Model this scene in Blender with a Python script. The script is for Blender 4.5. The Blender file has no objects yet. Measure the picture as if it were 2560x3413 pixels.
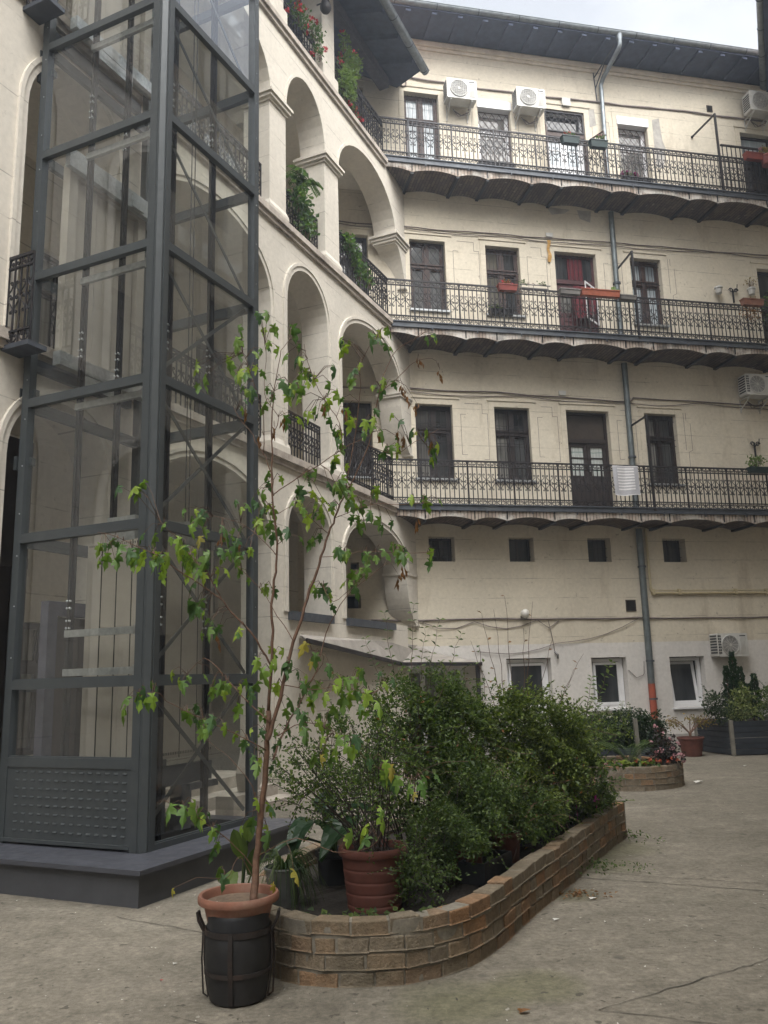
import bpy, math, random
from mathutils import Vector, Matrix, Euler
R = math.radians
SC = bpy.context.scene
# ------------------------------------------------------------------ camera
CAMZ = 1.65
PITCH, ROLL = 0.19714, -0.02804
f = Vector((0, math.cos(PITCH), math.sin(PITCH)))
r0 = Vector((1, 0, 0)); u0 = Vector((0, -math.sin(PITCH), math.cos(PITCH)))
rr = math.cos(ROLL)*r0 + math.sin(ROLL)*u0
uu = -math.sin(ROLL)*r0 + math.cos(ROLL)*u0
cd = bpy.data.cameras.new('camera'); cam = bpy.data.objects.new('camera', cd)
SC.collection.objects.link(cam)
cam.matrix_world = Matrix(((rr.x, uu.x, -f.x, 0), (rr.y, uu.y, -f.y, 0), (rr.z, uu.z, -f.z, CAMZ), (0, 0, 0, 1)))
cd.sensor_fit = 'VERTICAL'; cd.sensor_height = 24; cd.sensor_width = 24
cd.lens = 24*2805.18/3413
cd.clip_start = 0.05; cd.clip_end = 2000
SC.camera = cam
# ------------------------------------------------------------------ world: pale overcast sky
SUN_EL, SUN_AZ = 60, 158          # azimuth measured clockwise from +Y
w = bpy.data.worlds.new('World'); SC.world = w; w.use_nodes = True
nt = w.node_tree; nt.nodes.clear()
def wn(t, **k):
    n = nt.nodes.new(t)
    for a, b in k.items(): setattr(n, a, b)
    return n
sky = wn('ShaderNodeTexSky', sky_type='NISHITA', sun_disc=False)
sky.sun_elevation = R(SUN_EL); sky.sun_rotation = R(SUN_AZ)
sky.air_density = 1.0; sky.dust_density = 4.0
hs = wn('ShaderNodeHueSaturation'); hs.inputs['Saturation'].default_value = 0.10
tc = wn('ShaderNodeTexCoord'); mp = wn('ShaderNodeMapping'); mp.inputs['Scale'].default_value = (1, 1, 2.2)
nz = wn('ShaderNodeTexNoise'); nz.inputs['Scale'].default_value = 3.2; nz.inputs['Detail'].default_value = 7; nz.inputs['Roughness'].default_value = .55
rp = wn('ShaderNodeValToRGB'); rp.color_ramp.elements[0].position = .38; rp.color_ramp.elements[0].color = (.37, .385, .405, 1)
rp.color_ramp.elements[1].position = .62; rp.color_ramp.elements[1].color = (.50, .505, .51, 1)
mx = wn('ShaderNodeMix', data_type='RGBA', blend_type='MULTIPLY'); mx.inputs[0].default_value = 1
bg = wn('ShaderNodeBackground'); bg.inputs[1].default_value = 0.15
wo = wn('ShaderNodeOutputWorld')
nt.links.new(sky.outputs[0], hs.inputs['Color']); nt.links.new(tc.outputs['Generated'], mp.inputs[0]); nt.links.new(mp.outputs[0], nz.inputs[0])
nt.links.new(nz.outputs[0], rp.inputs[0]); nt.links.new(hs.outputs[0], mx.inputs[6]); nt.links.new(rp.outputs[0], mx.inputs[7])
nt.links.new(mx.outputs[2], bg.inputs[0]); nt.links.new(bg.outputs[0], wo.inputs[0])
sd = bpy.data.lights.new('sun', 'SUN'); sd.energy = 1.45; sd.angle = R(80); sd.color = (1, .96, .9)
so = bpy.data.objects.new('sun', sd); SC.collection.objects.link(so)
az, el = R(SUN_AZ), R(SUN_EL)
dirv = Vector((math.sin(az)*math.cos(el), math.cos(az)*math.cos(el), math.sin(el)))
so.rotation_euler = dirv.to_track_quat('Z', 'Y').to_euler(); so.location = dirv*60
SC.view_settings.view_transform = 'Standard'; SC.view_settings.look = 'None'
SC.view_settings.gamma = 1; SC.view_settings.exposure = 2.6
SC.cycles.max_bounces = 8; SC.cycles.transparent_max_bounces = 24
SC.cycles.diffuse_bounces = 4
# ------------------------------------------------------------------ frames (measured in the photograph)
YA, YL, YB = 0.41914, 0.43400, 1.35465
def dr(a): return Vector((math.sin(a), math.cos(a), 0))
SCL = 1.03
CP = Vector((0, 0, CAMZ)); K = Vector((.651, 17.5, 0)); C0 = Vector((-1.941, 6.819, 0))
def mkframe(org, ang, s):
    d, n = dr(ang), dr(ang-math.pi/2)
    def fn(x, y, z):
        q = org + d*x + n*y + Vector((0, 0, z))
        return CP + (q-CP)*s
    return fn
FB = mkframe(K, YB, SCL)      # rear wing: x to the right, y into the wall, z up
FA = mkframe(K, YA, SCL)      # arcaded wing: x<0 towards the camera, y into the building
FL = mkframe(C0, YL, 1)       # lift: x away along its right side, y to the left
def FW(x, y, z): return Vector((x, y, z))
# ------------------------------------------------------------------ materials
MATS = {}
class NT:
    def __init__(s, name):
        m = bpy.data.materials.new(name); m.use_nodes = True; s.m = m; s.t = m.node_tree; s.t.nodes.clear()
        s.out = s.n('ShaderNodeOutputMaterial')
    def n(s, t, **k):
        x = s.t.nodes.new(t)
        for a, b in k.items():
            if a.startswith('i_'): x.inputs[a[2:]].default_value = b
            else: setattr(x, a, b)
        return x
    def l(s, a, b): s.t.links.new(a, b)
    def noise(s, sc, det=5, ro=.55, vec=None):
        x = s.n('ShaderNodeTexNoise'); x.inputs['Scale'].default_value = sc; x.inputs['Detail'].default_value = det; x.inputs['Roughness'].default_value = ro
        if vec: s.l(vec, x.inputs['Vector'])
        return x.outputs['Fac']
    def obj(s, scale=None):
        t = s.n('ShaderNodeTexCoord').outputs['Object']
        if scale:
            m = s.n('ShaderNodeMapping'); m.inputs['Scale'].default_value = scale; s.l(t, m.inputs[0]); return m.outputs[0]
        return t
    def ramp(s, fac, *st):
        x = s.n('ShaderNodeValToRGB'); e = x.color_ramp.elements
        while len(e) < len(st): e.new(.5)
        for a, (p, c) in zip(e, st): a.position = p; a.color = (c if len(c) == 4 else (*c, 1)) if isinstance(c, tuple) else (c, c, c, 1)
        s.l(fac, x.inputs[0]); return x.outputs[0]
    def mix(s, fac, a, b, bt='MIX'):
        x = s.n('ShaderNodeMix', data_type='RGBA', blend_type=bt)
        for i, v in ((0, fac), (6, a), (7, b)):
            if hasattr(v, 'links'): s.l(v, x.inputs[i])
            elif i == 0: x.inputs[0].default_value = v
            else: x.inputs[i].default_value = (*v, 1)
        return x.outputs[2]
    def math(s, op, a, b=None):
        x = s.n('ShaderNodeMath', operation=op)
        for i, v in ((0, a), (1, b)):
            if v is None: continue
            if hasattr(v, 'links'): s.l(v, x.inputs[i])
            else: x.inputs[i].default_value = v
        return x.outputs[0]
    def fin(s, col, rough=.8, metal=0, bump=None, bstr=.3, bdist=.01, spec=.5, trans=None):
        p = s.n('ShaderNodeBsdfPrincipled'); p.inputs['Metallic'].default_value = metal
        p.inputs['Specular IOR Level'].default_value = spec
        for nm, v in (('Base Color', col), ('Roughness', rough)):
            if hasattr(v, 'links'): s.l(v, p.inputs[nm])
            else: p.inputs[nm].default_value = (*v, 1) if nm == 'Base Color' else v
        if bump is not None:
            b = s.n('ShaderNodeBump'); b.inputs['Strength'].default_value = bstr; b.inputs['Distance'].default_value = bdist
            s.l(bump, b.inputs['Height']); s.l(b.outputs[0], p.inputs['Normal'])
        sh = p.outputs[0]
        if trans is not None:
            t = s.n('ShaderNodeBsdfTranslucent')
            if hasattr(trans, 'links'): s.l(trans, t.inputs[0])
            else: t.inputs[0].default_value = (*trans, 1)
            ms = s.n('ShaderNodeMixShader'); ms.inputs[0].default_value = .35
            s.l(sh, ms.inputs[1]); s.l(t.outputs[0], ms.inputs[2]); sh = ms.outputs[0]
        s.l(sh, s.out.inputs[0]); MATS[s.m.name] = s.m; return s.m
def plaster(name, base, dirt, band=.42, stain=.5, off=.05):
    s = NT(name); o = s.obj()
    big = s.noise(.55, 6, .6, o); fine = s.noise(14, 5, .6, o)
    c = s.mix(s.ramp(big, (.35, 0.), (.68, 1.)), base, tuple(v*.86 for v in base))
    c = s.mix(s.math('MULTIPLY', s.ramp(s.noise(1.0, 8, .7, s.obj((1.3, 1.3, .35))), (.55, 0.), (.75, 1.)), stain), c, dirt)
    c = s.mix(s.math('MULTIPLY', s.ramp(s.noise(8, 6, .75, o), (.62, 0.), (.70, 1.)), stain*1.0), c, tuple(v*.55 for v in dirt))
    spn = s.n('ShaderNodeSeparateXYZ'); s.l(o, spn.inputs[0])
    z = s.math('ADD', spn.outputs[2], s.math('MULTIPLY', s.noise(1.2, 3, .5, o), .02))
    fr = s.math('FRACT', s.math('DIVIDE', s.math('ADD', z, off), band))
    ln = s.math('LESS_THAN', fr, .028)
    vis = s.ramp(s.noise(2.2, 4, .6, s.obj((1, 1, 3))), (.42, 0.), (.58, 1.))
    lm = s.math('MULTIPLY', ln, vis)
    c = s.mix(s.math('MULTIPLY', lm, .55), c, tuple(v*.4 for v in dirt))
    c = s.mix(.5, c, s.ramp(fine, (.3, .78), (.7, 1.06)), 'MULTIPLY')
    h = s.math('SUBTRACT', s.math('ADD', s.math('MULTIPLY', fine, .35), s.math('MULTIPLY', big, .6)), s.math('MULTIPLY', lm, .6))
    return s.fin(c, .93, bump=h, bstr=.35, bdist=.012, spec=.2)
CREAM = (.66, .598, .485); WHITEP = (.66, .62, .60)
plaster('rear_plaster', CREAM, (.36, .30, .22), .43, .7)
plaster('arcade_plaster', (.64, .595, .52), (.38, .335, .285), .48, .4, .2)
plaster('lower_whitewash', (.68, .65, .615), (.42, .39, .36), 9, .35)
plaster('gallery_plaster', (.66, .62, .54), (.35, .30, .24), .6, .4)  # gallery interior, slightly paler than the arcade front
def simple(name, col, rough=.6, metal=0, var=.25, sc=8, bstr=.15, spec=.5, dirt=None):
    s = NT(name); o = s.obj(); n1 = s.noise(sc, 6, .6, o)
    c = s.mix(s.ramp(n1, (.3, 0.), (.7, 1.)), tuple(v*(1-var) for v in col), tuple(min(1, v*(1+var)) for v in col))
    if dirt: c = s.mix(s.ramp(s.noise(sc*.35, 7, .7, o), (.5, 0.), (.68, .85)), c, dirt)
    rg = s.ramp(s.noise(sc*1.7, 4, .6, o), (.3, max(0., rough-.1)), (.7, min(1., rough+.1)))
    return s.fin(c, rg, metal, bump=n1, bstr=bstr, bdist=.006, spec=spec)
simple('ledge_stone', (.42, .37, .32), .9, sc=5, dirt=(.16, .13, .11))
simple("trim_plaster", (.63, .575, .475), .9, var=.1, sc=5, dirt=(.44, .38, .30))
simple("arcade_trim", (.60, .555, .485), .9, var=.1, sc=5, dirt=(.42, .37, .31))
simple('black_iron', (.018, .017, .02), .55, .3, sc=30, dirt=(.05, .035, .03))
simple('fascia_iron', (.062, .070, .085), .55, .2, sc=6, dirt=(.10, .11, .12))
simple('lift_steel', (.058, .066, .070), .42, .2, var=.08, sc=9, bstr=.04)
simple('dark_rail_steel', (.012, .012, .013), .4, .6, sc=20, bstr=.05)
simple('galvanised', (.42, .44, .45), .38, .75, var=.2, sc=22, bstr=.05)
simple('car_panel', (.36, .33, .285), .55, .15, var=.12, sc=3, bstr=.03)
simple('brown_wood', (.055, .030, .024), .6, sc=12)
simple('dark_brown_wood', (.022, .015, .014), .55, sc=12)
simple('red_door_paint', (.06, .017, .019), .5, sc=10)
simple('red_curtain', (.10, .008, .014), .85, sc=10)
simple('white_pvc', (.72, .72, .73), .4, var=.05, sc=6, bstr=.02)
simple('white_metal', (.52, .515, .49), .5, var=.08, sc=6, bstr=.03, dirt=(.42, .40, .36))
simple('fan_grey', (.16, .155, .15), .5, sc=12)
simple('zinc', (.21, .235, .25), .45, .55, var=.25, sc=7)
simple('green_zinc', (.13, .15, .155), .5, .45, var=.25, sc=7)
simple('orange_pipe', (.33, .075, .04), .6, var=.15, sc=9)
simple('yellow_pipe', (.47, .40, .25), .6, var=.12, sc=9)
simple('cable_grey', (.16, .13, .12), .7, sc=9)
simple('soffit_board', (.058, .075, .122), .8, var=.2, sc=5)  # bluish lift of lens flare mixed into the soffit colour
simple('roof_timber', (.065, .065, .085), .8, sc=9)
simple('roof_tile', (.15, .07, .045), .85, sc=9)
simple('terracotta', (.11, .036, .025), .75, var=.22, sc=9, dirt=(.13, .055, .04))
simple('terracotta_pale', (.22, .098, .064), .8, var=.22, sc=9, dirt=(.28, .17, .125))
simple('orange_plastic', (.30, .085, .045), .55, sc=8)
simple('red_plastic', (.21, .045, .035), .55, sc=8)
simple('black_plastic', (.013, .014, .017), .5, sc=8, bstr=.06)
simple('barrel_black', (.011, .011, .012), .62, sc=5, bstr=.25, dirt=(.022, .02, .019))
simple('rusty_strap', (.022, .017, .015), .75, .2, sc=25, dirt=(.045, .024, .015))
simple('green_plastic', (.012, .03, .03), .5, sc=8)
simple('grey_plastic', (.16, .15, .14), .7, sc=8)
simple('soil', (.016, .012, .009), .95, var=.5, sc=28, bstr=.8)
simple('dry_soil', (.16, .115, .08), .95, var=.35, sc=40, bstr=.8)
simple('bark', (.14, .078, .05), .8, var=.35, sc=26, bstr=.5)
simple('twig_bark', (.10, .062, .042), .85, var=.3, sc=26)
simple('dark_stem', (.035, .026, .022), .85, sc=30)
simple('grey_bucket', (.14, .145, .14), .5, .35, sc=7, dirt=(.07, .065, .06))
simple('dark_planter', (.035, .043, .056), .6, sc=6, dirt=(.04, .045, .055))
simple('planter_post', (.17, .16, .135), .7, sc=8)
simple('canopy_board', (.29, .265, .235), .9, sc=3, dirt=(.2, .18, .16))
simple('void_dark', (.012, .011, .010), .9, sc=4)
simple('inner_brown', (.05, .038, .03), .9, sc=3)
simple('plinth_paint', (.060, .062, .070), .55, var=.12, sc=5, bstr=.12)
simple('cap_paint', (.060, .063, .076), .4, var=.1, sc=5, bstr=.04)
simple('yellow_cloth', (.45, .26, .08), .9, sc=12)
simple('lamp_glass', (.62, .60, .56), .3, var=.05, sc=6)
simple('stone_step', (.40, .36, .31), .95, sc=5, dirt=(.25, .22, .18))
simple('grey_patch', (.36, .34, .31), .95, sc=6)
simple('paper_litter', (.6, .58, .54), .9, sc=9)
simple('crack_dark', (.075, .068, .056), .95, sc=30)
simple('red_petal', (.42, .012, .025), .6, var=.2, sc=40)
simple('pink_petal', (.42, .22, .24), .6, var=.2, sc=40)
simple('magenta_petal', (.36, .02, .19), .6, var=.2, sc=40)
simple('orange_petal', (.40, .085, .04), .6, var=.2, sc=40)
simple('grey_towel', (.40, .40, .43), .95, var=.1, sc=30)
simple('white_towel', (.70, .69, .70), .95, var=.06, sc=30)
def leafmat(name, *cols, tr=1.0, rough=.5):
    s = NT(name); g = s.n('ShaderNodeNewGeometry'); n = len(cols)
    c = s.ramp(g.outputs['Random Per Island'], *[((i/(n-1)), c) for i, c in enumerate(cols)])
    t = s.mix(1, c, (1.5*tr, 1.7*tr, .7*tr), 'MULTIPLY')
    return s.fin(c, rough, spec=.35, trans=t)
leafmat('fig_leaf', (.05, .105, .046), (.075, .15, .042), (.14, .23, .036), (.055, .12, .05), (.19, .30, .042), (.27, .36, .05), (.09, .175, .045))
leafmat('yellow_leaf', (.24, .22, .035), (.32, .27, .05), (.20, .23, .04))
leafmat('dead_leaf', (.16, .075, .025), (.22, .10, .035), (.10, .05, .022))
leafmat('bush_leaf', (.026, .05, .016), (.044, .078, .021), (.066, .108, .027), (.095, .145, .033), (.14, .19, .045))
leafmat('bush_dark_leaf', (.018, .034, .015), (.028, .05, .02), (.04, .068, .026), (.06, .09, .034))
leafmat('bush_olive_leaf', (.035, .055, .016), (.06, .09, .021), (.09, .13, .029), (.13, .175, .037), (.18, .215, .05))
leafmat('ivy_leaf', (.028, .052, .018), (.05, .082, .025), (.08, .12, .034), (.12, .17, .045))
leafmat('broad_leaf', (.012, .034, .016), (.018, .045, .02), (.024, .055, .022), rough=.32, tr=.6)
leafmat('strap_leaf', (.03, .06, .02), (.05, .09, .028), (.10, .13, .05), (.02, .045, .018))
leafmat('conifer_leaf', (.014, .036, .018), (.024, .054, .026), (.038, .078, .032))
leafmat('hedge_leaf', (.012, .028, .014), (.022, .044, .02), (.036, .064, .026))
leafmat('variegated_leaf', (.06, .10, .03), (.16, .20, .07), (.28, .30, .13), (.035, .07, .025))
leafmat('hosta_leaf', (.10, .15, .035), (.20, .26, .07), (.30, .34, .12), (.05, .10, .03))
leafmat('fern_leaf', (.05, .09, .03), (.08, .12, .045), (.11, .15, .06))
leafmat('autumn_leaf', (.20, .13, .05), (.30, .21, .05), (.16, .14, .06), (.24, .16, .10))
leafmat('balcony_leaf', (.035, .075, .03), (.06, .11, .04), (.11, .16, .06))
leafmat('pale_balcony_leaf', (.10, .15, .05), (.16, .22, .08), (.08, .13, .05))
leafmat('purple_leaf', (.025, .018, .022), (.04, .03, .03), (.02, .03, .018))
# lift glass / window glass
def glass(name, tint, refl):
    s = NT(name); t = s.n('ShaderNodeBsdfTransparent'); t.inputs[0].default_value = (*tint, 1)
    g = s.n('ShaderNodeBsdfGlossy'); g.inputs['Roughness'].default_value = .02; g.inputs[0].default_value = (.9, .93, 1, 1)
    lw = s.n('ShaderNodeLayerWeight'); lw.inputs[0].default_value = .5
    fr = s.math('ADD', s.math('MULTIPLY', s.math('POWER', lw.outputs['Facing'], 5.), .94), .062)
    k = s.math('MINIMUM', s.math('MULTIPLY', fr, refl), 1.0)
    ms = s.n('ShaderNodeMixShader'); s.l(k, ms.inputs[0]); s.l(t.outputs[0], ms.inputs[1]); s.l(g.outputs[0], ms.inputs[2])
    df = s.n('ShaderNodeBsdfDiffuse'); df.inputs[0].default_value = (.55, .56, .56, 1); m2 = s.n('ShaderNodeMixShader'); s.l(s.ramp(s.noise(1.3, 5, .6, s.obj((1, 1, .5))), (.3, .006), (.7, .03)), m2.inputs[0]); s.l(ms.outputs[0], m2.inputs[1]); s.l(df.outputs[0], m2.inputs[2])
    s.l(m2.outputs[0], s.out.inputs[0]); MATS[name] = s.m
glass('lift_glass', (.94, .955, .935), 1.75)
def pane(name, c1, c2, folds, rough=.06):
    s = NT(name); o = s.obj((folds, folds, .6)); n = s.noise(1, 3, .5, o); m = s.noise(.9, 3, .5, s.obj())
    c = s.mix(s.ramp(n, (.35, 0.), (.65, 1.)), c1, c2); c = s.mix(s.ramp(m, (.4, 0.), (.62, 1.)), c, tuple(v*.45 for v in c1))
    return s.fin(c, rough, spec=.6)
pane('dark_pane', (.03, .033, .036), (.075, .078, .08), 5)
pane('curtained_pane', (.22, .225, .225), (.33, .33, .325), 22)
pane('bluish_pane', (.38, .44, .48), (.58, .63, .66), 18)
pane('dim_pane', (.15, .145, .135), (.27, .265, .245), 16)
pane('beige_pane', (.20, .185, .15), (.11, .10, .08), 14)
def lacepane(name):
    s = NT(name); o = s.obj(); sp = s.n('ShaderNodeSeparateXYZ'); s.l(o, sp.inputs[0])
    v = s.math('FRACT', s.math('DIVIDE', s.math('ADD', sp.outputs[2], s.math('MULTIPLY', s.noise(6, 2, .5, o), .04)), .145))
    c = s.mix(s.ramp(v, (.0, 1.), (.22, 0.)), (.50, .53, .51), (.10, .22, .18))
    c = s.mix(s.ramp(s.noise(30, 2, .5, s.obj((1, 1, .1))), (.4, 0.), (.6, .5)), c, (.2, .22, .21))
    return s.fin(c, .12, spec=.6)
lacepane('lace_pane')
# brick vault underside
def vaultmat():
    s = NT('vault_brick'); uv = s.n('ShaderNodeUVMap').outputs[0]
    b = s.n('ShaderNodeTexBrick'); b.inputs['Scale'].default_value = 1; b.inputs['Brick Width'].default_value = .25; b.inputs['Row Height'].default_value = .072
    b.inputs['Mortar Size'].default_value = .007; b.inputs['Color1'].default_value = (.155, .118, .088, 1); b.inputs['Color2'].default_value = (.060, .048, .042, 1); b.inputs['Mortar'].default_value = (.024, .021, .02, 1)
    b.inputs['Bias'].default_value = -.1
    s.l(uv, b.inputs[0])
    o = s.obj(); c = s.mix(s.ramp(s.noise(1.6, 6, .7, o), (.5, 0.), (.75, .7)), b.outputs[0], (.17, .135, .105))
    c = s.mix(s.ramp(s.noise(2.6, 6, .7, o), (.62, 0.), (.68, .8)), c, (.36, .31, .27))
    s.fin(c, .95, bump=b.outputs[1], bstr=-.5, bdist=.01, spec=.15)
vaultmat()
def edgemat():
    s = NT('vault_edge_brick'); uv = s.n('ShaderNodeUVMap').outputs[0]
    b = s.n('ShaderNodeTexBrick'); b.offset = 0; b.inputs['Scale'].default_value = 1; b.inputs['Brick Width'].default_value = .075; b.inputs['Row Height'].default_value = .6
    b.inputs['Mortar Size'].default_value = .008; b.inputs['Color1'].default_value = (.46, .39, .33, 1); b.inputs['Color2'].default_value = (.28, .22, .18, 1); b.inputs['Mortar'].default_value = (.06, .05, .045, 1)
    s.l(uv, b.inputs[0]); o = s.obj()
    c = s.mix(s.ramp(s.noise(1.8, 6, .7, o), (.48, 0.), (.6, .9)), b.outputs[0], (.56, .53, .49))
    c = s.mix(s.ramp(s.noise(2.7, 5, .7, o), (.5, 0.), (.68, .8)), c, (.05, .045, .042))
    s.fin(c, .95, spec=.15)
edgemat()
# planter bricks, one tone per brick
def brickmat(name, *cols):
    s = NT(name); g = s.n('ShaderNodeNewGeometry'); o = s.obj(); n = len(cols)
    c = s.ramp(g.outputs['Random Per Island'], *[(i/(n-1), c) for i, c in enumerate(cols)])
    n1 = s.noise(22, 7, .7, o)
    c = s.mix(.75, c, s.ramp(n1, (.3, .45), (.7, 1.25)), 'MULTIPLY')
    c = s.mix(s.ramp(s.noise(3.5, 6, .7, o), (.45, 0.), (.72, .65)), c, (.15, .132, .095))
    c = s.mix(s.ramp(s.noise(9, 6, .75, o), (.62, 0.), (.72, .6)), c, (.27, .23, .18))
    s.fin(c, .95, bump=s.math('ADD', n1, s.noise(70, 4, .6, o)), bstr=.9, bdist=.012, spec=.15)
brickmat('planter_brick', (.20, .166, .122), (.23, .188, .136), (.25, .182, .118), (.185, .158, .122), (.31, .180, .098), (.21, .176, .13), (.25, .208, .155))
simple('mortar', (.20, .18, .145), .97, var=.3, sc=20, bstr=.9, dirt=(.085, .078, .062))
# courtyard concrete
def groundmat():
    s = NT('courtyard_concrete'); o = s.obj(); d = s.noise(.35, 8, .65, o); m = s.noise(1.6, 8, .68, o); fi = s.noise(26, 6, .7, o); gr = s.noise(160, 3, .6, o)
    c = s.mix(s.ramp(d, (.35, 0.), (.66, 1.)), (.236, .211, .170), (.150, .136, .109))
    c = s.mix(s.ramp(m, (.45, 0.), (.68, .75)), c, (.145, .132, .104))
    c = s.mix(s.ramp(s.noise(.8, 7, .7, s.obj((1, 1.6, 1))), (.55, 0.), (.70, .6)), c, (.30, .275, .225))
    v = s.n('ShaderNodeTexVoronoi'); v.inputs['Scale'].default_value = 2.3; v.inputs['Randomness'].default_value = 1; s.l(s.mix(.08, o, s.n('ShaderNodeTexNoise').outputs[1]), v.inputs[0])
    c = s.mix(s.ramp(v.outputs[0], (.05, .6), (.11, 0.)), c, (.07, .063, .055))
    v2 = s.n('ShaderNodeTexVoronoi'); v2.inputs['Scale'].default_value = 7; s.l(o, v2.inputs[0])
    c = s.mix(s.ramp(v2.outputs[0], (.05, .55), (.1, 0.)), c, (.09, .08, .07))
    # patches of moss beside the planter
    sp = s.n('ShaderNodeSeparateXYZ'); s.l(o, sp.inputs[0])
    def blob(x, y, rad):
        a = s.math('POWER', s.math('SUBTRACT', sp.outputs[0], x), 2.); b = s.math('POWER', s.math('SUBTRACT', sp.outputs[1], y), 2.)
        return s.ramp(s.math('ADD', s.math('DIVIDE', s.math('ADD', a, b), rad*rad), s.math('MULTIPLY', s.math('SUBTRACT', m, .5), 1.6)), (.2, .34), (1., 0.))
    for x, y, q in ((.30, 4.78, .40), (.75, 5.0, .3), (1.75, 8.0, .5), (2.1, 8.6, .5), (1.35, 6.9, .25)): c = s.mix(blob(x, y, q), c, (.11, .118, .04))
    for x, y, q in ((1.38, 6.95, .35), (-.5, 4.7, .3)): c = s.mix(blob(x, y, q), c, (.075, .065, .05))
    md = s.noise(7, 7, .75, o); c = s.mix(.75, c, s.ramp(md, (.34, .68), (.66, 1.25)), 'MULTIPLY'); c = s.mix(.8, c, s.ramp(fi, (.32, .62), (.68, 1.32)), 'MULTIPLY'); c = s.mix(.4, c, s.ramp(gr, (.3, .45), (.7, 1.45)), 'MULTIPLY')
    c = s.mix(s.ramp(s.noise(11, 3, .5, o), (.66, 0.), (.70, .75)), c, (.06, .054, .043)); c = s.mix(s.ramp(s.noise(19, 2, .5, s.obj((1, .6, 1))), (.72, 0.), (.75, .7)), c, (.4, .38, .34))
    s.fin(c, s.ramp(m, (.3, .8), (.7, .95)), bump=s.math('ADD', fi, s.math('ADD', s.math('MULTIPLY', gr, .5), m)), bstr=.5, bdist=.012, spec=.25)
groundmat()
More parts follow.
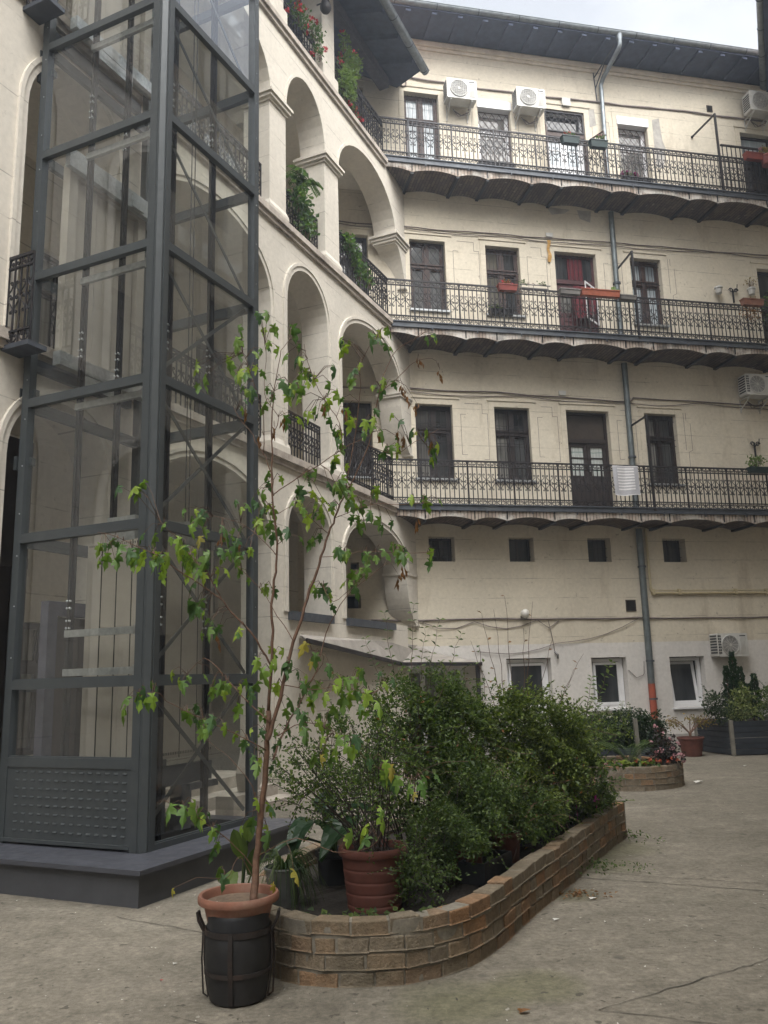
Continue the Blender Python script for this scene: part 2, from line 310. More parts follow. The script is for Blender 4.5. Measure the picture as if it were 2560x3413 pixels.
# ------------------------------------------------------------------ mesh helpers
ORG = {}
class MB:
    def __init__(s, fr=FW): s.v = []; s.f = []; s.mi = []; s.uv = []; s.fr = fr; s.hasuv = False
    def P(s, p): s.v.append(s.fr(*p)); return len(s.v)-1
    def face(s, pts, mi=0, uv=None):
        s.f.append([s.P(p) for p in pts]); s.mi.append(mi); s.uv.append(uv)
        if uv: s.hasuv = True
    def fi(s, idx, mi=0): s.f.append(list(idx)); s.mi.append(mi); s.uv.append(None)
    def box(s, x0, x1, y0, y1, z0, z1, mi=0):
        i = [s.P((x, y, z)) for z in (z0, z1) for y in (y0, y1) for x in (x0, x1)]
        for q in ((0, 2, 3, 1), (4, 5, 7, 6), (0, 1, 5, 4), (1, 3, 7, 5), (3, 2, 6, 7), (2, 0, 4, 6)): s.fi([i[k] for k in q], mi)
    def bar(s, p, q, w, h=None, up=(0, 0, 1), mi=0):
        h = h or w; p, q = Vector(p), Vector(q); d = (q-p).normalized(); up = Vector(up)
        if abs(d.dot(up)) > .98: up = Vector((1, 0, 0))
        a = d.cross(up).normalized()*w/2; b = a.cross(d).normalized()*h/2
        i = [s.P(tuple(c+sa*a+sb*b)) for c in (p, q) for sa, sb in ((-1, -1), (1, -1), (1, 1), (-1, 1))]
        for k in range(4): s.fi((i[k], i[(k+1) % 4], i[4+(k+1) % 4], i[4+k]), mi)
        s.fi(i[3::-1], mi); s.fi(i[4:], mi)
    def tube(s, pts, r, n=6, mi=0, cap=True):
        pts = [Vector(p) for p in pts]; m = len(pts); rs = r if isinstance(r, (list, tuple)) else [r]*m; rings = []; ref = None
        for k in range(m):
            d = (pts[min(k+1, m-1)]-pts[max(k-1, 0)]); d = d.normalized() if d.length > 1e-9 else Vector((0, 0, 1))
            if ref is None: ref = Vector((0, 0, 1)) if abs(d.z) < .9 else Vector((1, 0, 0))
            a = ref-d*ref.dot(d)
            if a.length < 1e-4: a = d.orthogonal()
            a.normalize(); b = d.cross(a); ref = a
            rings.append([s.P(tuple(pts[k]+rs[k]*(math.cos(t)*a+math.sin(t)*b))) for t in (2*math.pi*j/n+.4 for j in range(n))])
        for A, B in zip(rings, rings[1:]):
            for j in range(n): s.fi((A[j], A[(j+1) % n], B[(j+1) % n], B[j]), mi)
        if cap: s.fi(rings[0][::-1], mi); s.fi(rings[-1], mi)
    def lathe(s, cx, cy, prof, n=36, mi=0, sx=1, sy=1):
        rings = [[s.P((cx+r*sx*math.cos(2*math.pi*j/n), cy+r*sy*math.sin(2*math.pi*j/n), z)) for j in range(n)] for r, z in prof]
        for A, B in zip(rings, rings[1:]):
            for j in range(n): s.fi((A[j], A[(j+1) % n], B[(j+1) % n], B[j]), mi)
    def disc(s, cx, cy, z, r, n=36, mi=0): s.fi([s.P((cx+r*math.cos(2*math.pi*j/n), cy+r*math.sin(2*math.pi*j/n), z)) for j in range(n)], mi)
    def ball(s, c, r, n=10, m=6, mi=0, sz=1):
        rings = [[s.P((c[0]+r*math.sin(math.pi*i/m)*math.cos(2*math.pi*j/n), c[1]+r*math.sin(math.pi*i/m)*math.sin(2*math.pi*j/n), c[2]+sz*r*math.cos(math.pi*i/m))) for j in range(n)] for i in range(m+1)]
        for A, B in zip(rings, rings[1:]):
            for j in range(n): s.fi((A[j], A[(j+1) % n], B[(j+1) % n], B[j]), mi)
    def prism(s, poly, fn, d0, d1, mi=0):      # poly of 2-D points, fn(u,v,d) -> frame point
        a = [s.P(fn(u, v, d0)) for u, v in poly]; b = [s.P(fn(u, v, d1)) for u, v in poly]; n = len(poly)
        s.fi(a[::-1], mi); s.fi(b, mi)
        for k in range(n): s.fi((a[k], a[(k+1) % n], b[(k+1) % n], b[k]), mi)
    def build(s, name, mat, parent=None, loc=None, smooth=False):
        if parent is not None: org = ORG[parent]
        else: org = Vector(loc) if loc is not None else Vector((0, 0, 0))
        me = bpy.data.meshes.new(name); me.from_pydata([tuple(p-org) for p in s.v], [], s.f)
        for m in (mat if isinstance(mat, (list, tuple)) else [mat]): me.materials.append(MATS[m])
        me.polygons.foreach_set('material_index', s.mi)
        if s.hasuv:
            ul = me.uv_layers.new(name='UVMap').data; k = 0
            for f, uv in zip(s.f, s.uv):
                for j in range(len(f)):
                    if uv: ul[k].uv = uv[j]
                    k += 1
        if smooth:
            me.polygons.foreach_set('use_smooth', [True]*len(s.f))
            if smooth == 'auto': me.set_sharp_from_angle(angle=R(40))
        me.update()
        o = bpy.data.objects.new(name, me); SC.collection.objects.link(o); ORG[o] = org
        if parent is not None: o.parent = parent
        else: o.location = org
        return o
def tag(o, label=None, cat=None, group=None, kind=None):
    for k, v in (('label', label), ('category', cat), ('group', group), ('kind', kind)):
        if v: o[k] = v
    return o
def thing(name, loc, label, cat, group=None):
    o = bpy.data.objects.new(name, None); SC.collection.objects.link(o); o.location = loc; ORG[o] = Vector(loc); o.empty_display_size = .2
    return tag(o, label, cat, group)
def lerp(a, b, t): return a+(b-a)*t
# ------------------------------------------------------------------ ground
g = MB(); NX, NY = 24, 24
g.face(((-90, -90, 0), (90, -90, 0), (90, 90, 0), (-90, 90, 0)))
tag(g.build('ground', 'courtyard_concrete'), kind='structure')
def strip(pts, wd, name='pavement_crack'):
    random.seed(len(pts)*7+int(pts[0][0]*10)); m = MB(); P = []
    for a, b in zip(pts, pts[1:]):
        n = max(2, int(math.dist(a, b)/.07))
        for k in range(n): P.append((lerp(a[0], b[0], k/n)+random.gauss(0, .006), lerp(a[1], b[1], k/n)+random.gauss(0, .006)))
    P.append(pts[-1]); prev = None
    for k, (x, y) in enumerate(P):
        x2, y2 = P[min(k+1, len(P)-1)]; x1, y1 = P[max(k-1, 0)]; L = math.dist((x1, y1), (x2, y2)) or 1
        nx, ny = -(y2-y1)/L, (x2-x1)/L; ww = wd*random.uniform(.2, .75)
        cur = (m.P((x+nx*ww, y+ny*ww, .004)), m.P((x-nx*ww, y-ny*ww, .004)))
        if prev: m.fi((prev[0], cur[0], cur[1], prev[1]))
        prev = cur
    tag(m.build(name, 'crack_dark'), kind='structure')
strip([(1.0, 4.62), (1.45, 4.88), (2.3, 5.40)], .006); strip([(1.0, 4.62), (1.3, 4.50), (1.9, 4.25)], .005)
strip([(1.35, 7.52), (1.9, 7.28), (3.0, 6.75), (4.2, 6.2)], .011); strip([(1.5, 7.72), (2.1, 7.42), (3.1, 6.98), (4.2, 6.5)], .007)
strip([(-2.05, 6.62), (-1.37, 6.2), (-.9, 5.75)], .006); strip([(4.7, 13.7), (6.2, 14.6), (8, 15.4)], .010)
strip([(-1.15, 4.70), (-.9, 4.55), (-.7, 4.60)], .005)
# ------------------------------------------------------------------ railing pattern (u along, z up), flat wrought iron
def spiral(cu, cz, r, a0, turns, n=9):
    return [(cu+r*(1-.62*k/n)*math.cos(a0+turns*2*math.pi*k/n), cz+r*(1-.62*k/n)*math.sin(a0+turns*2*math.pi*k/n)) for k in range(n+1)]
def rail_unit():
    out = []
    for sg in (-1, 1):
        p = spiral(.042, .505, .024, math.pi*1.15, -1.05)[::-1]     # big middle scroll
        up = p + [(.055, .545), (.088, .532), (.080, .575), (.046, .605), (.030, .635)] + spiral(.048, .672, .022, math.pi*1.05, -.9)
        dn = [(.092, .520), (.080, .470), (.050, .437), (.034, .410), (.018, .385)] + spiral(.044, .352, .022, math.pi*.8, .9)
        tp = spiral(.044, .893, .022, -math.pi*.5, -.8)[::-1] + [(.078, .90), (.074, .935), (.04, .962), (0, .968)]
        bt = spiral(.044, .085, .022, math.pi*.5, .8)[::-1] + [(.078, .078), (.074, .045), (.04, .018), (0, .012)]
        for q in (up, dn, tp, bt): out.append([(sg*u, z) for u, z in q])
    return out
RU = rail_unit()
def railing(mb, fn, L, H=.975, post=1.0, ends=True, wave=0):
    """fn(u,d,z) -> frame point; a run of wrought iron railing L long"""
    n = max(1, round(L/.2)); du = L/n; sc = du/.2; hz = H/.975
    for z, t in ((H-.012, .030), (H*.862, .018), (H*.135, .018)): mb.bar(fn(0, 0, z), fn(L, 0, z), .03, t+.003)
    for k in range(2*n+1):
        u = k*du/2; big = ends and (abs((u/post)-round(u/post)) < .045)
        mb.bar(fn(u, 0, 0), fn(u, 0, H), .030 if big else .0165, up=(1, 0, 0))
    for k in range(n):
        c = (k+.5)*du
        for path in RU: mb.tube([fn(c+u*sc, 0, z*hz) for u, z in path], .0082, 4, cap=False)
# ------------------------------------------------------------------ wall with openings
def wall_grid(mb, x0, x1, z0, z1, holes, y=0, depth=.3, matz=None, extra=()):
    xs = sorted({x0, x1, *[h[0] for h in holes], *[h[1] for h in holes]}); zs = sorted({z0, z1, *[h[2] for h in holes], *[h[3] for h in holes], *extra})
    for xa, xb in zip(xs, xs[1:]):
        for za, zb in zip(zs, zs[1:]):
            cx, cz = (xa+xb)/2, (za+zb)/2
            if any(h[0] < cx < h[1] and h[2] < cz < h[3] for h in holes): continue
            mb.face(((xa, y, za), (xb, y, za), (xb, y, zb), (xa, y, zb)), matz(cz) if matz else 0)
    for a, b, c, d in holes:
        m = matz((c+d)/2) if matz else 0
        for q in (((a, y, c), (a, y+depth, c), (a, y+depth, d), (a, y, d)), ((b, y, c), (b, y, d), (b, y+depth, d), (b, y+depth, c)),
                  ((a, y, d), (a, y+depth, d), (b, y+depth, d), (b, y, d)), ((a, y, c), (b, y, c), (b, y+depth, c), (a, y+depth, c))): mb.face(q, m)
def frame_rect(mb, x0, x1, z0, z1, y0, y1, t, bottom=True):
    mb.box(x0, x0+t, y0, y1, z0, z1); mb.box(x1-t, x1, y0, y1, z0, z1); mb.box(x0+t, x1-t, y0, y1, z1-t, z1)
    if bottom: mb.box(x0+t, x1-t, y0, y1, z0, z0+t)
def casement(parent, fr, x0, x1, z0, z1, y, wood, glassm, trans=.34, grille=None, transom=True, name='window', label=None, gl2=None, blind=None, sill=True, mull=True):
    """old double window: frame (the part), panes, grille and sill as its sub-parts"""
    m = MB(fr); t = .055; frame_rect(m, x0, x1, z0, z1, y, y+.09, t); cx = (x0+x1)/2; zt = z1-(z1-z0)*trans
    if transom: m.box(x0+t, x1-t, y-.012, y+.088, zt-.05, zt+.05); m.box(x0+.02, x1-.02, y-.035, y-.012, zt+.02, zt+.05)
    if mull: m.box(cx-.045, cx+.045, y+.004, y+.085, z0+t, zt-.05 if transom else z1-t)
    if transom and mull: m.box(cx-.04, cx+.04, y+.004, y+.085, zt+.05, z1-t)
    for a, b in (((x0+t, cx-.045), (cx+.045, x1-t)) if mull else ((x0+t, x1-t),)):
        frame_rect(m, a, b, z0+t, zt-.05 if transom else z1-t, y+.02, y+.07, .038)
        if transom: frame_rect(m, a, b, zt+.05, z1-t, y+.02, y+.07, .034)
    w = m.build(name, wood, parent)
    if label: w['label'] = label
    for k, (a, b) in enumerate(((x0+t+.03, cx-.07), (cx+.07, x1-t-.03)) if mull else ((x0+t+.03, x1-t-.03),)):
        p = MB(fr)
        for c, d in ([(z0+.09, zt-.085), (zt+.08, z1-.085)] if transom else [(z0+.09, z1-.085)]):
            p.face(((a, y+.05, c), (b, y+.05, c), (b, y+.05, d), (a, y+.05, d)))
        p.build('pane', gl2 if (gl2 and k) else glassm, w)
    if blind:
        b = MB(fr); b.box(x0+t, x1-t, y+.0, y+.018, zt+.05, z1-t); b.build('blind', blind, w)
    if grille:
        gmb = MB(fr); yg = y-.06; a, b, c, d = x0+.012, x1-.012, z0+.03, z1-.03
        if grille == 'grid':
            frame_rect(gmb, a, b, c, d, yg, yg+.012, .014)
            for k in range(1, 7): gmb.bar((lerp(a, b, k/7), yg, c), (lerp(a, b, k/7), yg, d), .010)
            for zz in (.22, .26, .47, .51, .72, .76): gmb.bar((a, yg-.006, lerp(c, d, zz)), (b, yg-.006, lerp(c, d, zz)), .009)
        elif grille == 'bars':
            for zz in (.1, .55, .64, .92): gmb.bar((a, yg-.006, lerp(c, d, zz)), (b, yg-.006, lerp(c, d, zz)), .012)
            for k in range(1, 8): gmb.bar((lerp(a, b, k/8), yg, c), (lerp(a, b, k/8), yg, d), .009)
        else:
            frame_rect(gmb, a, b, c, d, yg, yg+.014, .018); st = (b-a)/3.0; k = -14
            hgt = d-c; slope = 1.45
            while k < 14:
                for sg in (1, -1):      # lattice of crossing flats, clipped to the frame
                    xs = a+k*st/1.5; pts = []
                    p0 = (xs, c) if sg > 0 else (xs, d)
                    tmin, tmax = max(0, (a-p0[0])), min((b-p0[0]), hgt/slope)
                    if tmax > tmin+.02:
                        q = [(p0[0]+t_, p0[1]+sg*slope*t_) for t_ in (tmin, tmax)]
                        gmb.bar((q[0][0], yg+.003*sg, q[0][1]), (q[1][0], yg+.003*sg, q[1][1]), .010)
                k += 1
        gmb.build('grille', 'black_iron' if grille != 'diamond_brown' else 'brown_wood', w)
    if sill:
        sm = MB(fr); sm.box(x0-.05, x1+.05, -.06, y-.065, z0-.045, z0-.002); sm.build('sill', 'galvanised', w)
    return w
def surround(mb, x0, x1, z0, z1, y=0, wd=.13, pr=.012, cap=True, base=True):
    mb.box(x0-wd, x0-.002, y-pr, y-.001, z0, z1+wd); mb.box(x1+.002, x1+wd, y-pr, y-.001, z0, z1+wd); mb.box(x0-.002, x1+.002, y-pr, y-.001, z1+.002, z1+wd)
    if cap: mb.box(x0-wd-.03, x1+wd+.03, y-pr-.022, y-.001, z1+wd+.002, z1+wd+.04)
# ------------------------------------------------------------------ rear wing
FLR = [5.0, 8.93, 12.79]           # underside of the balcony fascias
BX0, BX1 = -2.6, 13.2
rear = thing('apartment_wing', FB(5, 0, 0), 'cream plastered rear wing with three brick-vaulted iron balconies', 'building')
H = []
ROWS = {1: (5.87, 7.54), 2: (9.75, 11.45), 3: (13.62, 15.25)}
WX = [(.09, .93), (1.90, 2.73), (5.55, 6.36)]
for lv, (za, zb) in ROWS.items():
    for i, (a, b) in enumerate(WX):
        H.append((a, b, za if not (lv == 3 and i == 0) else 13.05, zb if not (lv == 3 and i > 0) else 15.27))
    H.append((-1.62, -.87, za, zb))
    fz = FLR[lv-1]+.12
    H.append((3.61, 4.66, fz, zb)); H.append((9.0, 9.95, fz, zb))
    H.append((10.6, 11.4, za, zb))
SMALL = [(.28, .85), (2.07, 2.64), (3.90, 4.45), (5.72, 6.29)]
for a, b in SMALL: H.append((a, b, 4.07, 4.60))
H += [(-1.4, -1.22, 3.9, 4.05), (-1.48, -1.2, 3.1, 3.37)]
GW = [(1.86, 2.86, .93, 2.02), (3.78, 4.60, .93, 2.0), (5.63, 6.47, .90, 1.98)]
H += GW; H.append((-.30, .95, .03, 1.86)); H.append((-2.2, -1.75, 1.0, 2.0))
wb = MB(FB)
wall_grid(wb, BX0, BX1, .02, 17.3, H, matz=lambda z: 1 if z < 2.31 else 0, extra=(2.31,))
wallB = wb.build('wall', ['rear_plaster', 'lower_whitewash'], rear)
bk = MB(FB); bk.box(BX0, BX1, .62, .7, 0, 17.3); bk.build('dark_room_backing', 'void_dark', rear)  # near-black sheet standing in for the darkness of the rooms
# plinth, cornice band, patches
pl = MB(FB); pl.box(1.4, 9.6, -.05, -.002, -.05, .35); pl.build('plinth', 'grey_patch', rear)
co = MB(FB)
for k, (z0, z1, d) in enumerate(((16.42, 16.50, .04), (16.50, 16.62, .09))): co.box(-.9, BX1, -d, -.001, z0, z1-.002)
co.build('cornice', 'trim_plaster', rear)
# incised panel lines between the windows
for lv, (za, zb) in ROWS.items():
    for a, b in ((1.12, 1.74), (2.92, 3.40), (6.62, 8.7), (4.86, 5.32)):
        zt, zb2 = zb+.05, za+.15
        if b-a > 1: segs = [[(a, zt), (a, zt-.18)], [(a-.06, zt), (a-.06, zt-.9)], [(a+.1, zt-.25), (a+.1, zt-.9), (a, zt-.95), (a, zb2)]]
        else: segs = [[(a+.1, zt), (b-.12, zt), (b-.12, zt-.22), (b, zt-.22), (b, zb2+.3), (b-.12, zb2+.3)], [(a, zt-.25), (a, zb2+.4), (a+.12, zb2+.4)], [(a+.12, zt-.25), (a, zt-.25)]]
        for sg in segs:
            gv = MB(FB)
            for p, q in zip(sg, sg[1:]): gv.bar((p[0], -.001, p[1]), (q[0], -.001, q[1]), .009, .004, up=(0, 1, 0))
            gv.build('groove', 'cable_grey', rear)
for pts in (((3.5, 12.59), (3.62, 12.40), (3.95, 12.46), (4.1, 12.57)), ((4.28, 12.58), (4.33, 12.36), (4.60, 12.28), (4.64, 12.58)),
            ((6.52, 15.30), (6.72, 15.37), (6.76, 14.75), (6.82, 14.55), (6.72, 13.95), (6.52, 13.98)), ((4.72, 15.35), (4.95, 15.4), (4.98, 14.95), (4.74, 14.85))):
    pt = MB(FB); pt.prism(pts, lambda u, v, d: (u, d, v), -.004, -.001); pt.build('bare_patch', 'grey_patch', rear)
SURR = []
for lv, (za, zb) in ROWS.items():
    for a, b in WX+[(-1.62, -.87), (10.6, 11.4)]:
        SURR.append((a, b, 13.62, 15.27, False) if lv == 3 and a > 1.5 else (a, b, za, zb, True))
    SURR += [(3.61, 4.66, FLR[lv-1]+.13, zb, True), (9.0, 9.95, FLR[lv-1]+.13, zb, True)]
for a, b, c, d, cp in SURR: su = MB(FB); surround(su, a, b, c, d, cap=cp); su.build('window_surround', 'rear_plaster', rear)
# windows by storey
Y = .14
for a, b in WX[:2]+[(10.6, 11.4)]: casement(rear, FB, a, b, 5.87, 7.54, Y, 'dark_brown_wood', 'dim_pane', grille='grid', gl2='dark_pane')
casement(rear, FB, 5.55, 6.36, 5.87, 7.54, Y, 'dark_brown_wood', 'dim_pane', grille='bars', gl2='dark_pane', label='window behind a dark insect screen')
casement(rear, FB, .09, .93, 9.75, 11.45, Y, 'brown_wood', 'curtained_pane', grille='diamond')
casement(rear, FB, 1.90, 2.73, 9.75, 11.45, Y, 'brown_wood', 'beige_pane', grille='bars', gl2='dark_pane', label='brown window with faded bars and beige curtain')
casement(rear, FB, 5.55, 6.36, 9.75, 11.45, Y, 'brown_wood', 'bluish_pane', grille='bars')
casement(rear, FB, .09, .93, 13.05, 15.25, Y, 'brown_wood', 'bluish_pane', trans=.30, grille='bars', sill=False)
for z0, z1, g1, gr_ in ((5.87, 7.54, 'dim_pane', 'grid'), (9.75, 11.45, 'curtained_pane', 'diamond'), (13.62, 15.25, 'dark_pane', 'bars')):
    casement(rear, FB, -1.62, -.87, z0, z1, Y, 'dark_brown_wood', g1, grille=gr_)
# white replacement windows on the top storey with roller boxes and brown lattice
for a, b in WX[1:]:
    w = casement(rear, FB, a, b, 13.62, 15.05, Y+.02, 'white_pvc', 'dim_pane', trans=.36, grille='diamond_brown', mull=False, label='white window under a roller shutter box with brown lattice')
    m = MB(FB); m.box(a-.02, b+.02, -.04, Y+.1, 15.052, 15.268); m.build('shutter_box', 'white_pvc', w)
# doors
def lattice(mb, fn, L, z0, z1, st=.2):
    for p, q in (((0, z0), (0, z1)), ((L, z0), (L, z1)), ((0, z0), (L, z0)), ((0, z1), (L, z1))): mb.bar(fn(*p), fn(*q), .03)
    k = -20
    while k < 30:
        for sg in (1, -1):
            u0_ = k*st; zz = z0 if sg > 0 else z1; tm, tM = max(0, -u0_), min(L-u0_, (z1-z0)/1.5)
            if tM > tm+.03: mb.bar(fn(u0_+tm, zz+sg*1.5*tm), fn(u0_+tM, zz+sg*1.5*tM), .011)
        k += 1
def door(lv, x0, x1, z0, z1, body, glassm, zt, label=None, grilled=False, glazed=True, blind=None):
    m = MB(FB); y = Y; t = .06
    frame_rect(m, x0, x1, z0, z1, y, y+.1, t, bottom=False); m.box(x0+t, x1-t, y-.015, y+.1, zt-.05, zt+.05); cx = (x0+x1)/2
    for a, b in ((x0+t, cx-.004), (cx+.004, x1-t)):
        frame_rect(m, a, b, z0, zt-.05, y+.02, y+.07, .085); m.box(a+.085, b-.085, y+.03, y+.06, z0+.085, z0+.85)
        frame_rect(m, a+.12, b-.12, z0+.2, z0+.75, y+.018, y+.028, .03)
        m.box(a+.085, b-.085, y+.02, y+.06, z0+.85, z0+.93)
        if glazed: m.box(a+.085, b-.085, y+.03, y+.05, z0+1.33, z0+1.36)
    d = m.build('door', body, rear)
    if label: d['label'] = label
    for a, b in ((x0+t+.085, cx-.09), (cx+.09, x1-t-.085)):
        p = MB(FB); p.face(((a, y+.045, z0+.93), (b, y+.045, z0+.93), (b, y+.045, zt-.135), (a, y+.045, zt-.135))); p.build('pane', glassm, d)
    p = MB(FB); p.face(((x0+t, y+.05, zt+.05), (x1-t, y+.05, zt+.05), (x1-t, y+.05, z1-t), (x0+t, y+.05, z1-t))); p.build('fanlight', blind or 'dark_pane', d)
    h = MB(FB); h.bar((cx+.03, y-.02, z0+1.02), (cx+.03, y-.02, z0+1.16), .02); h.bar((cx+.03, y-.02, z0+1.15), (cx+.11, y-.02, z0+1.15), .014); h.bar((cx+.03, y+.03, z0+1.1), (cx+.03, y-.02, z0+1.1), .014); h.build('handle', 'galvanised', d)
    if grilled:
        gm = MB(FB)
        if lv == 3: lattice(gm, lambda u, z: (x0+.03+u, y-.11, z), x1-x0-.06, zt+.06, z1-.04, .16)
        for k in range(1, 10 if lv != 3 else 1): gm.bar((lerp(x0, x1, k/10), y-.05, zt+.05), (lerp(x0, x1, k/10), y-.05, z1-.02), .01)
        gm.build('grille', 'black_iron', d)
    return d
door(1, 3.61, 4.66, FLR[0]+.125, 7.54, 'dark_brown_wood', 'lace_pane', 6.86, 'dark brown double door with lace curtains under a blank fanlight', blind='inner_brown')
d2 = door(2, 3.61, 4.66, FLR[1]+.125, 11.45, 'red_door_paint', 'dim_pane', 10.76, 'dark red double door standing partly open behind a red curtain', True)
m = MB(FB)
for k in range(12): m.face(((3.98+k*.032, Y-.012+.012*math.sin(k*1.9), 10.82), (4.012+k*.032, Y-.012+.012*math.sin((k+1)*1.9), 10.82), (4.012+k*.032, Y-.012+.012*math.sin((k+1)*1.9), 11.36), (3.98+k*.032, Y-.012+.012*math.sin(k*1.9), 11.36)))
for k in range(16): m.face(((4.02+k*.035, -.02+.012*math.sin(k*1.7), 9.75+.012*k), (4.055+k*.035, -.02+.012*math.sin((k+1)*1.7), 9.75+.012*(k+1)), (4.055+k*.035, -.02+.012*math.sin((k+1)*1.7), 10.6), (4.02+k*.035, -.02+.012*math.sin(k*1.7), 10.6)))
m.build('curtain', 'red_curtain', d2)
m = MB(FB)                                    # white leaf swung outward
lf = lambda u, v, d: (4.60-.50*u+.02, -.01-.40*u+d, v)
for a, b, c, e in ((0, 1, 9.62, 9.66), (0, 1, 10.50, 10.54), (0, .07, 9.62, 10.54), (.93, 1, 9.62, 10.54), (.47, .53, 9.62, 10.54)): m.prism(((a, c), (b, c), (b, e), (a, e)), lf, -.015, .015)
m.build('open_leaf', 'white_pvc', d2)
d3 = door(3, 3.61, 4.66, FLR[2]+.125, 15.25, 'white_pvc', 'bluish_pane', 14.63, 'white glazed door in a brown frame with folded grille gates', True)
m = MB(FB); frame_rect(m, 3.58, 4.69, FLR[2]+.125, 15.28, Y-.10, Y-.02, .05, bottom=False); m.box(3.63, 4.64, Y-.10, Y-.02, 14.56, 14.68); m.build('frame', 'brown_wood', d3)
for x, ex in ((3.62, -.22), (4.65, .22)):
    m = MB(FB); lattice(m, lambda u, z, x=x, ex=ex: (x+ex*u/.55*1.0, -.02-u*.9, z), .55, 13.15, 14.42); m.build('grille_gate', 'brown_wood', d3)
for lv, z1 in ((1, 7.54), (2, 11.45), (3, 15.25)): door(lv, 9.0, 9.95, FLR[lv-1]+.125, z1, 'dark_brown_wood', 'dark_pane', z1-.75, blind='bluish_pane' if lv == 3 else None)
# mezzanine windows with deep reveals, ground floor windows
for a, b in SMALL:
    m = MB(FB); frame_rect(m, a, b, 4.07, 4.60, .26, .32, .035); m.box((a+b)/2-.02, (a+b)/2+.02, .262, .318, 4.105, 4.565); wv = m.build('small_window', 'dark_brown_wood', rear)
    p = MB(FB); p.face(((a+.03, .29, 4.1), (b-.03, .29, 4.1), (b-.03, .29, 4.57), (a+.03, .29, 4.57))); p.build('pane', 'dark_pane', wv)
    gq = MB(FB)
    for k in range(1, 5): gq.bar((lerp(a, b, k/5), .2, 4.07), (lerp(a, b, k/5), .2, 4.6), .01)
    for z in (4.2, 4.4): gq.bar((a, .195, z), (b, .195, z), .009)
    gq.build('grille', 'black_iron', wv)
for i, (a, b, c, d) in enumerate(GW):
    m = MB(FB); frame_rect(m, a+.02, b-.02, c, d-.02, .16, .23, .07); wv = m.build('ground_window', 'white_pvc', rear); sash = MB(FB)
    if i == 2:                                # tilted open at the top
        tl = lambda x, y, z: (x, y-(z-c)*.0+(.02+(z-c)*.13), z)
        gm = MB(lambda x, y, z: FB(*tl(x, y, z))); frame_rect(gm, a+.10, b-.10, c+.07, d-.10, .15, .20, .06); so_ = gm.build('tilted_sash', 'white_pvc', wv)
        pm = MB(lambda x, y, z: FB(*tl(x, y, z))); pm.face(((a+.15, .17, c+.12), (b-.15, .17, c+.12), (b-.15, .17, d-.15), (a+.15, .17, d-.15))); pm.build('pane', 'dark_pane', wv)
    else:
        frame_rect(sash, a+.10, b-.10, c+.07, d-.10, .145, .20, .055); sash.build('sash', 'white_pvc', wv)
        pm = MB(FB); pm.face(((a+.14, .18, c+.11), (b-.14, .18, c+.11), (b-.14, .18, d-.14), (a+.14, .18, d-.14))); pm.build('pane', 'dark_pane', wv)
    sl = MB(FB); sl.box(a-.03, b+.03, -.07, .15, c-.04, c-.003); sl.build('sill', 'white_pvc', wv)
m = MB(FB)                                      # glazed entrance under the canopy
frame_rect(m, -.30, .95, .03, 1.86, .1, .18, .09, bottom=False); m.box(.02, .12, .1, .18, .03, 1.77); m.box(.55, .64, .1, .18, .03, 1.77)
e = m.build('entrance_door', 'white_pvc', rear)
p = MB(FB); p.face(((-.25, .14, .05), (.9, .14, .05), (.9, .14, 1.8), (-.25, .14, 1.8))); p.build('pane', 'dim_pane', e)
# balconies
RIB = [-.0, 1.05, 1.75, 2.80, 3.52, 4.77, 5.45, 6.77, 7.52, 8.86, 9.58, 10.8, 11.5, 12.6, 13.2]
PJ = .85
for lv, z in enumerate(FLR):
    m = MB(FB); m.box(-1.08, BX1, -PJ-.02, -PJ+.03, z, z+.125); m.box(-1.08, BX1, -PJ-.045, -PJ-.02, z+.105, z+.125)
    m.box(-1.05, BX1, -PJ+.03, -.001, z+.06, z+.115)
    x = -.7
    while x < BX1: m.bar((x, -PJ-.03, z+.03), (x, -PJ-.03, z-.06), .02); x += 1.0
    bal = m.build('balcony', 'fascia_iron', rear)
    v = MB(FB); ed = MB(FB); zs = z-.20
    xs_all = [(-.95, -.0)]+list(zip(RIB, RIB[1:]))
    for a, b in xs_all:
        n = 10; rise = .035+.055*min(1, (b-a)/1.2); P = [(lerp(a, b, k/n), zs+rise*4*(k/n)*(1-k/n)) for k in range(n+1)]
        for (xa, za), (xb, zb) in zip(P, P[1:]):
            yb = [-.001, -.001]
            if a < -.01: ya = yb = [min(-.001, x*1.356+.0) if False else -.001 for x in (xa, xb)]
            v.face(((xa, -PJ+.02, za), (xb, -PJ+.02, zb), (xb, yb[1], zb), (xa, yb[0], za)), 0, ((0, xa), (0, xb), (PJ, xb), (PJ, xa)))
            ed.face(((xa, -PJ+.02, za), (xb, -PJ+.02, zb), (xb, -PJ+.02, z), (xa, -PJ+.02, z)), 0, ((xa, za-z), (xb, zb-z), (xb, 0), (xa, 0)))
        if b < BX1: rb = MB(FB); rb.box(b-.035, b+.035, -PJ+.03, -.001, zs-.035, zs+.035); rb.box(b-.012, b+.012, -PJ+.005, -PJ+.018, zs+.035, z); rb.build('beam', 'dark_rail_steel', bal)
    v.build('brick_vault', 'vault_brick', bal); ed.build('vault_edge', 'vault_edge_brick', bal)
    rl = MB(FB); railing(rl, lambda u, d, zz, z=z: (-1.06+u, -PJ+.01, z+.125+zz), 10.6, H=.95 if lv else .93)
    rl.build('railing', 'black_iron', bal)
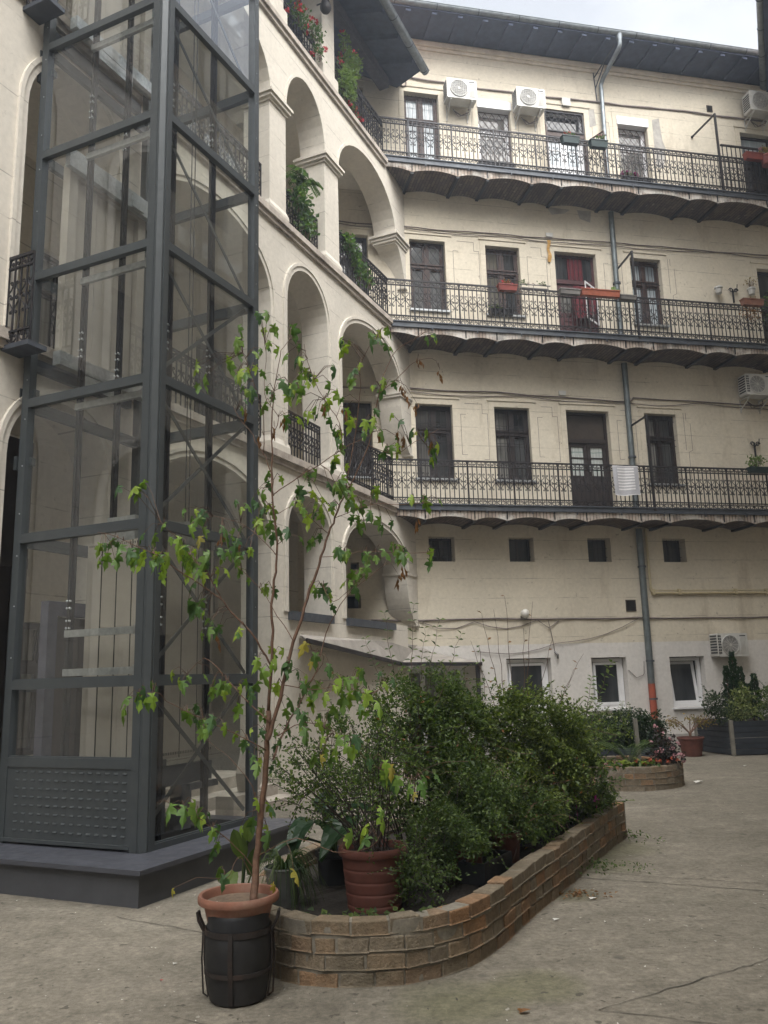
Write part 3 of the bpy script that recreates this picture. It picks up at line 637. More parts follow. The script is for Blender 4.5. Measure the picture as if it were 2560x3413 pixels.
# roof, soffit, gutter of the rear wing
OV = .92
m = MB(FB); m.box(-1.6, BX1, -OV, .55, 16.72, 16.77)
x = -1.2
sof = m.build('soffit', 'soffit_board', rear)
while x < BX1: rf = MB(FB); rf.box(x-.06, x+.06, -OV+.03, -.1, 16.655, 16.718); rf.build('rafter', 'soffit_board', sof); x += .62
m = MB(FB); m.face(((-1.8, -OV-.03, 16.80), (BX1, -OV-.03, 16.80), (BX1, 3.2, 18.2), (-1.8, 3.2, 18.2))); m.face(((-1.8, -OV-.03, 16.775), (BX1, -OV-.03, 16.775), (BX1, -OV-.03, 16.80), (-1.8, -OV-.03, 16.80)))
roof = m.build('roof', 'roof_tile', rear)
def gutter(fr, parent, x0, x1, y, z, r=.085, hooks=1.0):
    m = MB(fr); n = 9; A = [(y+r*math.cos(math.pi+math.pi*k/n), z+r*math.sin(math.pi+math.pi*k/n)) for k in range(n+1)]
    for (ya, za), (yb, zb) in zip(A, A[1:]): m.face(((x0, ya, za), (x1, ya, za), (x1, yb, zb), (x0, yb, zb)))
    for xx in (x0, x1): m.face([(xx, a, b) for a, b in A])
    m.tube([(x0, y-r, z), (x1, y-r, z)], .013, 6)
    g_ = m.build('gutter', 'zinc', parent, smooth='auto'); h = MB(fr); x = x0+.4
    while x < x1:
        h.tube([(x, a+(a-y)*.06, b-.006) for a, b in A]+[(x, y+r*.6, z+.02)], .011, 5); x += hooks
    h.build('gutter_hook', 'fascia_iron', g_)
gutter(FB, rear, -1.7, BX1, -OV-.02, 16.84, .085)
# ------------------------------------------------------------------ arcaded wing
AX0 = -24.0
arc = thing('arcaded_wing', FA(-5, 0, 0), 'pale plastered gallery wing of tall round arches on the left side', 'building')
TH = .5
LEDGE = [(4.98, 5.12), (8.93, 9.06), (12.66, 12.79)]
BAYS = [('a', -3.32, -.60), ('b', -5.25, -3.87), ('c', -8.62, -5.76), ('d', -10.56, -9.16), ('c', -14.4, -11.55), ('d', -16.3, -14.9), ('c', -19.6, -16.8)]
SPR = {0: dict(a=(3.80, 4.55), b=(3.95, 4.60), c=(3.65, 4.60), d=(3.9, 4.60)), 1: dict(a=(7.60, 8.47), b=(7.72, 8.50), c=(7.5, 8.45), d=(7.72, 8.5)), 2: dict(a=(11.20, 12.28), b=(11.22, 12.22), c=(11.2, 12.28), d=(11.22, 12.22))}
BASE = [(-.05, 4.98), (5.12, 8.93), (9.06, 12.66)]
wa = MB(FA); mo = MB(FA); NS = 18
def arch(a, b, zs, zc): return [((a+b)/2-(b-a)/2*math.cos(math.pi*k/NS), zs+(zc-zs)*math.sin(math.pi*k/NS)**.92) for k in range(NS+1)]
for lv, (z0, z1) in enumerate(BASE):
    edges = sorted(BAYS, key=lambda q: q[1]); x = AX0
    for kd, a, b in edges:
        # pier to the left of this bay, front, back
        wa.face(((x, 0, z0), (a, 0, z0), (a, 0, z1), (x, 0, z1))); wa.face(((x, TH, z0), (a, TH, z0), (a, TH, z1), (x, TH, z1)), 1)
        zs, zc = SPR[lv][kd]; C = arch(a, b, zs, zc); zlow = 2.70 if (lv == 0 and kd in 'ab') else z0
        for y, mi in ((0, 0), (TH, 1)):
            for (xa, za), (xb, zb) in zip(C, C[1:]): wa.face(((xa, y, za), (xb, y, zb), (xb, y, z1), (xa, y, z1)), mi)
            if zlow > z0: wa.face(((a, y, z0), (b, y, z0), (b, y, zlow), (a, y, zlow)), mi)
        for (xa, za), (xb, zb) in zip(C, C[1:]): wa.face(((xa, 0, za), (xa, TH, za), (xb, TH, zb), (xb, 0, zb)))
        wa.face(((a, 0, zlow), (a, TH, zlow), (a, TH, zs), (a, 0, zs)))
        if kd != 'a': wa.face(((b, 0, zlow), (b, TH, zlow), (b, TH, zs), (b, 0, zs)))
        x = b
        # raised archivolt, mouldings
        if lv < 2:
            cx = (a+b)/2
            for w0, w1, pr in ((0.0, .075, .018), (.075, .125, .035)):
                Q = [((p[0], p[1])) for p in C]; full = [(a, zlow if zlow > z0 else z0+.05)]+Q+[(b, zlow if zlow > z0 else z0+.05)]
                if kd == 'a': full = full[:-1]
                def off(i, w):
                    p = full[max(i-1, 0)]; q = full[min(i+1, len(full)-1)]; L = math.dist(p, q) or 1
                    return (full[i][0]-(q[1]-p[1])/L*w, full[i][1]+(q[0]-p[0])/L*w)
                for i in range(len(full)-1):
                    p0, p1, q0, q1 = off(i, w0), off(i+1, w0), off(i, w1), off(i+1, w1)
                    A = [(p0[0], -pr, p0[1]), (p1[0], -pr, p1[1]), (q1[0], -pr, q1[1]), (q0[0], -pr, q0[1])]
                    mo.face(A); mo.face((A[3], A[2], (q1[0], 0, q1[1]), (q0[0], 0, q0[1]))); mo.face((A[0], A[1], (p1[0], 0, p1[1]), (p0[0], 0, p0[1])))
        else:
            for w0, w1, pr in ((0.0, .05, .02),):
                for i in range(len(C)-1):
                    p0, p1 = C[i], C[i+1]; cx = (a+b)/2
                    def out(p): d = Vector((p[0]-cx, (p[1]-zs)*1.2)); d.normalize(); return (p[0]+d.x*w1, p[1]+max(0, d.y)*w1)
                    q0, q1 = out(p0), out(p1); A = [(p0[0], -pr, p0[1]), (p1[0], -pr, p1[1]), (q1[0], -pr, q1[1]), (q0[0], -pr, q0[1])]
                    mo.face(A); mo.face((A[3], A[2], (q1[0], 0, q1[1]), (q0[0], 0, q0[1]))); mo.face((A[0], A[1], (p1[0], 0, p1[1]), (p0[0], 0, p0[1])))
    # end block over the corbel up to the corner
    zs = SPR[lv]['a'][0]
    wa.face(((-.6, 0, zs), (0, 0, zs), (0, 0, z1), (-.6, 0, z1))); wa.face(((-.6, TH, zs), (-.38, TH, zs), (-.38, TH, z1), (-.6, TH, z1)), 1)
wallA = wa.build('wall', ['arcade_plaster', 'gallery_plaster'], arc)
mo.build('archivolt', 'arcade_plaster', wallA)
for lv in range(3):                     # corbels where the last arch meets the rear wing
    zs = SPR[lv]['a'][0]; m = MB(FA); drop = (.95, 1.15, .85)[lv]
    prof = [(-.6, zs)]
    for k in range(11): t = k/10; prof.append((-.58+.50*(t**.75 if lv == 2 else (1-math.cos(t*math.pi/2))**.8), zs-.14-drop*(1-math.cos(t*math.pi/2)) if lv == 2 else zs-.1-drop*math.sin(t*math.pi/2)))
    prof.append((-.02, prof[-1][1]-.10)); P2 = prof
    for (xa, za), (xb, zb) in zip(P2, P2[1:]): m.face(((xa, 0, za), (xa, TH, za), (xb, TH, zb), (xb, 0, zb)))
    for y in (0, TH):
        for (xa, za), (xb, zb) in zip(P2, P2[1:]): m.face(((xa, y, za), (xb, y, zb), (.02 if y == 0 else -.36, y, zb), (.02 if y == 0 else -.36, y, za)))
    for k, (dz, e) in enumerate(((0, .03), (.06, .06), (.13, .10)) if lv == 2 else ((.02, .025), (.075, .045)) if lv else ((.03, .02),)): m.box(-.6-e, .0+e*.2, -e, TH+e, zs+dz-.10, zs+dz-.045)
    zb = P2[-2][1]; m.box(-.14, .03, -.02, .2, zb-.03, zb+.02)
    m.build('corbel', 'arcade_plaster', arc)
for lv, (z0, z1) in enumerate(LEDGE):
    m = MB(FA); m.box(AX0, -1.06, -.09, TH+.02, z0+.03, z1); m.box(AX0, -1.06, -.05, -.001, z0-.05, z0+.03)
    m.build('ledge', 'ledge_stone', arc)
    s_ = MB(FA); s_.box(AX0, -.35, TH+.021, 2.0, z0-.12, z1-.01); s_.build('gallery_floor', 'gallery_plaster', arc)
for a, b in ((-3.32, -1.32), (-5.25, -3.87)):
    m = MB(FA); m.box(a+.002, b-.002 if b < -2 else b, -.07, TH, 2.58, 2.71); m.build('parapet_cap', 'fascia_iron', arc)
# capitals on the second storey piers, plain piers of the top storey
piers = [(b1, a2) for (k1, a1, b1), (k2, a2, b2) in zip(sorted(BAYS, key=lambda q: q[1]), sorted(BAYS, key=lambda q: q[1])[1:])]
for a, b in piers:
    m = MB(FA); zs = 11.2
    for dz, e, h in ((-.14, .03, .05), (-.09, .07, .06), (-.03, .10, .05), (.02, .06, .04)): m.box(a-e, b+e, -e, TH+e, zs+dz, zs+dz+h-.002)
    m.build('capital', 'arcade_plaster', arc)
    for z0 in (5.12, 9.06):
        m = MB(FA); P3 = lambda e: [(a-e, -e), (b+e, -e), (b+e, TH+e), (a-e, TH+e)]
        lo = [m.P((x, y, z0)) for x, y in P3(.04)]; mi_ = [m.P((x, y, z0+.12)) for x, y in P3(.04)]; hi = [m.P((x, y, z0+.22)) for x, y in P3(.004)]
        for A, B in ((lo, mi_), (mi_, hi)):
            for k in range(4): m.fi((A[k], A[(k+1) % 4], B[(k+1) % 4], B[k]))
        if a > -6: m.build('pier_base', 'arcade_plaster', arc)
    m = MB(FA); m.box(a+.02, b-.02, .02, .45, 13.14, 15.0); m.box(a-.03, b+.03, -.03, .5, 12.79, 13.12); m.box(a, b, 0, .47, 13.12, 13.16); m.build('pier', 'arcade_plaster', arc)
# gallery back wall with windows and doors
gb = MB(FA); GH = []; GY = 2.0
for lv, (z0, z1) in enumerate(BASE):
    for cx, wd, dr_ in ((-4.5, .9, 0), (-6.5, 1.0, 1), (-8.0, .9, 0), (-9.9, .95, 1), (-12.2, .9, 0), (-13.6, 1, 1), (-17, 1, 1)):
        zb = z0 if lv else 0
        GH.append((cx-wd/2, cx+wd/2, zb+.02 if dr_ else zb+.85, zb+2.5))
GH.append((-5.1, -4.6, 2.9, 3.9))
GH = [h for h in GH if not (h[1] > -5.2 and h[0] < -3.9 and h[3] < 4)]+[(-5.0, -4.2, 2.85, 3.95)]
wall_grid(gb, AX0, -.9, -.05, 14.9, GH, y=GY, depth=.2)
gb.build('gallery_wall', 'gallery_plaster', arc)
bk = MB(FA); bk.box(AX0, -1.2, GY+.42, GY+.5, -.05, 14.9); bk.build('dark_room_backing', 'void_dark', arc)  # same near-black sheet painting room darkness behind the gallery openings
for a, b, c, d in GH: casement(arc, FA, a, b, c, d, GY+.08, 'dark_brown_wood', 'dim_pane', sill=False, name='gallery_window')
m = MB(FA); m.box(-10.52, -9.2, 1.1, 1.16, 0, 4.5)  # dark panel added to darken the open passage behind the lift
for k in range(1, 6): m.box(-10.52+k*.22-.012, -10.52+k*.22+.012, 1.08, 1.099, .1, 3.0)
m.box(-10.5, -9.22, 1.07, 1.098, 3.0, 3.12); m.build('dark_passage_panel', 'inner_brown', arc)
# eaves: beam, soffit, rafters, gutter, roof
m = MB(FA); m.box(AX0, -.50, .06, .30, 15.0, 15.24); eb = m.build('eaves_beam', 'roof_timber', arc)
so2 = lambda x, y: (x, y, 15.0+(y+.78)*.30+.06)
m = MB(FA)
for dz in (0, .05): m.face([(x, y, so2(x, y)[2]+dz) for x, y in ((AX0, -.78), (-.62, -.78), (-.05, .05), (-1.9, 2.55), (AX0, 2.55))])
sof2 = m.build('soffit', 'soffit_board', arc)
x = -1.0
while x > AX0: m = MB(FA); m.bar((x, -.74, so2(x, -.74)[2]-.05), (x, 2.4, so2(x, 2.4)[2]-.05), .09, .1); m.build('rafter', 'soffit_board', sof2); x -= .8
m = MB(FA); m.face([(x, y, so2(x, y)[2]+.11) for x, y in ((AX0, -.82), (-.55, -.82), (.0, .0), (-2.2, 3.2), (AX0, 3.2))]); m.build('roof', 'roof_tile', arc)
gutter(FA, arc, AX0, -.55, -.86, 15.05, .085, .85)
for lv, z in enumerate([5.12, 9.06, 12.79]):     # railings between the piers
    spans = [(-5.25, -3.87), (-8.62, -5.76), (-14.4, -11.55), (-16.3, -14.9)]
    for a, b in spans:
        m = MB(FA); railing(m, lambda u, d, zz, a=a, z=z: (a+.01+u, .16, z+zz), b-a-.02, H=.86, ends=False); m.build('railing', 'black_iron', arc)
    m = MB(FA); railing(m, lambda u, d, zz, z=z: (-3.31+u, .03-.02*u/2, z+zz), 3.31-1.10, H=.93, ends=False); m.build('railing', 'black_iron', arc)
# ------------------------------------------------------------------ other wings that close the courtyard
FRm = lambda x, y, z: FL(x, -6.68+y, z)                          # right wing, parallel to the arcades
rw = thing('side_wing', FRm(0, 0, 0), 'plain cream wing along the right side, only its gutter showing at the top right edge', 'building')
RX0, RX1 = -12.5, 17.5
RH = [(RX0+1.3+2.2*k, RX0+2.3+2.2*k, zz, zz+1.75) for k in range(12) for zz in (1.0, 5.7, 9.6, 13.4)]
m = MB(FRm); wall_grid(m, RX0, RX1, -.02, 16.9, RH, depth=-.3); m.build('wall', 'rear_plaster', rw)
for a, b, c, d in RH:
    m = MB(FRm); frame_rect(m, a, b, c, d, -.24, -.16, .06); m.box((a+b)/2-.04, (a+b)/2+.04, -.24, -.16, c+.06, d-.06); wf = m.build('window', 'brown_wood', rw)
    m = MB(FRm); m.face(((a, -.2, c), (b, -.2, c), (b, -.2, d), (a, -.2, d))); m.build('pane', 'dim_pane', wf)
m = MB(FRm); m.box(RX0, RX1, -.4, .86, 16.94, 16.99); m.build('soffit', 'soffit_board', rw)
m = MB(FRm); m.face(((RX0, .88, 17.02), (RX1, .88, 17.02), (RX1, -3.4, 18.6), (RX0, -3.4, 18.6))); m.build('roof', 'roof_tile', rw)
gutter(FRm, rw, RX0, RX1, .92, 17.05, .085)
FK = mkframe(Vector((-14, -15, 0)), math.pi/2, 1)
kw = thing('front_wing', FK(14, 0, 0), 'cream wing across the near end of the courtyard, out of view', 'building')
FKm = lambda x, y, z: FK(x, -y, z)
KH = [(1.5+2.4*k, 2.5+2.4*k, zz, zz+1.75) for k in range(12) for zz in (1.0, 5.7, 9.6, 13.4)]
m = MB(FKm); wall_grid(m, 0, 34, -.02, 16.7, KH, depth=.3); m.build('wall', 'rear_plaster', kw)
m = MB(FKm)
for a, b, c, d in KH: m.face(((a, .2, c), (b, .2, c), (b, .2, d), (a, .2, d)))
m.build('window', 'dim_pane', kw)
m = MB(FKm); m.box(-.5, 34, -.9, .4, 16.72, 16.8); m.face(((-.5, -.9, 16.83), (34, -.9, 16.83), (34, 3.5, 18.2), (-.5, 3.5, 18.2))); m.build('roof', 'roof_tile', kw)
# ------------------------------------------------------------------ glass lift
lift = thing('glass_lift', FL(1.3, 1.2, 0), 'dark grey steel and glass lift tower on a low plinth beside the arches', 'lift')
X0, X1, Y0_, Y1 = .50, 2.215, .40, 2.12
ZB, ZT = .285, 15.6
m = MB(FL); m.box(.02, 2.38, .02, 2.18, -.02, .245); plm = m.build('plinth', 'plinth_paint', lift)
m = MB(FL); m.box(-.035, 2.43, -.035, 2.2, .247, .283); m.build('plinth_cap', 'cap_paint', plm)
def post(mb, x, y, a, b=None): b = b or a; mb.box(x, x+a, y, y+b, ZB, ZT)
m = MB(FL)                                     # main corner post, with a chamfered nose
m.prism([(X0-.005, Y0_+.15), (X0-.005, Y0_+.035), (X0+.035, Y0_-.005), (X0+.14, Y0_-.005), (X0+.14, Y0_+.03), (X0+.06, Y0_+.06), (X0+.03, Y0_+.14)], lambda u, v, d: (u, v, d), ZB, ZT)
m.prism([(X0-.012, Y0_+.105), (X0-.012, Y0_+.06), (X0-.0055, Y0_+.06), (X0-.0055, Y0_+.105)], lambda u, v, d: (u, v, d), ZB, ZT)
m.prism([(X0+.06, Y0_-.012), (X0+.105, Y0_-.012), (X0+.105, Y0_-.0055), (X0+.06, Y0_-.0055)], lambda u, v, d: (u, v, d), ZB, ZT)
m.box(X0+.03, X0+.11, Y0_+.03, Y0_+.11, ZB, ZT); m.build('corner_post', 'lift_steel', lift)
for x, y in ((X1-.09, Y0_), (X0, Y1-.09), (X1-.09, Y1-.09)):
    m = MB(FL); post(m, x, y, .09); m.build('post', 'lift_steel', lift)
BZ = [1.745, 3.15, 4.545, 5.935, 7.35, 8.69, 10.07, 11.45, 12.83, 14.2]
def beam(name, p, q, w=.06, h=.085):
    m = MB(FL); m.bar(p, q, w, h); m.bar(tuple(Vector(p)+Vector((0, 0, h/2+.006))), tuple(Vector(q)+Vector((0, 0, h/2+.006))), w*.5, .012); return m.build(name, 'lift_steel', lift)
for z in BZ+[ZB+.05]:
    beam('crossbeam', (X0+.141, Y0_+.03, z-.045), (X1-.091, Y0_+.03, z-.045))
    if z > 1: beam('crossbeam', (X0+.03, Y0_+.141, z-.045), (X0+.03, Y1-.091, z-.045))
for z in BZ:
    beam('back_beam', (X0+.1, Y1-.045, z-.06), (X1-.1, Y1-.045, z-.06), .06, .11); beam('back_beam', (X1-.045, Y0_+.1, z-.06), (X1-.045, Y1-.1, z-.06), .06, .11)
beam('crossbeam', (X0+.03, Y0_+.141, 1.0), (X0+.03, Y1-.091, 1.0)); 
m = MB(FL)                                    # louvred steel panel at the foot of the left face
m.box(X0+.01, X0+.03, Y0_+.141, Y1-.091, ZB+.02, .955); m.box(X0-.012, X0+.009, Y0_+.145, Y1+.02, ZB+.02, ZB+.05)
for r_ in range(8):
    for c in range(16):
        y = Y0_+.20+c*.098; z = ZB+.115+r_*.073
        if y+.05 > Y1-.1: continue
        a = [(X0+.009, y, z), (X0+.009, y+.052, z), (X0-.001, y+.047, z+.001), (X0-.001, y+.005, z+.001)]; b = [(X0+.009, y, z+.014), (X0+.009, y+.052, z+.014)]
        m.face(a); m.face((a[3], a[2], b[1], b[0])); m.face((a[0], a[3], b[0])); m.face((a[1], b[1], a[2]))
lp = m.build('louvre_panel', 'lift_steel', lift)
# glass
for k, (z0, z1) in enumerate(zip([ZB+.1]+BZ, BZ+[ZT])):
    m = MB(FL); m.face(((X0+.12, Y0_+.045, z0), (X1-.07, Y0_+.045, z0), (X1-.07, Y0_+.045, z1-.08), (X0+.12, Y0_+.045, z1-.08))); m.build('glass_pane', 'lift_glass', lift)
    za = z0 if k else 1.05
    m = MB(FL); m.face(((X0+.045, Y0_+.12, za), (X0+.045, Y1-.07, za), (X0+.045, Y1-.07, z1-.08), (X0+.045, Y0_+.12, z1-.08))); m.build('glass_pane', 'lift_glass', lift)
    m = MB(FL); m.face(((X1-.045, Y0_+.12, z0), (X1-.045, Y1-.07, z0), (X1-.045, Y1-.07, z1-.1), (X1-.045, Y0_+.12, z1-.1))); m.build('glass_pane', 'lift_glass', lift)
    # cross bracing behind the right face
    yb = Y0_+.10; zb0, zb1 = z0+.02, z1-.1
    m = MB(FL); m.bar((X0+.1, yb, zb1), (X1-.1, yb, zb0), .010, .038); m.build('brace', 'lift_steel', lift)
    if k < 4: m = MB(FL); m.bar((X0+.1, yb+.016, zb0), (X1-.1, yb+.016, zb1), .010, .038); m.build('brace', 'lift_steel', lift)
m = MB(FL)                                     # glazing screws
for k, (z0, z1) in enumerate(zip(BZ, BZ[1:])):
    for t in (.15, .5, .85): m.ball((X0-.002, Y1-.06, lerp(z0, z1, t)), .007, 6, 4); m.ball((X1-.05, Y0_-.001, lerp(z0, z1, t)), .005, 6, 4)
m.build('screw', 'galvanised', lift)
# guide rails, brackets and bolts inside
for x, y in ((.72, 1.55), (.98, .66), (1.32, 1.62), (1.72, .70), (1.75, 1.55)):
    m = MB(FL); m.box(x-.03, x+.03, y-.008, y+.008, .1, ZT-.3); m.box(x-.006, x+.006, y-.045, y+.045, .1, ZT-.3); b = m
    for zc in (2.35, 5.1, 7.85, 10.6):
        for dz in (-.13, -.06, .06, .13):
            for sx in (-.018, .018): b.ball((x+sx, y-.012, zc+dz), .011, 6, 4, 1); b.ball((x-.034, y+sx, zc+dz), .011, 6, 4, 1)
    m.build('guide_rail', ['dark_rail_steel', 'galvanised'], lift)
for z in (1.80, 2.16, 4.40, 5.75, 7.18, 8.5, 9.9):
    m = MB(FL); m.bar((.62, .52, z), (.62, 1.5, z), .04, .065); m.box(.60, .70, .50, .66, z-.05, z+.05); m.build('rail_bracket', 'galvanised', lift)
# counterweight sling / cables
for x, y in ((1.15, .85), (1.22, .85), (1.6, .9), (1.66, .9), (1.4, 1.1)):
    m = MB(FL); m.tube([(x, y, 3.1), (x, y, ZT-.4)], .006, 5); m.build('cable', 'dark_rail_steel', lift)
# the car parked at the bottom
m = MB(FL); cx0, cx1, cy0, cy1, cz0, cz1 = .86, 1.88, .74, 1.5, .98, 3.05
m.box(cx0, cx1, cy0, cy1, cz0, cz1)
car = m.build('lift_car', 'car_panel', lift)
m = MB(FL)
for k in range(1, 4): m.bar((lerp(cx0, cx1, k/4), cy0-.003, cz0), (lerp(cx0, cx1, k/4), cy0-.003, cz1), .007, .006); m.bar((cx0-.003, lerp(cy0, cy1, k/4), cz0), (cx0-.003, lerp(cy0, cy1, k/4), cz1), .007, .006)
m.bar((cx0+.2, cy0-.012, cz0), (cx0+.2, cy0-.012, cz1), .008); m.build('panel_seam', 'dark_rail_steel', car)
m = MB(FL)
for k in range(40): m.bar((cx0+.03+k*.025, cy0-.003, cz0+.03), (cx0+.03+k*.025, cy0-.003, cz0+.055), .008, .004)
for k in range(28): m.bar((cx0-.003, cy0+.03+k*.026, cz1-.04), (cx0-.003, cy0+.03+k*.026, cz1-.02), .004, .008)
m.build('perforation', 'dark_rail_steel', car)
m = MB(FL); m.box(.80, 1.95, .78, .86, .72, .90); m.box(.80, 1.95, 1.36, 1.44, .72, .90); m.box(1.45, 1.60, .76, .9, .28, .72); m.box(.95, 1.02, .8, .87, .28, .74); m.box(1.5, 1.95, .70, .76, .66, .72); m.box(1.2, 1.26, .8, .86, .28, .74)
m.build('car_sling', 'fascia_iron', lift)
m = MB(FL); m.box(.86, 1.9, .74, .80, 3.06, 3.16); m.box(.9, 1.2, .95, 1.3, 3.06, 3.3); m.bar((.86, .76, 3.16), (1.5, .76, 3.28), .02, .05); m.build('car_top', 'galvanised', car)
m = MB(FL); m.box(.56, 2.1, .5, 1.9, .284, .30); m.build('pit_floor', 'void_dark', lift)
# landing doors against the gallery
for z in (.30, 5.06, 9.02, 12.8):
    m = MB(FL); yd = 1.85
    for k in range(3): m.box(.82+k*.31, 1.115+k*.31, yd-.02+.012*k, yd+.01+.012*k, z, z+2.05)
    ld = m.build('landing_door', 'car_panel' if z > 1 else 'inner_brown', lift)  # ground-level door and frame coloured dark to imitate the dark opening
    m = MB(FL); m.box(.68, .80, yd-.05, yd+.05, z, z+2.2); m.box(1.76, 1.88, yd-.05, yd+.05, z, z+2.2); m.box(.80, 1.76, yd-.05, yd+.05, z+2.06, z+2.2); m.build('door_frame', 'car_panel' if z > 1 else 'roof_timber', ld)
    if z < 1: continue
    m = MB(FL); m.box(.6, 1.95, yd-.12, yd-.055, z+2.10, z+2.32); m.box(.6, 1.95, yd-.12, yd-.02, z-.16, z-.01); m.box(.9, 1.5, yd-.122, yd-.121, z-.30, z-.17); m.build('door_header', 'galvanised', ld)
    m = MB(FL); m.box(1.55, 1.75, yd-.14, yd-.121, z+2.12, z+2.28); m.ball((1.35, yd-.15, z+2.2), .02); m.build('door_lock', 'galvanised', ld)
for z in (5.06, 9.02, 12.8):                   # bridges to the gallery
    m = MB(FL); m.box(.55, 2.1, 2.125, 2.2, z-.14, z-.01); m.box(.25, .49, 1.80, 2.2, z-.055, z-.005); br = m.build('bridge', 'fascia_iron', lift)
for z in (3.9, 4.62, 8.35, 8.6): 
    m = MB(FL); m.bar((.58, 2.0, z), (.58, 2.2, z), .06, .08); m.box(.52, .64, 2.17, 2.21, z-.07, z+.07); m.build('wall_bracket', 'lift_steel', lift)
FX = lambda u, d, z: FL(.30, 2.3, z)
for z in (5.06, 9.02, 12.8):
    m = MB(FL); railing(m, lambda u, d, zz, z=z: (.27, 1.80+u, z+zz), .34, H=.95, ends=False); m.build('bridge_railing', 'black_iron', lift)
# ------------------------------------------------------------------ fittings on the rear wing
def one(mb, name, mat, base, label, cat, group=None, smooth=False): return tag(mb.build(name, mat, loc=base, smooth=smooth), label, cat, group)
t = thing('drainpipe', FB(5.1, -.1, 0), 'grey zinc drainpipe running down the rear wall, orange at its foot', 'drainpipe')
yy = -.10; m = MB(FB)
m.tube([(5.27, -.93, 16.76), (5.27, -.93, 16.52), (5.26, -.88, 16.44), (5.16, -.2, 16.14), (5.14, yy, 16.02), (5.14, yy, 15.8), (5.11, yy, 12.95)], .054, 10); m.lathe(5.27, -.93, [(.085, 16.78), (.056, 16.62)], 12)
m.build('top_pipe', 'zinc', t, smooth='auto')
for z0, z1, r in ((12.55, 9.06, .062), (8.7, 5.13, .066), (4.8, 1.42, .072)):
    m = MB(FB); m.tube([(5.11, yy, z0), (5.09, yy, z1)], r, 12)
    m.build('pipe', 'green_zinc', t, smooth='auto')
m = MB(FB); m.tube([(5.09, yy, 1.42), (5.09, yy, .02)], .074, 12); m.build('pipe_foot', 'orange_pipe', t, smooth='auto')
for z in (14.6, 10.7, 6.45, 3.95, 1.9, 1.1): m = MB(FB); m.lathe(5.105, yy, [(.055 if z > 12 else .078, z-.02), (.07 if z > 12 else .09, z-.02), (.07 if z > 12 else .09, z+.02), (.055 if z > 12 else .078, z+.02)], 12); m.bar((5.1, yy, z), (5.1, 0, z), .02); m.build('pipe_clip', 'fascia_iron', t)
m = MB(FB); m.bar((5.0, -.05, 16.25), (5.2, -.8, 16.6), .02); m.bar((5.02, -.02, 15.95), (5.12, -.4, 16.4), .02); m.bar((5.0, -.02, 16.6), (5.05, -.02, 15.6), .02)
m.build('pipe_stay', 'fascia_iron', t)
m = MB(FB); m.tube([(5.30, -.05, 4.8), (5.30, -.05, 3.45), (5.34, -.05, 3.39), (5.40, -.05, 3.37), (10.8, -.05, 3.37)], .028, 8)
m.tube([(5.40, -.05, 3.43), (10.8, -.05, 3.43)], .012, 6)
for x in (5.36, 6.0, 7.4, 8.2): m.box(x-.03, x+.03, -.08, -.001, 3.33, 3.46)
one(m, 'gas_pipe', 'yellow_pipe', FB(5.3, 0, 3.4), 'pale yellow gas pipe turning along the rear wall beside the drainpipe', 'pipe', smooth='auto')
def cable(pts, r, label, name='cable', sag=.02):
    m = MB(FB); P = []
    for a, b in zip(pts, pts[1:]):
        n = max(2, int(abs(b[0]-a[0])/.35))
        for k in range(n): t = k/n; P.append((lerp(a[0], b[0], t), -.025-.012*math.sin(k*2.1), lerp(a[1], b[1], t)-sag*math.sin(math.pi*t)+.008*math.sin(k*5.3)))
    P.append((pts[-1][0], -.02, pts[-1][1])); m.tube(P, r, 5); return one(m, name, 'cable_grey', FB(pts[0][0], 0, pts[0][1]), label, 'cable')
cable([(0, 15.38), (.14, 15.38), (.14, 15.63), (1.15, 15.60), (2.8, 15.57), (5.0, 15.60), (7.5, 15.66), (10.8, 15.66)], .022, 'grey cable bundle along the top storey above the air conditioners')
cable([(-1.9, 11.74), (0, 11.74), (2.2, 11.76), (5, 11.80), (10.8, 11.84)], .014, 'upper of two thin cables above the middle storey windows')
cable([(-1.9, 11.70), (0, 11.70), (2.4, 11.71), (5, 11.72), (8, 11.79), (10.8, 11.79)], .010, 'lower of two thin cables above the middle storey windows', sag=.05)
cable([(-1.9, 7.84), (0, 7.88), (2.0, 7.88), (5.2, 7.80), (5.3, 7.9), (10.8, 7.86)], .016, 'thick cable above the first balcony storey windows')
cable([(0, 7.80), (2.6, 7.82), (5.2, 7.76), (7, 7.84), (10.8, 7.80)], .010, 'thin sagging cable just below the thick one on the first balcony storey', sag=.06)
cable([(-1, 2.86), (1.7, 2.86), (4.9, 2.84), (8.2, 2.82), (10.8, 2.82)], .018, 'dark cable crossing the rear wall beside the round lamp')
cable([(0, 2.83), (1.2, 2.8), (2.6, 2.82), (3.1, 2.80)], .009, 'thin cable hanging under the wall lamp cable near the corner', sag=.16)
cable([(4.95, 2.82), (3.0, 2.32), (1.2, 2.18)], .007, 'thin cable drooping from the drainpipe towards the entrance canopy', sag=.12)
cable([(2.85, 2.80), (2.92, 2.4), (2.95, 2.12)], .008, 'short cable running down to the hook over the first ground window', sag=0)
cable([(5.0, 1.9), (4.95, 1.6), (4.62, 1.72)], .008, 'loose cable looping from the drainpipe to the ground floor window', sag=.1)
m = MB(FB); m.tube([(2.95, -.03, 2.14), (2.99, -.08, 2.08), (3.0, -.05, 2.0)], .025, 6); one(m, 'wall_hook', 'fan_grey', FB(2.95, 0, 2.1), 'small grey hook lamp beside the first ground floor window', 'hook')
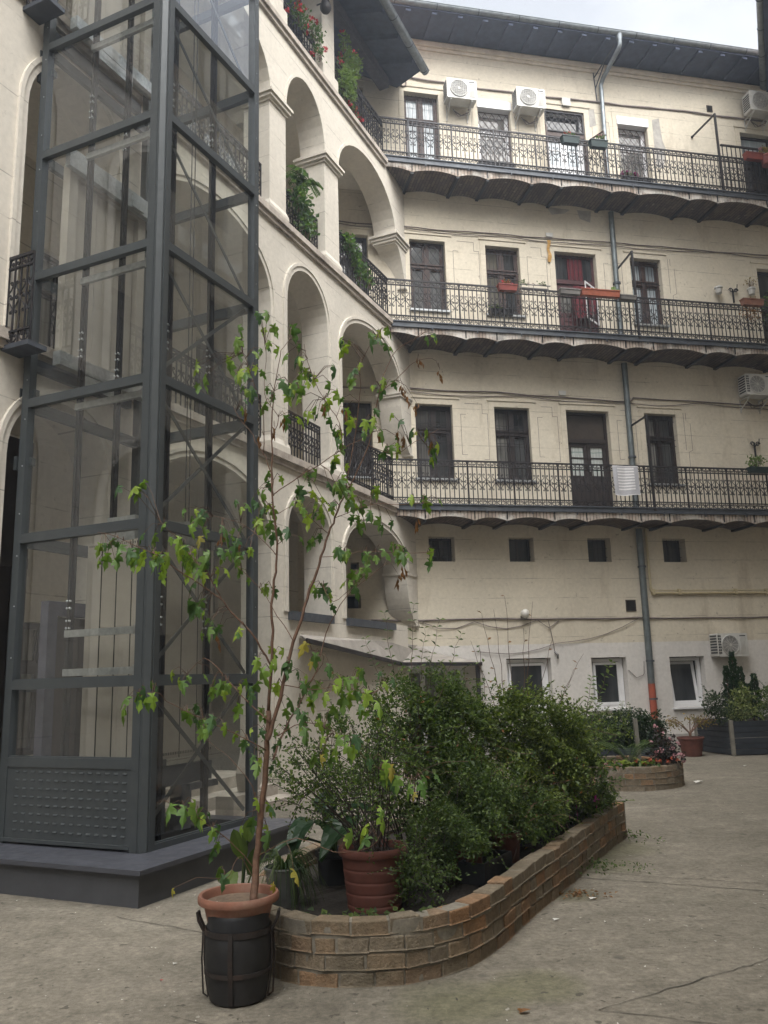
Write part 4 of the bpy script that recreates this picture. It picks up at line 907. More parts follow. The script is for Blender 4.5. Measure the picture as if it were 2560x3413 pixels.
def vent(x0, x1, z0, z1, label):
    t = thing('vent_cover', FB(x0, 0, z0), label, 'vent'); m = MB(FB); frame_rect(m, x0, x1, z0, z1, -.02, .0-.001, .02); m.build('frame', 'inner_brown', t)
    m = MB(FB); m.box(x0+.02, x1-.02, -.006, -.001, z0+.02, z1-.02)
    for k in range(6): m.bar((x0+.02, -.012, lerp(z0, z1, (k+.8)/6.6)), (x1-.02, -.012, lerp(z0, z1, (k+.8)/6.6)), .012, .01)
    m.build('louvre', 'void_dark', t)
vent(8.12, 8.28, 15.74, 15.92, 'small dark square vent high on the top storey wall'); vent(4.69, 4.93, 2.98, 3.23, 'dark square vent left of the drainpipe above the ground floor')
def smallbox(x0, x1, z0, z1, label, d=.07):
    m = MB(FB); m.box(x0, x1, -d, -.001, z0, z1); m.box(x0-.008, x1+.008, -d-.01, -d+.012, z0-.008, z1+.008); one(m, 'junction_box', 'white_metal', FB(x0, 0, z0), label, 'junction box')
smallbox(4.09, 4.29, 15.36, 15.56, 'pale square box on the wall above the white top storey door')
smallbox(3.43, 3.58, 11.80, 11.88, 'tiny white junction box above the orange cloth', .04)
smallbox(3.47, 3.62, 7.88, 7.97, 'tiny white junction box above the lace curtained door', .04)
t = thing('wall_lamp', FB(2.30, 0, 2.92), 'round globe lamp on the rear wall above the white painted band', 'lamp')
m = MB(FB); m.lathe(2.3, -.03, [(.0, 2.86), (.075, 2.87), (.075, 2.9)], 14); m.box(2.25, 2.35, -.07, -.001, 2.83, 2.90); m.build('lamp_base', 'fan_grey', t)
m = MB(FB); m.ball((2.3, -.11, 2.95), .095, 16, 10); m.build('globe', 'lamp_glass', t, smooth=True)
def ac(x0, z0, label, fan=0, w=.73, h=.51, d=.30, brk=True, base=.32):
    t = thing('air_conditioner', FB(x0, 0, z0), label, 'air conditioner', 'outdoor air conditioner units on the rear wall'); y0 = -base-d+.18; y1 = y0+d
    m = MB(FB)
    P = [(x0, z0+.02), (x0+.02, z0), (x0+w-.02, z0), (x0+w, z0+.02), (x0+w, z0+h-.02), (x0+w-.02, z0+h), (x0+.02, z0+h), (x0, z0+h-.02)]
    m.prism(P, lambda u, v, dd: (u, dd, v), y0, y1); b = m.build('casing', 'white_metal', t)
    cx, cz, r = x0+w*.40, z0+h*.5, h*.41
    m = MB(FB); n = 28
    m.face([(cx+r*math.cos(2*math.pi*k/n), y0-.004, cz+r*math.sin(2*math.pi*k/n)) for k in range(n)]); m.build('fan_well', 'fan_grey', b)
    m = MB(FB)
    for rr_ in [r*k/7 for k in range(2, 8)]: m.tube([(cx+rr_*math.cos(2*math.pi*k/n), y0-.016, cz+rr_*math.sin(2*math.pi*k/n)) for k in range(n+1)], .0045 if rr_ < r*.98 else .011, 4)
    for k in range(12 if fan else 0): m.bar((cx, y0-.016, cz), (cx+r*math.cos(k*math.pi/6), y0-.016, cz+r*math.sin(k*math.pi/6)), .006)
    if not fan:
        k = -r
        while k < r:
            q = math.sqrt(max(0, r*r-k*k)); m.bar((cx+k, y0-.018, cz-q), (cx+k, y0-.018, cz+q), .005); m.bar((cx-q, y0-.018, cz+k), (cx+q, y0-.018, cz+k), .005); k += .045
    m.face([(cx+r*.17*math.cos(2*math.pi*k/12), y0-.024, cz+r*.17*math.sin(2*math.pi*k/12)) for k in range(12)])
    m.build('fan_grille', 'white_metal', b)
    m = MB(FB)
    for k in range(7): m.box(x0-.004, x0-.001, y0+.03, y1-.03, z0+.07+k*.06, z0+.105+k*.06)
    for k in range(7):
        for j in range(2): m.box(x0+.015+j*.04, x0+.045+j*.04, y0-.005, y0-.001, z0+.06+k*.06, z0+.10+k*.06) if fan else None
    m.box(x0+w-.19, x0+w-.05, y0-.005, y0-.001, z0+h-.065, z0+h-.045)
    m.build('side_slots', 'black_plastic', b)
    m = MB(FB); frame_rect(m, x0+w-.20, x0+w-.04, z0+.06, z0+h-.10, y0-.008, y0-.001, .012)
    for k in range(9): m.box(x0+w-.18, x0+w-.06, y0-.006, y0-.001, z0+.09+k*.033, z0+.10+k*.033)
    m.build('service_cover', 'white_metal', b)
    if brk:
        for xx in (x0+.1, x0+w-.12): m = MB(FB); m.bar((xx, y0+.02, z0-.02), (xx, 0, z0-.02), .03, .03); m.bar((xx, y0+.03, z0-.03), (xx, 0, z0-.26), .025, .02); m.bar((xx, -.012, z0), (xx, -.012, z0-.32), .03, .02); m.build('wall_bracket', 'white_metal', t)
        m = MB(FB); m.tube([(x0+w-.15, y1-.02, z0+.1), (x0+w-.1, -.12, z0-.1), (x0+w*.6, -.08, z0-.18), (x0+w*.4, -.04, z0-.05)], .014, 6); m.tube([(x0+w-.12, y1-.02, z0+.1), (x0+w-.08, -.1, z0-.14), (x0+w*.5, -.06, z0-.2), (x0+w*.35, -.04, z0)], .009, 6); m.build('hose', 'cable_grey', t)
ac(1.02, 14.90, 'white air conditioner between the first two top storey windows'); ac(2.74, 14.90, 'white air conditioner left of the white top storey door')
ac(9.08, 15.62, 'white air conditioner above the top storey door at the right edge', h=.56); ac(8.0, 7.97, 'white air conditioner on the bare wall below the middle balcony', 1)
ac(6.62, 1.95, 'grey white air conditioner low on the wall above the dark planter', 1, brk=False, base=.22, w=.74, h=.50)
def pole(x, z0, z1, xw, zw, label):
    t = thing('laundry_pole', FB(x, -.85, z0), label, 'pole', 'bracket poles rising from the balcony railings')
    m = MB(FB); m.bar((x, -.87, z0), (x, -.87, z1), .045); m.build('upright', 'black_iron', t)
    m = MB(FB); m.bar((x, -.87, z1-.02), (xw, -.001, zw), .035); m.ball((xw, -.02, zw), .035, 8, 5); m.build('strut', 'black_iron', t)
pole(7.68, 12.86, 14.99, 7.6, 14.94, 'dark iron pole braced to the wall on the top balcony'); pole(5.11, 8.98, 11.12, 5.17, 11.08, 'dark iron pole braced to the wall on the middle balcony'); pole(5.10, 5.05, 7.20, 5.13, 7.18, 'dark iron pole braced to the wall on the lowest balcony')
m = MB(FB); lo = 12.95
m.bar((7.72, -.90, 14.12), (10.8, -.90, 14.12), .04); m.bar((7.72, -.90, 13.2), (10.8, -.90, 13.2), .02)
for k in range(26): m.bar((7.76+k*.12, -.90, lo), (7.76+k*.12, -.90, 14.12), .018)
one(m, 'balcony_gate', 'black_iron', FB(7.7, -.9, lo), 'taller plain black bar screen at the right end of the top railing', 'railing')
m = MB(FB); m.box(8.55, 10.8, -.82, -.79, 12.95, 13.9); one(m, 'balcony_screen', 'inner_brown', FB(8.55, -.8, 12.95), 'dark brown panel behind the bars at the right end of the top balcony', 'screen')
m = MB(FB); m.tube([(5.84, -.4, 17.2), (5.84, -.4, 17.44), (7.17, -.4, 17.42), (7.17, -.4, 17.2)], .016, 5); one(m, 'roof_rail', 'black_iron', FB(5.84, -.4, 17.2), 'thin black snow rail standing on the roof edge', 'rail')
m = MB(FB)
for k in range(10):
    z = 11.70-k*.055; a = 3.43+.012*math.sin(k*1.3); b = 3.50+.018*math.sin(k*.9+1); y = -.04-.012*math.sin(k*1.1)
    z2 = z-.055; a2 = 3.43+.012*math.sin((k+1)*1.3); b2 = 3.50+.018*math.sin((k+1)*.9+1); y2 = -.04-.012*math.sin((k+1)*1.1)
    m.face(((a, y, z), (b, y-.012, z), (b2, y2-.012, z2), (a2, y2, z2)))
one(m, 'hanging_cloth', 'yellow_cloth', FB(3.46, 0, 11.7), 'faded orange cloth strip hanging on the wall beside the red door', 'cloth')
t = thing('towel', FB(4.47, -.9, 6.0), 'grey towel with white stripes hung over the lowest railing', 'towel'); m = MB(FB); NXT, NZT = 14, 12
tw = lambda u, v, e=0: (4.17+.60*u+.015*v, -.885-e-.012*math.sin(u*9+v*2)-.01*v, 6.02-.64*v-.015*math.sin(u*5)*v)
for i in range(NXT):
    for j in range(NZT):
        q = [tw(i/NXT, j/NZT), tw((i+1)/NXT, j/NZT), tw((i+1)/NXT, (j+1)/NZT), tw(i/NXT, (j+1)/NZT)]; m.face(q)
for i in range(3, 11):
    for j in range(8):
        v0, v1 = .06+j*.10, .06+j*.10+.055; m.face([tw(.17+(i-3)/8*.65, v0, .004), tw(.17+(i-2)/8*.65, v0, .004), tw(.17+(i-2)/8*.65, v1, .004), tw(.17+(i-3)/8*.65, v1, .004)], 1)
for v0, v1 in ((-.01, .02), (.975, 1.0)):
    for i in range(NXT): m.face([tw(i/NXT, v0, .004), tw((i+1)/NXT, v0, .004), tw((i+1)/NXT, v1, .004), tw(i/NXT, v1, .004)], 1)
m.build('cloth', ['grey_towel', 'white_towel'], t)
# ------------------------------------------------------------------ foliage helpers
def leaf_quad(mb, p, d, n, L, W_, fold=.25, mi=0):
    """one small leaf: two folded faces"""
    s_ = d.cross(n); s_ = s_.normalized() if s_.length > 1e-6 else Vector((1, 0, 0)); n = s_.cross(d).normalized()
    a = mb.P(tuple(p)); b = mb.P(tuple(p+d*L*.5+s_*W_*.5+n*W_*fold)); c = mb.P(tuple(p+d*L)); e = mb.P(tuple(p+d*L*.5-s_*W_*.5+n*W_*fold))
    mb.fi((a, b, c), mi); mb.fi((a, c, e), mi)
def rdir(rng, up=0.0):
    while True:
        v = Vector((rng.uniform(-1, 1), rng.uniform(-1, 1), rng.uniform(-1, 1)+up))
        if .1 < v.length < 1.6: return v.normalized()
def blob_leaves(mb, rng, blobs, n, L, W_=None, shell=.55, droop=-.1):
    W_ = W_ or L*.55; tot = sum(b[3]*b[4]*b[5] for b in blobs)
    ph = [rng.uniform(0, 6) for _ in range(6)]
    for cx, cy, cz, rx, ry, rz in blobs:
        for _ in range(int(n*rx*ry*rz/tot)):
            v = rdir(rng); r_ = (shell+(1-shell)*rng.random()) if rng.random() < .8 else rng.random()
            r_ *= 1+.14*math.sin(v.x*7+cx*5)*math.sin(v.z*6+cy*3)+.1*math.sin(v.y*11)
            p = Vector((cx+v.x*rx*r_, cy+v.y*ry*r_, cz+v.z*rz*r_))
            q = p/max(.05, L*4.2); cl = math.sin(q.x+ph[0])*math.sin(q.y*1.1+ph[1])+math.sin(q.z*1.2+ph[2])*math.sin(q.x*.7+q.y*.6+ph[3])+.6*math.sin(q.x*2.3+q.z*1.9+ph[4])
            if L < .05 and cl < -.55+.5*rng.random(): continue
            d = (v*.5+rdir(rng)*.9+Vector((0, 0, droop))).normalized(); k = rng.uniform(.55, 1.4)
            leaf_quad(mb, p, d, (rdir(rng)+Vector((0, 0, 1.2))).normalized(), L*k, W_*k)
def sprays(mb, st, rng, blobs, n, reach, L, W_, per=9, r=.0035, zlow=.32):
    """arching twigs that poke out of the mass, with leaves in two rows"""
    for _ in range(n):
        cx, cy, cz, rx, ry, rz = rng.choice(blobs); v = rdir(rng, .25); p = Vector((cx+v.x*rx*.75, cy+v.y*ry*.75, cz+v.z*rz*.75))
        d = (v+Vector((0, 0, .35))+rdir(rng)*.45).normalized(); P = [p.copy()]; ln = reach*rng.uniform(.5, 1.2)
        for k in range(per):
            d = (d+Vector((0, 0, -.07))+rdir(rng)*.12).normalized(); p = p+d*ln/per; 
            if p.z < zlow: p.z = zlow+.02
            P.append(p.copy())
            s_ = d.cross(Vector((0, 0, 1))); s_ = s_.normalized() if s_.length > .05 else Vector((1, 0, 0))
            for sg in (-1, 1):
                if rng.random() < .85: leaf_quad(mb, p, (d*.45+s_*sg+rdir(rng)*.25).normalized(), (Vector((0, 0, 1))+rdir(rng)*.4).normalized(), L*rng.uniform(.7, 1.2), W_*rng.uniform(.7, 1.2))
        st.tube([tuple(q) for q in P], [r*(1-.7*k/per) for k in range(per+1)], 4)
def shrub(name, base, label, blobs, n, L, mat, seed, stems=10, spr=30, reach=.4, stem='dark_stem', fr=FW, W_=None, group=None, cat='shrub', sr=.006, shell=.5):
    rng = random.Random(seed); t = thing(name, fr(*base), label, cat, group); m = MB(fr); sm = MB(fr)
    blob_leaves(m, rng, blobs, n, L, W_, shell)
    for _ in range(stems):
        b = rng.choice(blobs); v = rdir(rng); p = Vector(base)+Vector((rng.uniform(-.08, .08), rng.uniform(-.08, .08), 0)); q = Vector((b[0]+v.x*b[3]*.6, b[1]+v.y*b[4]*.6, b[2]+v.z*b[5]*.6))
        P = [tuple(p.lerp(q, k/5)+Vector((0, 0, .12*math.sin(math.pi*k/5)))+rdir(rng)*.015) for k in range(6)]; sm.tube(P, [sr*(1-.12*k) for k in range(6)], 5)
    if spr: sprays(m, sm, rng, blobs, spr, reach, L*1.05, (W_ or L*.55)*1.05)
    m.build('foliage', mat, t)
    if stems or spr: sm.build('stems', stem, t)
    return t
def pot(name, cx, cy, z0, rb, rt, h, mat, label, soilm='soil', rim=.018, fr=FW, rings=0, group=None, cat='flower pot', sy=1):
    t = thing(name, fr(cx, cy, z0), label, cat, group); m = MB(fr); P = [(0, z0), (rb*.95, z0), (rb, z0+.006)]
    zr = z0+h-max(.045, h*.13); rr_ = lerp(rb, rt-rim, .93)
    for k in range(rings):
        zz = lerp(z0, zr, (k+1)/(rings+1)); q = lerp(rb, rr_, (k+1)/(rings+1)); P += [(q, zz-.016), (q, zz-.006), (q-.0022, zz-.003), (q-.0022, zz+.003), (q, zz+.006), (q+.0005, zz+.016)]
    P += [(rr_, zr), (rt-.004, zr+.004), (rt, zr+.014), (rt, z0+h-.012), (rt-.006, z0+h), (rt-.022, z0+h-.002), (rt-.028, z0+h-.012), (rt-.034, z0+h-.05)]
    m.lathe(cx, cy, P, 40, sy=sy); m.build('pot', mat, t, smooth='auto')
    s_ = MB(fr); s_.disc(cx, cy, z0+h-.045, rt-.03, 32); s_.build('soil', soilm, t); return t
# ------------------------------------------------------------------ flower boxes on the balconies
def fbox(x0, x1, z0, h, mat, label, y=-.97, d=.15, fr=FB, soilz=.02, name='flower_box'):
    t = thing(name, fr((x0+x1)/2, y, z0), label, 'flower box', 'flower boxes on the balconies'); m = MB(fr); e = .018
    lo = [m.P(p) for p in ((x0+e, y-d/2+e, z0), (x1-e, y-d/2+e, z0), (x1-e, y+d/2-e, z0), (x0+e, y+d/2-e, z0))]
    hi = [m.P(p) for p in ((x0, y-d/2, z0+h-.02), (x1, y-d/2, z0+h-.02), (x1, y+d/2, z0+h-.02), (x0, y+d/2, z0+h-.02))]
    for k in range(4): m.fi((lo[k], lo[(k+1) % 4], hi[(k+1) % 4], hi[k]))
    m.fi(lo[::-1]); m.box(x0-.008, x1+.008, y-d/2-.008, y-d/2+.012, z0+h-.022, z0+h); m.box(x0-.008, x1+.008, y+d/2-.012, y+d/2+.008, z0+h-.022, z0+h); m.box(x0-.008, x0+.012, y-d/2+.012, y+d/2-.012, z0+h-.022, z0+h); m.box(x1-.012, x1+.008, y-d/2+.012, y+d/2-.012, z0+h-.022, z0+h)
    m.build('box', mat, t); s_ = MB(fr); s_.face(((x0, y-d/2, z0+h-soilz-.015), (x1, y-d/2, z0+h-soilz-.015), (x1, y+d/2, z0+h-soilz-.015), (x0, y+d/2, z0+h-soilz-.015))); s_.build('soil', 'soil', t); return t
def flowers(name, label, fr, blobs, nleaf, L, leafm, petal, nfl, fs, seed, cat='plant', stems=4):
    rng = random.Random(seed); b0 = blobs[0]; t = thing(name, fr(b0[0], b0[1], b0[2]-b0[5]), label, cat, 'plants on the balconies'); m = MB(fr); sm = MB(fr)
    blob_leaves(m, rng, blobs, nleaf, L, L*.7, .35)
    for b in blobs:
        for _ in range(stems): v = rdir(rng); sm.tube([(b[0]+v.x*b[3]*.2, b[1], b[2]-b[5]), (b[0]+v.x*b[3]*.5, b[1]+v.y*b[4]*.4, b[2]), (b[0]+v.x*b[3]*.8, b[1]+v.y*b[4]*.8, b[2]+v.z*b[5]*.8)], .006, 4)
    sm.build('stems', 'twig_bark', t)
    if petal and nfl:
        f_ = None
        for _ in range(nfl):
            b = rng.choice(blobs); v = rdir(rng, .5); c = Vector((b[0]+v.x*b[3], b[1]+v.y*b[4], b[2]+v.z*b[5]))
            for k in range(9): leaf_quad(m, c+rdir(rng)*fs*.3, rdir(rng, .3), rdir(rng), fs*.7, fs*.6, mi=1)
    m.build('foliage', [leafm, petal] if petal else leafm, t); return t
fbox(3.54, 3.96, 13.62, .18, 'green_plastic', 'dark green flower box on the top railing left of the drainpipe', d=.16); flowers('geranium', 'small red flowered plant in the left dark green top box', FB, [(3.76, -.97, 13.84, .14, .07, .07)], 60, .05, 'balcony_leaf', 'orange_petal', 4, .06, 1)
fbox(4.24, 4.66, 13.60, .18, 'green_plastic', 'dark green flower box on the top railing in front of the drainpipe', d=.16); flowers('geranium', 'small plant with a pink flower in the right dark green top box', FB, [(4.52, -.97, 13.84, .12, .07, .09)], 80, .05, 'balcony_leaf', 'pink_petal', 2, .06, 2)
fbox(1.62, 2.02, 13.0, .15, 'black_plastic', 'left of two black boxes standing on the top balcony floor', y=-.66); fbox(2.06, 2.44, 13.0, .15, 'black_plastic', 'right of two black boxes standing on the top balcony floor', y=-.66)
fbox(5.17, 5.50, 13.0, .14, 'black_plastic', 'black box of magenta flowers on the top balcony floor', y=-.66); flowers('petunia', 'bright magenta flowers in a black box on the top balcony', FB, [(5.36, -.66, 13.20, .22, .09, .07)], 90, .05, 'balcony_leaf', 'magenta_petal', 14, .075, 3)
fbox(5.56, 5.88, 13.0, .14, 'black_plastic', 'bare black box right of the magenta flowers', y=-.66)
fbox(8.26, 8.72, 13.72, .17, 'red_plastic', 'brick red flower box on the tall bars at the right end of the top balcony', y=-1.02); 
pot('balcony_pot', 8.86, -1.02, 13.62, .12, .16, .24, 'red_plastic', 'round red pot at the right end of the top balcony', fr=FB); flowers('geranium', 'withered pink flowered plant in the round red pot', FB, [(8.88, -1.02, 13.98, .20, .12, .12)], 160, .06, 'autumn_leaf', 'pink_petal', 4, .08, 4)
fbox(1.78, 2.20, 9.84, .14, 'red_plastic', 'short red flower box on the middle railing by the brown window', y=-.99); flowers('red_plant', 'reddish plant in the short red middle box', FB, [(1.98, -.99, 10.04, .12, .06, .06)], 60, .05, 'dead_leaf', 'red_petal', 3, .05, 5)
fbox(1.64, 2.20, 9.40, .12, 'black_plastic', 'long dark box hung inside the middle railing', y=-.72); flowers('dark_plant', 'dark creeping plant in the long box inside the middle railing', FB, [(1.8, -.72, 9.57, .18, .06, .06)], 90, .05, 'bush_leaf', None, 0, 0, 6)
fbox(3.20, 3.68, 9.86, .12, 'grey_plastic', 'weathered grey flower box on the middle railing by the red door', y=-.99)
fbox(3.70, 4.62, 9.86, .15, 'orange_plastic', 'long orange flower box on the middle railing in front of the red door', y=-1.0); flowers('sprouts', 'few pale leaves at the right end of the orange box', FB, [(4.52, -1.0, 10.06, .10, .06, .06)], 40, .06, 'pale_balcony_leaf', None, 0, 0, 7)
fbox(4.64, 5.03, 9.84, .10, 'grey_plastic', 'narrow empty tray on the middle railing at the iron pole', y=-.98)
fbox(7.72, 8.26, 9.92, .15, 'terracotta_pale', 'terracotta flower box on the middle railing at the right', y=-1.0); flowers('trailing_plant', 'withered plant trailing from the terracotta box on the middle railing', FB, [(7.9, -1.04, 9.7, .3, .08, .22), (8.0, -1.0, 10.1, .14, .07, .06)], 120, .05, 'dead_leaf', None, 0, 0, 8)
m = MB(FB); m.bar((2.3, -.99, 9.95), (2.95, -.99, 9.95), .03, .02); m.bar((2.3, -.99, 10.03), (3.0, -.99, 10.03), .02); [m.bar((x, -.99, 9.85), (x, -.99, 10.04), .012) for x in (2.32, 2.6, 2.93)]
one(m, 'planter_rack', 'grey_plastic', FB(2.3, -.99, 9.9), 'wire rack with creeping leaves on the middle railing', 'rack'); flowers('creeper', 'grey green creeper lying along the wire rack on the middle railing', FB, [(2.5, -.99, 10.07, .28, .05, .05), (2.8, -.99, 10.07, .16, .04, .03), (2.28, -.99, 9.92, .08, .05, .1)], 220, .04, 'balcony_leaf', None, 0, 0, 9)
fbox(7.40, 7.92, 5.92, .13, 'green_plastic', 'dark green flower box on the lowest railing at the right', y=-.99); flowers('bamboo_plant', 'light green bushy plant in the dark green box on the lowest railing', FB, [(7.62, -.99, 6.2, .24, .1, .14), (7.5, -.99, 6.08, .12, .08, .08)], 200, .06, 'pale_balcony_leaf', None, 0, 0, 10)
flowers('climber', 'leafy green plant at the right end of the middle balcony', FB, [(8.75, -.7, 10.0, .25, .2, .45), (8.7, -.9, 9.3, .2, .1, .4)], 420, .07, 'balcony_leaf', None, 0, 0, 11)
flowers('red_begonia', 'red flowering plant hidden low at the right end of the top gallery railing', FA, [(-2.55, -.03, 12.95, .28, .06, .10)], 60, .05, 'balcony_leaf', 'red_petal', 6, .09, 12)
for x, z, lab in ((8.24, 10.72, 'scrolled iron wall bracket beside the terracotta box on the middle storey'), (8.34, 6.82, 'scrolled iron wall bracket above the lowest balcony at the right')):
    m = MB(FB); m.bar((x, -.03, z-.25), (x, -.03, z+.1), .03)
    for sg in (-1, 1): m.tube([(x+sg*u, -.06, z+v) for u, v in spiral(.07, .06, .06, 0, 1.2)], .014, 4)
    m.tube([(x, -.03, z), (x, -.2, z+.05), (x, -.22, z+.14)], .012, 5); one(m, 'wall_bracket', 'black_iron', FB(x, 0, z), lab, 'bracket')
for x, z, lab in ((7.77, 10.62, 'small white pot hung on the wall right of the middle storey windows'), (8.68, 10.66, 'small white pot with a twiggy plant on the middle storey wall at the right')):
    pot('wall_pot', x, -.14, z, .07, .10, .17, 'white_metal', lab, fr=FB)
flowers('twiggy_plant', 'bare twiggy plant in the small white wall pot', FB, [(8.68, -.16, 10.95, .2, .1, .16)], 50, .05, 'autumn_leaf', None, 0, 0, 13, stems=12)
# plants on the gallery railings
flowers('geranium', 'red geranium trailing over the top gallery railing by the round black lamp', FA, [(-4.75, -.03, 13.45, .38, .16, .20), (-4.25, -.06, 13.50, .28, .15, .22), (-4.1, -.05, 13.2, .2, .12, .2)], 420, .06, 'balcony_leaf', 'red_petal', 15, .08, 14)
flowers('fuchsia_bush', 'tall pale green bush with red flowers on the top gallery by the roof beam', FA, [(-2.95, -.02, 13.35, .36, .2, .42), (-2.7, .0, 13.95, .30, .2, .30), (-2.85, .02, 14.35, .12, .12, .30), (-2.35, 0, 14.25, .14, .12, .26)], 1900, .065, 'pale_balcony_leaf', 'red_petal', 10, .09, 15)
m = MB(FA); m.ball((-4.02, -.16, 14.18), .11, 14, 8, sz=1.2); m.lathe(-4.02, -.16, [(.05, 14.28), (.08, 14.3), (.03, 14.36)], 12); m.bar((-4.02, -.12, 14.3), (-4.02, .03, 14.3), .02); one(m, 'pier_lamp', 'black_iron', FA(-4.02, 0, 14.2), 'round black lamp on the top gallery pier above the red geranium', 'lamp', smooth='auto')
flowers('leafy_plant', 'big fern-like houseplant with pale lower leaves on the second gallery railing', FA, [(-4.72, .02, 9.80, .30, .18, .24), (-4.55, .0, 9.45, .34, .14, .26), (-4.62, .05, 10.2, .14, .12, .22)], 520, .085, 'balcony_leaf', None, 0, 0, 16)
rng = random.Random(17); m = MB(FA)
for _ in range(11):
    a = rng.uniform(0, 6.28); ln = rng.uniform(.35, .6); P = [Vector((-4.6+math.cos(a)*ln*t, .05+math.sin(a)*ln*.5*t, 10.25+.45*t-.5*t*t+rng.uniform(-.04, .04))) for t in (0, .25, .5, .75, 1)]
    m.tube([tuple(p) for p in P], .006, 4)
    for k in range(12):
        t = .2+.8*k/12; i = min(3, int(t*4)); p = P[i].lerp(P[i+1], t*4-i)
        for sg in (-1, 1): leaf_quad(m, p, Vector((-math.sin(a)*sg*.8+.3*math.cos(a), math.cos(a)*sg*.5, -.35)).normalized(), Vector((0, 0, 1)), .13*(1.1-.5*t), .035)
one(m, 'pinnate_plant', 'balcony_leaf', FA(-4.6, .05, 9.8), 'plant with long feathery fronds rising above the second gallery railing', 'plant', 'plants on the balconies')
flowers('trailing_cactus', 'trailing plant with rounded leaves over the second gallery railing beside the corner window', FA, [(-2.95, -.02, 9.85, .28, .14, .22), (-2.6, -.05, 9.55, .24, .12, .3), (-2.2, -.08, 9.45, .18, .08, .2)], 420, .09, 'balcony_leaf', None, 0, 0, 18)
# ------------------------------------------------------------------ canopy, steps
t = thing('entrance_canopy', FB(.2, -.5, 1.95), 'grey boarded lean-to canopy over the entrance in the courtyard corner', 'canopy')
F1, F2, F3 = FA(-5.4, -.4, 2.27), FB(-.60, -.95, 1.965), FB(1.0, -.95, 1.93); G1, G2, G3 = FA(-4.95, -.02, 2.37), FB(-.05, -.02, 2.33), FB(1.30, -.03, 1.96)
Ga = FA(-2.31, -.02, 2.36); Gb = FB(.31, -.02, 2.17)
m = MB()
for dz in (0, -.025): m.face([tuple(p+Vector((0, 0, dz))) for p in (F1, F2, Ga, G1)]); m.face([tuple(p+Vector((0, 0, dz))) for p in (F2, G2, Ga)]); m.face([tuple(p+Vector((0, 0, dz))) for p in (F2, F3, Gb, G2)]); m.face([tuple(p+Vector((0, 0, dz))) for p in (F3, G3, Gb)])
m.build('roof_board', 'canopy_board', t)
m = MB()
for a, b in ((F1, F2), (F2, F3), (F3, G3)): m.bar(tuple(a-Vector((0, 0, .02))), tuple(b-Vector((0, 0, .02))), .03, .07)
m.build('edge_trim', 'black_iron', t)
m = MB(FB); m.bar((.93, -.9, 0), (.93, -.9, 1.9), .07); m.build('post', 'black_iron', t)
t = thing('stone_steps', FA(-6.4, 0, 0), 'worn grey stone steps leading into the wide arch behind the lift', 'steps'); m = MB(FA)
for k in range(3): m.box(-8.55+.35*0, -5.8, -.45+.3*k, 1.6, -.02+.15*k, .15*(k+1))
m.build('step', 'stone_step', t)
m = MB(FA); m.box(-7.75, -7.05, -.75, -.50, -.02, .38); tag(m.build('kerb_block', 'stone_step', loc=FA(-7.4, -.6, 0)), 'square pale stone block in front of the steps behind the lift', 'stone')
m = MB(FA); random.seed(5); P = [(-7.38, .40), (-7.16, .40), (-7.08, .62), (-7.12, .88), (-7.22, .98), (-7.33, .82), (-7.42, .6)]; m.prism(P, lambda u, v, d: (u, d, v), -.72, -.55); tag(m.build('broken_stone', 'stone_step', loc=FA(-7.2, -.6, .38)), 'broken upright piece of stone standing on the pale block', 'stone')
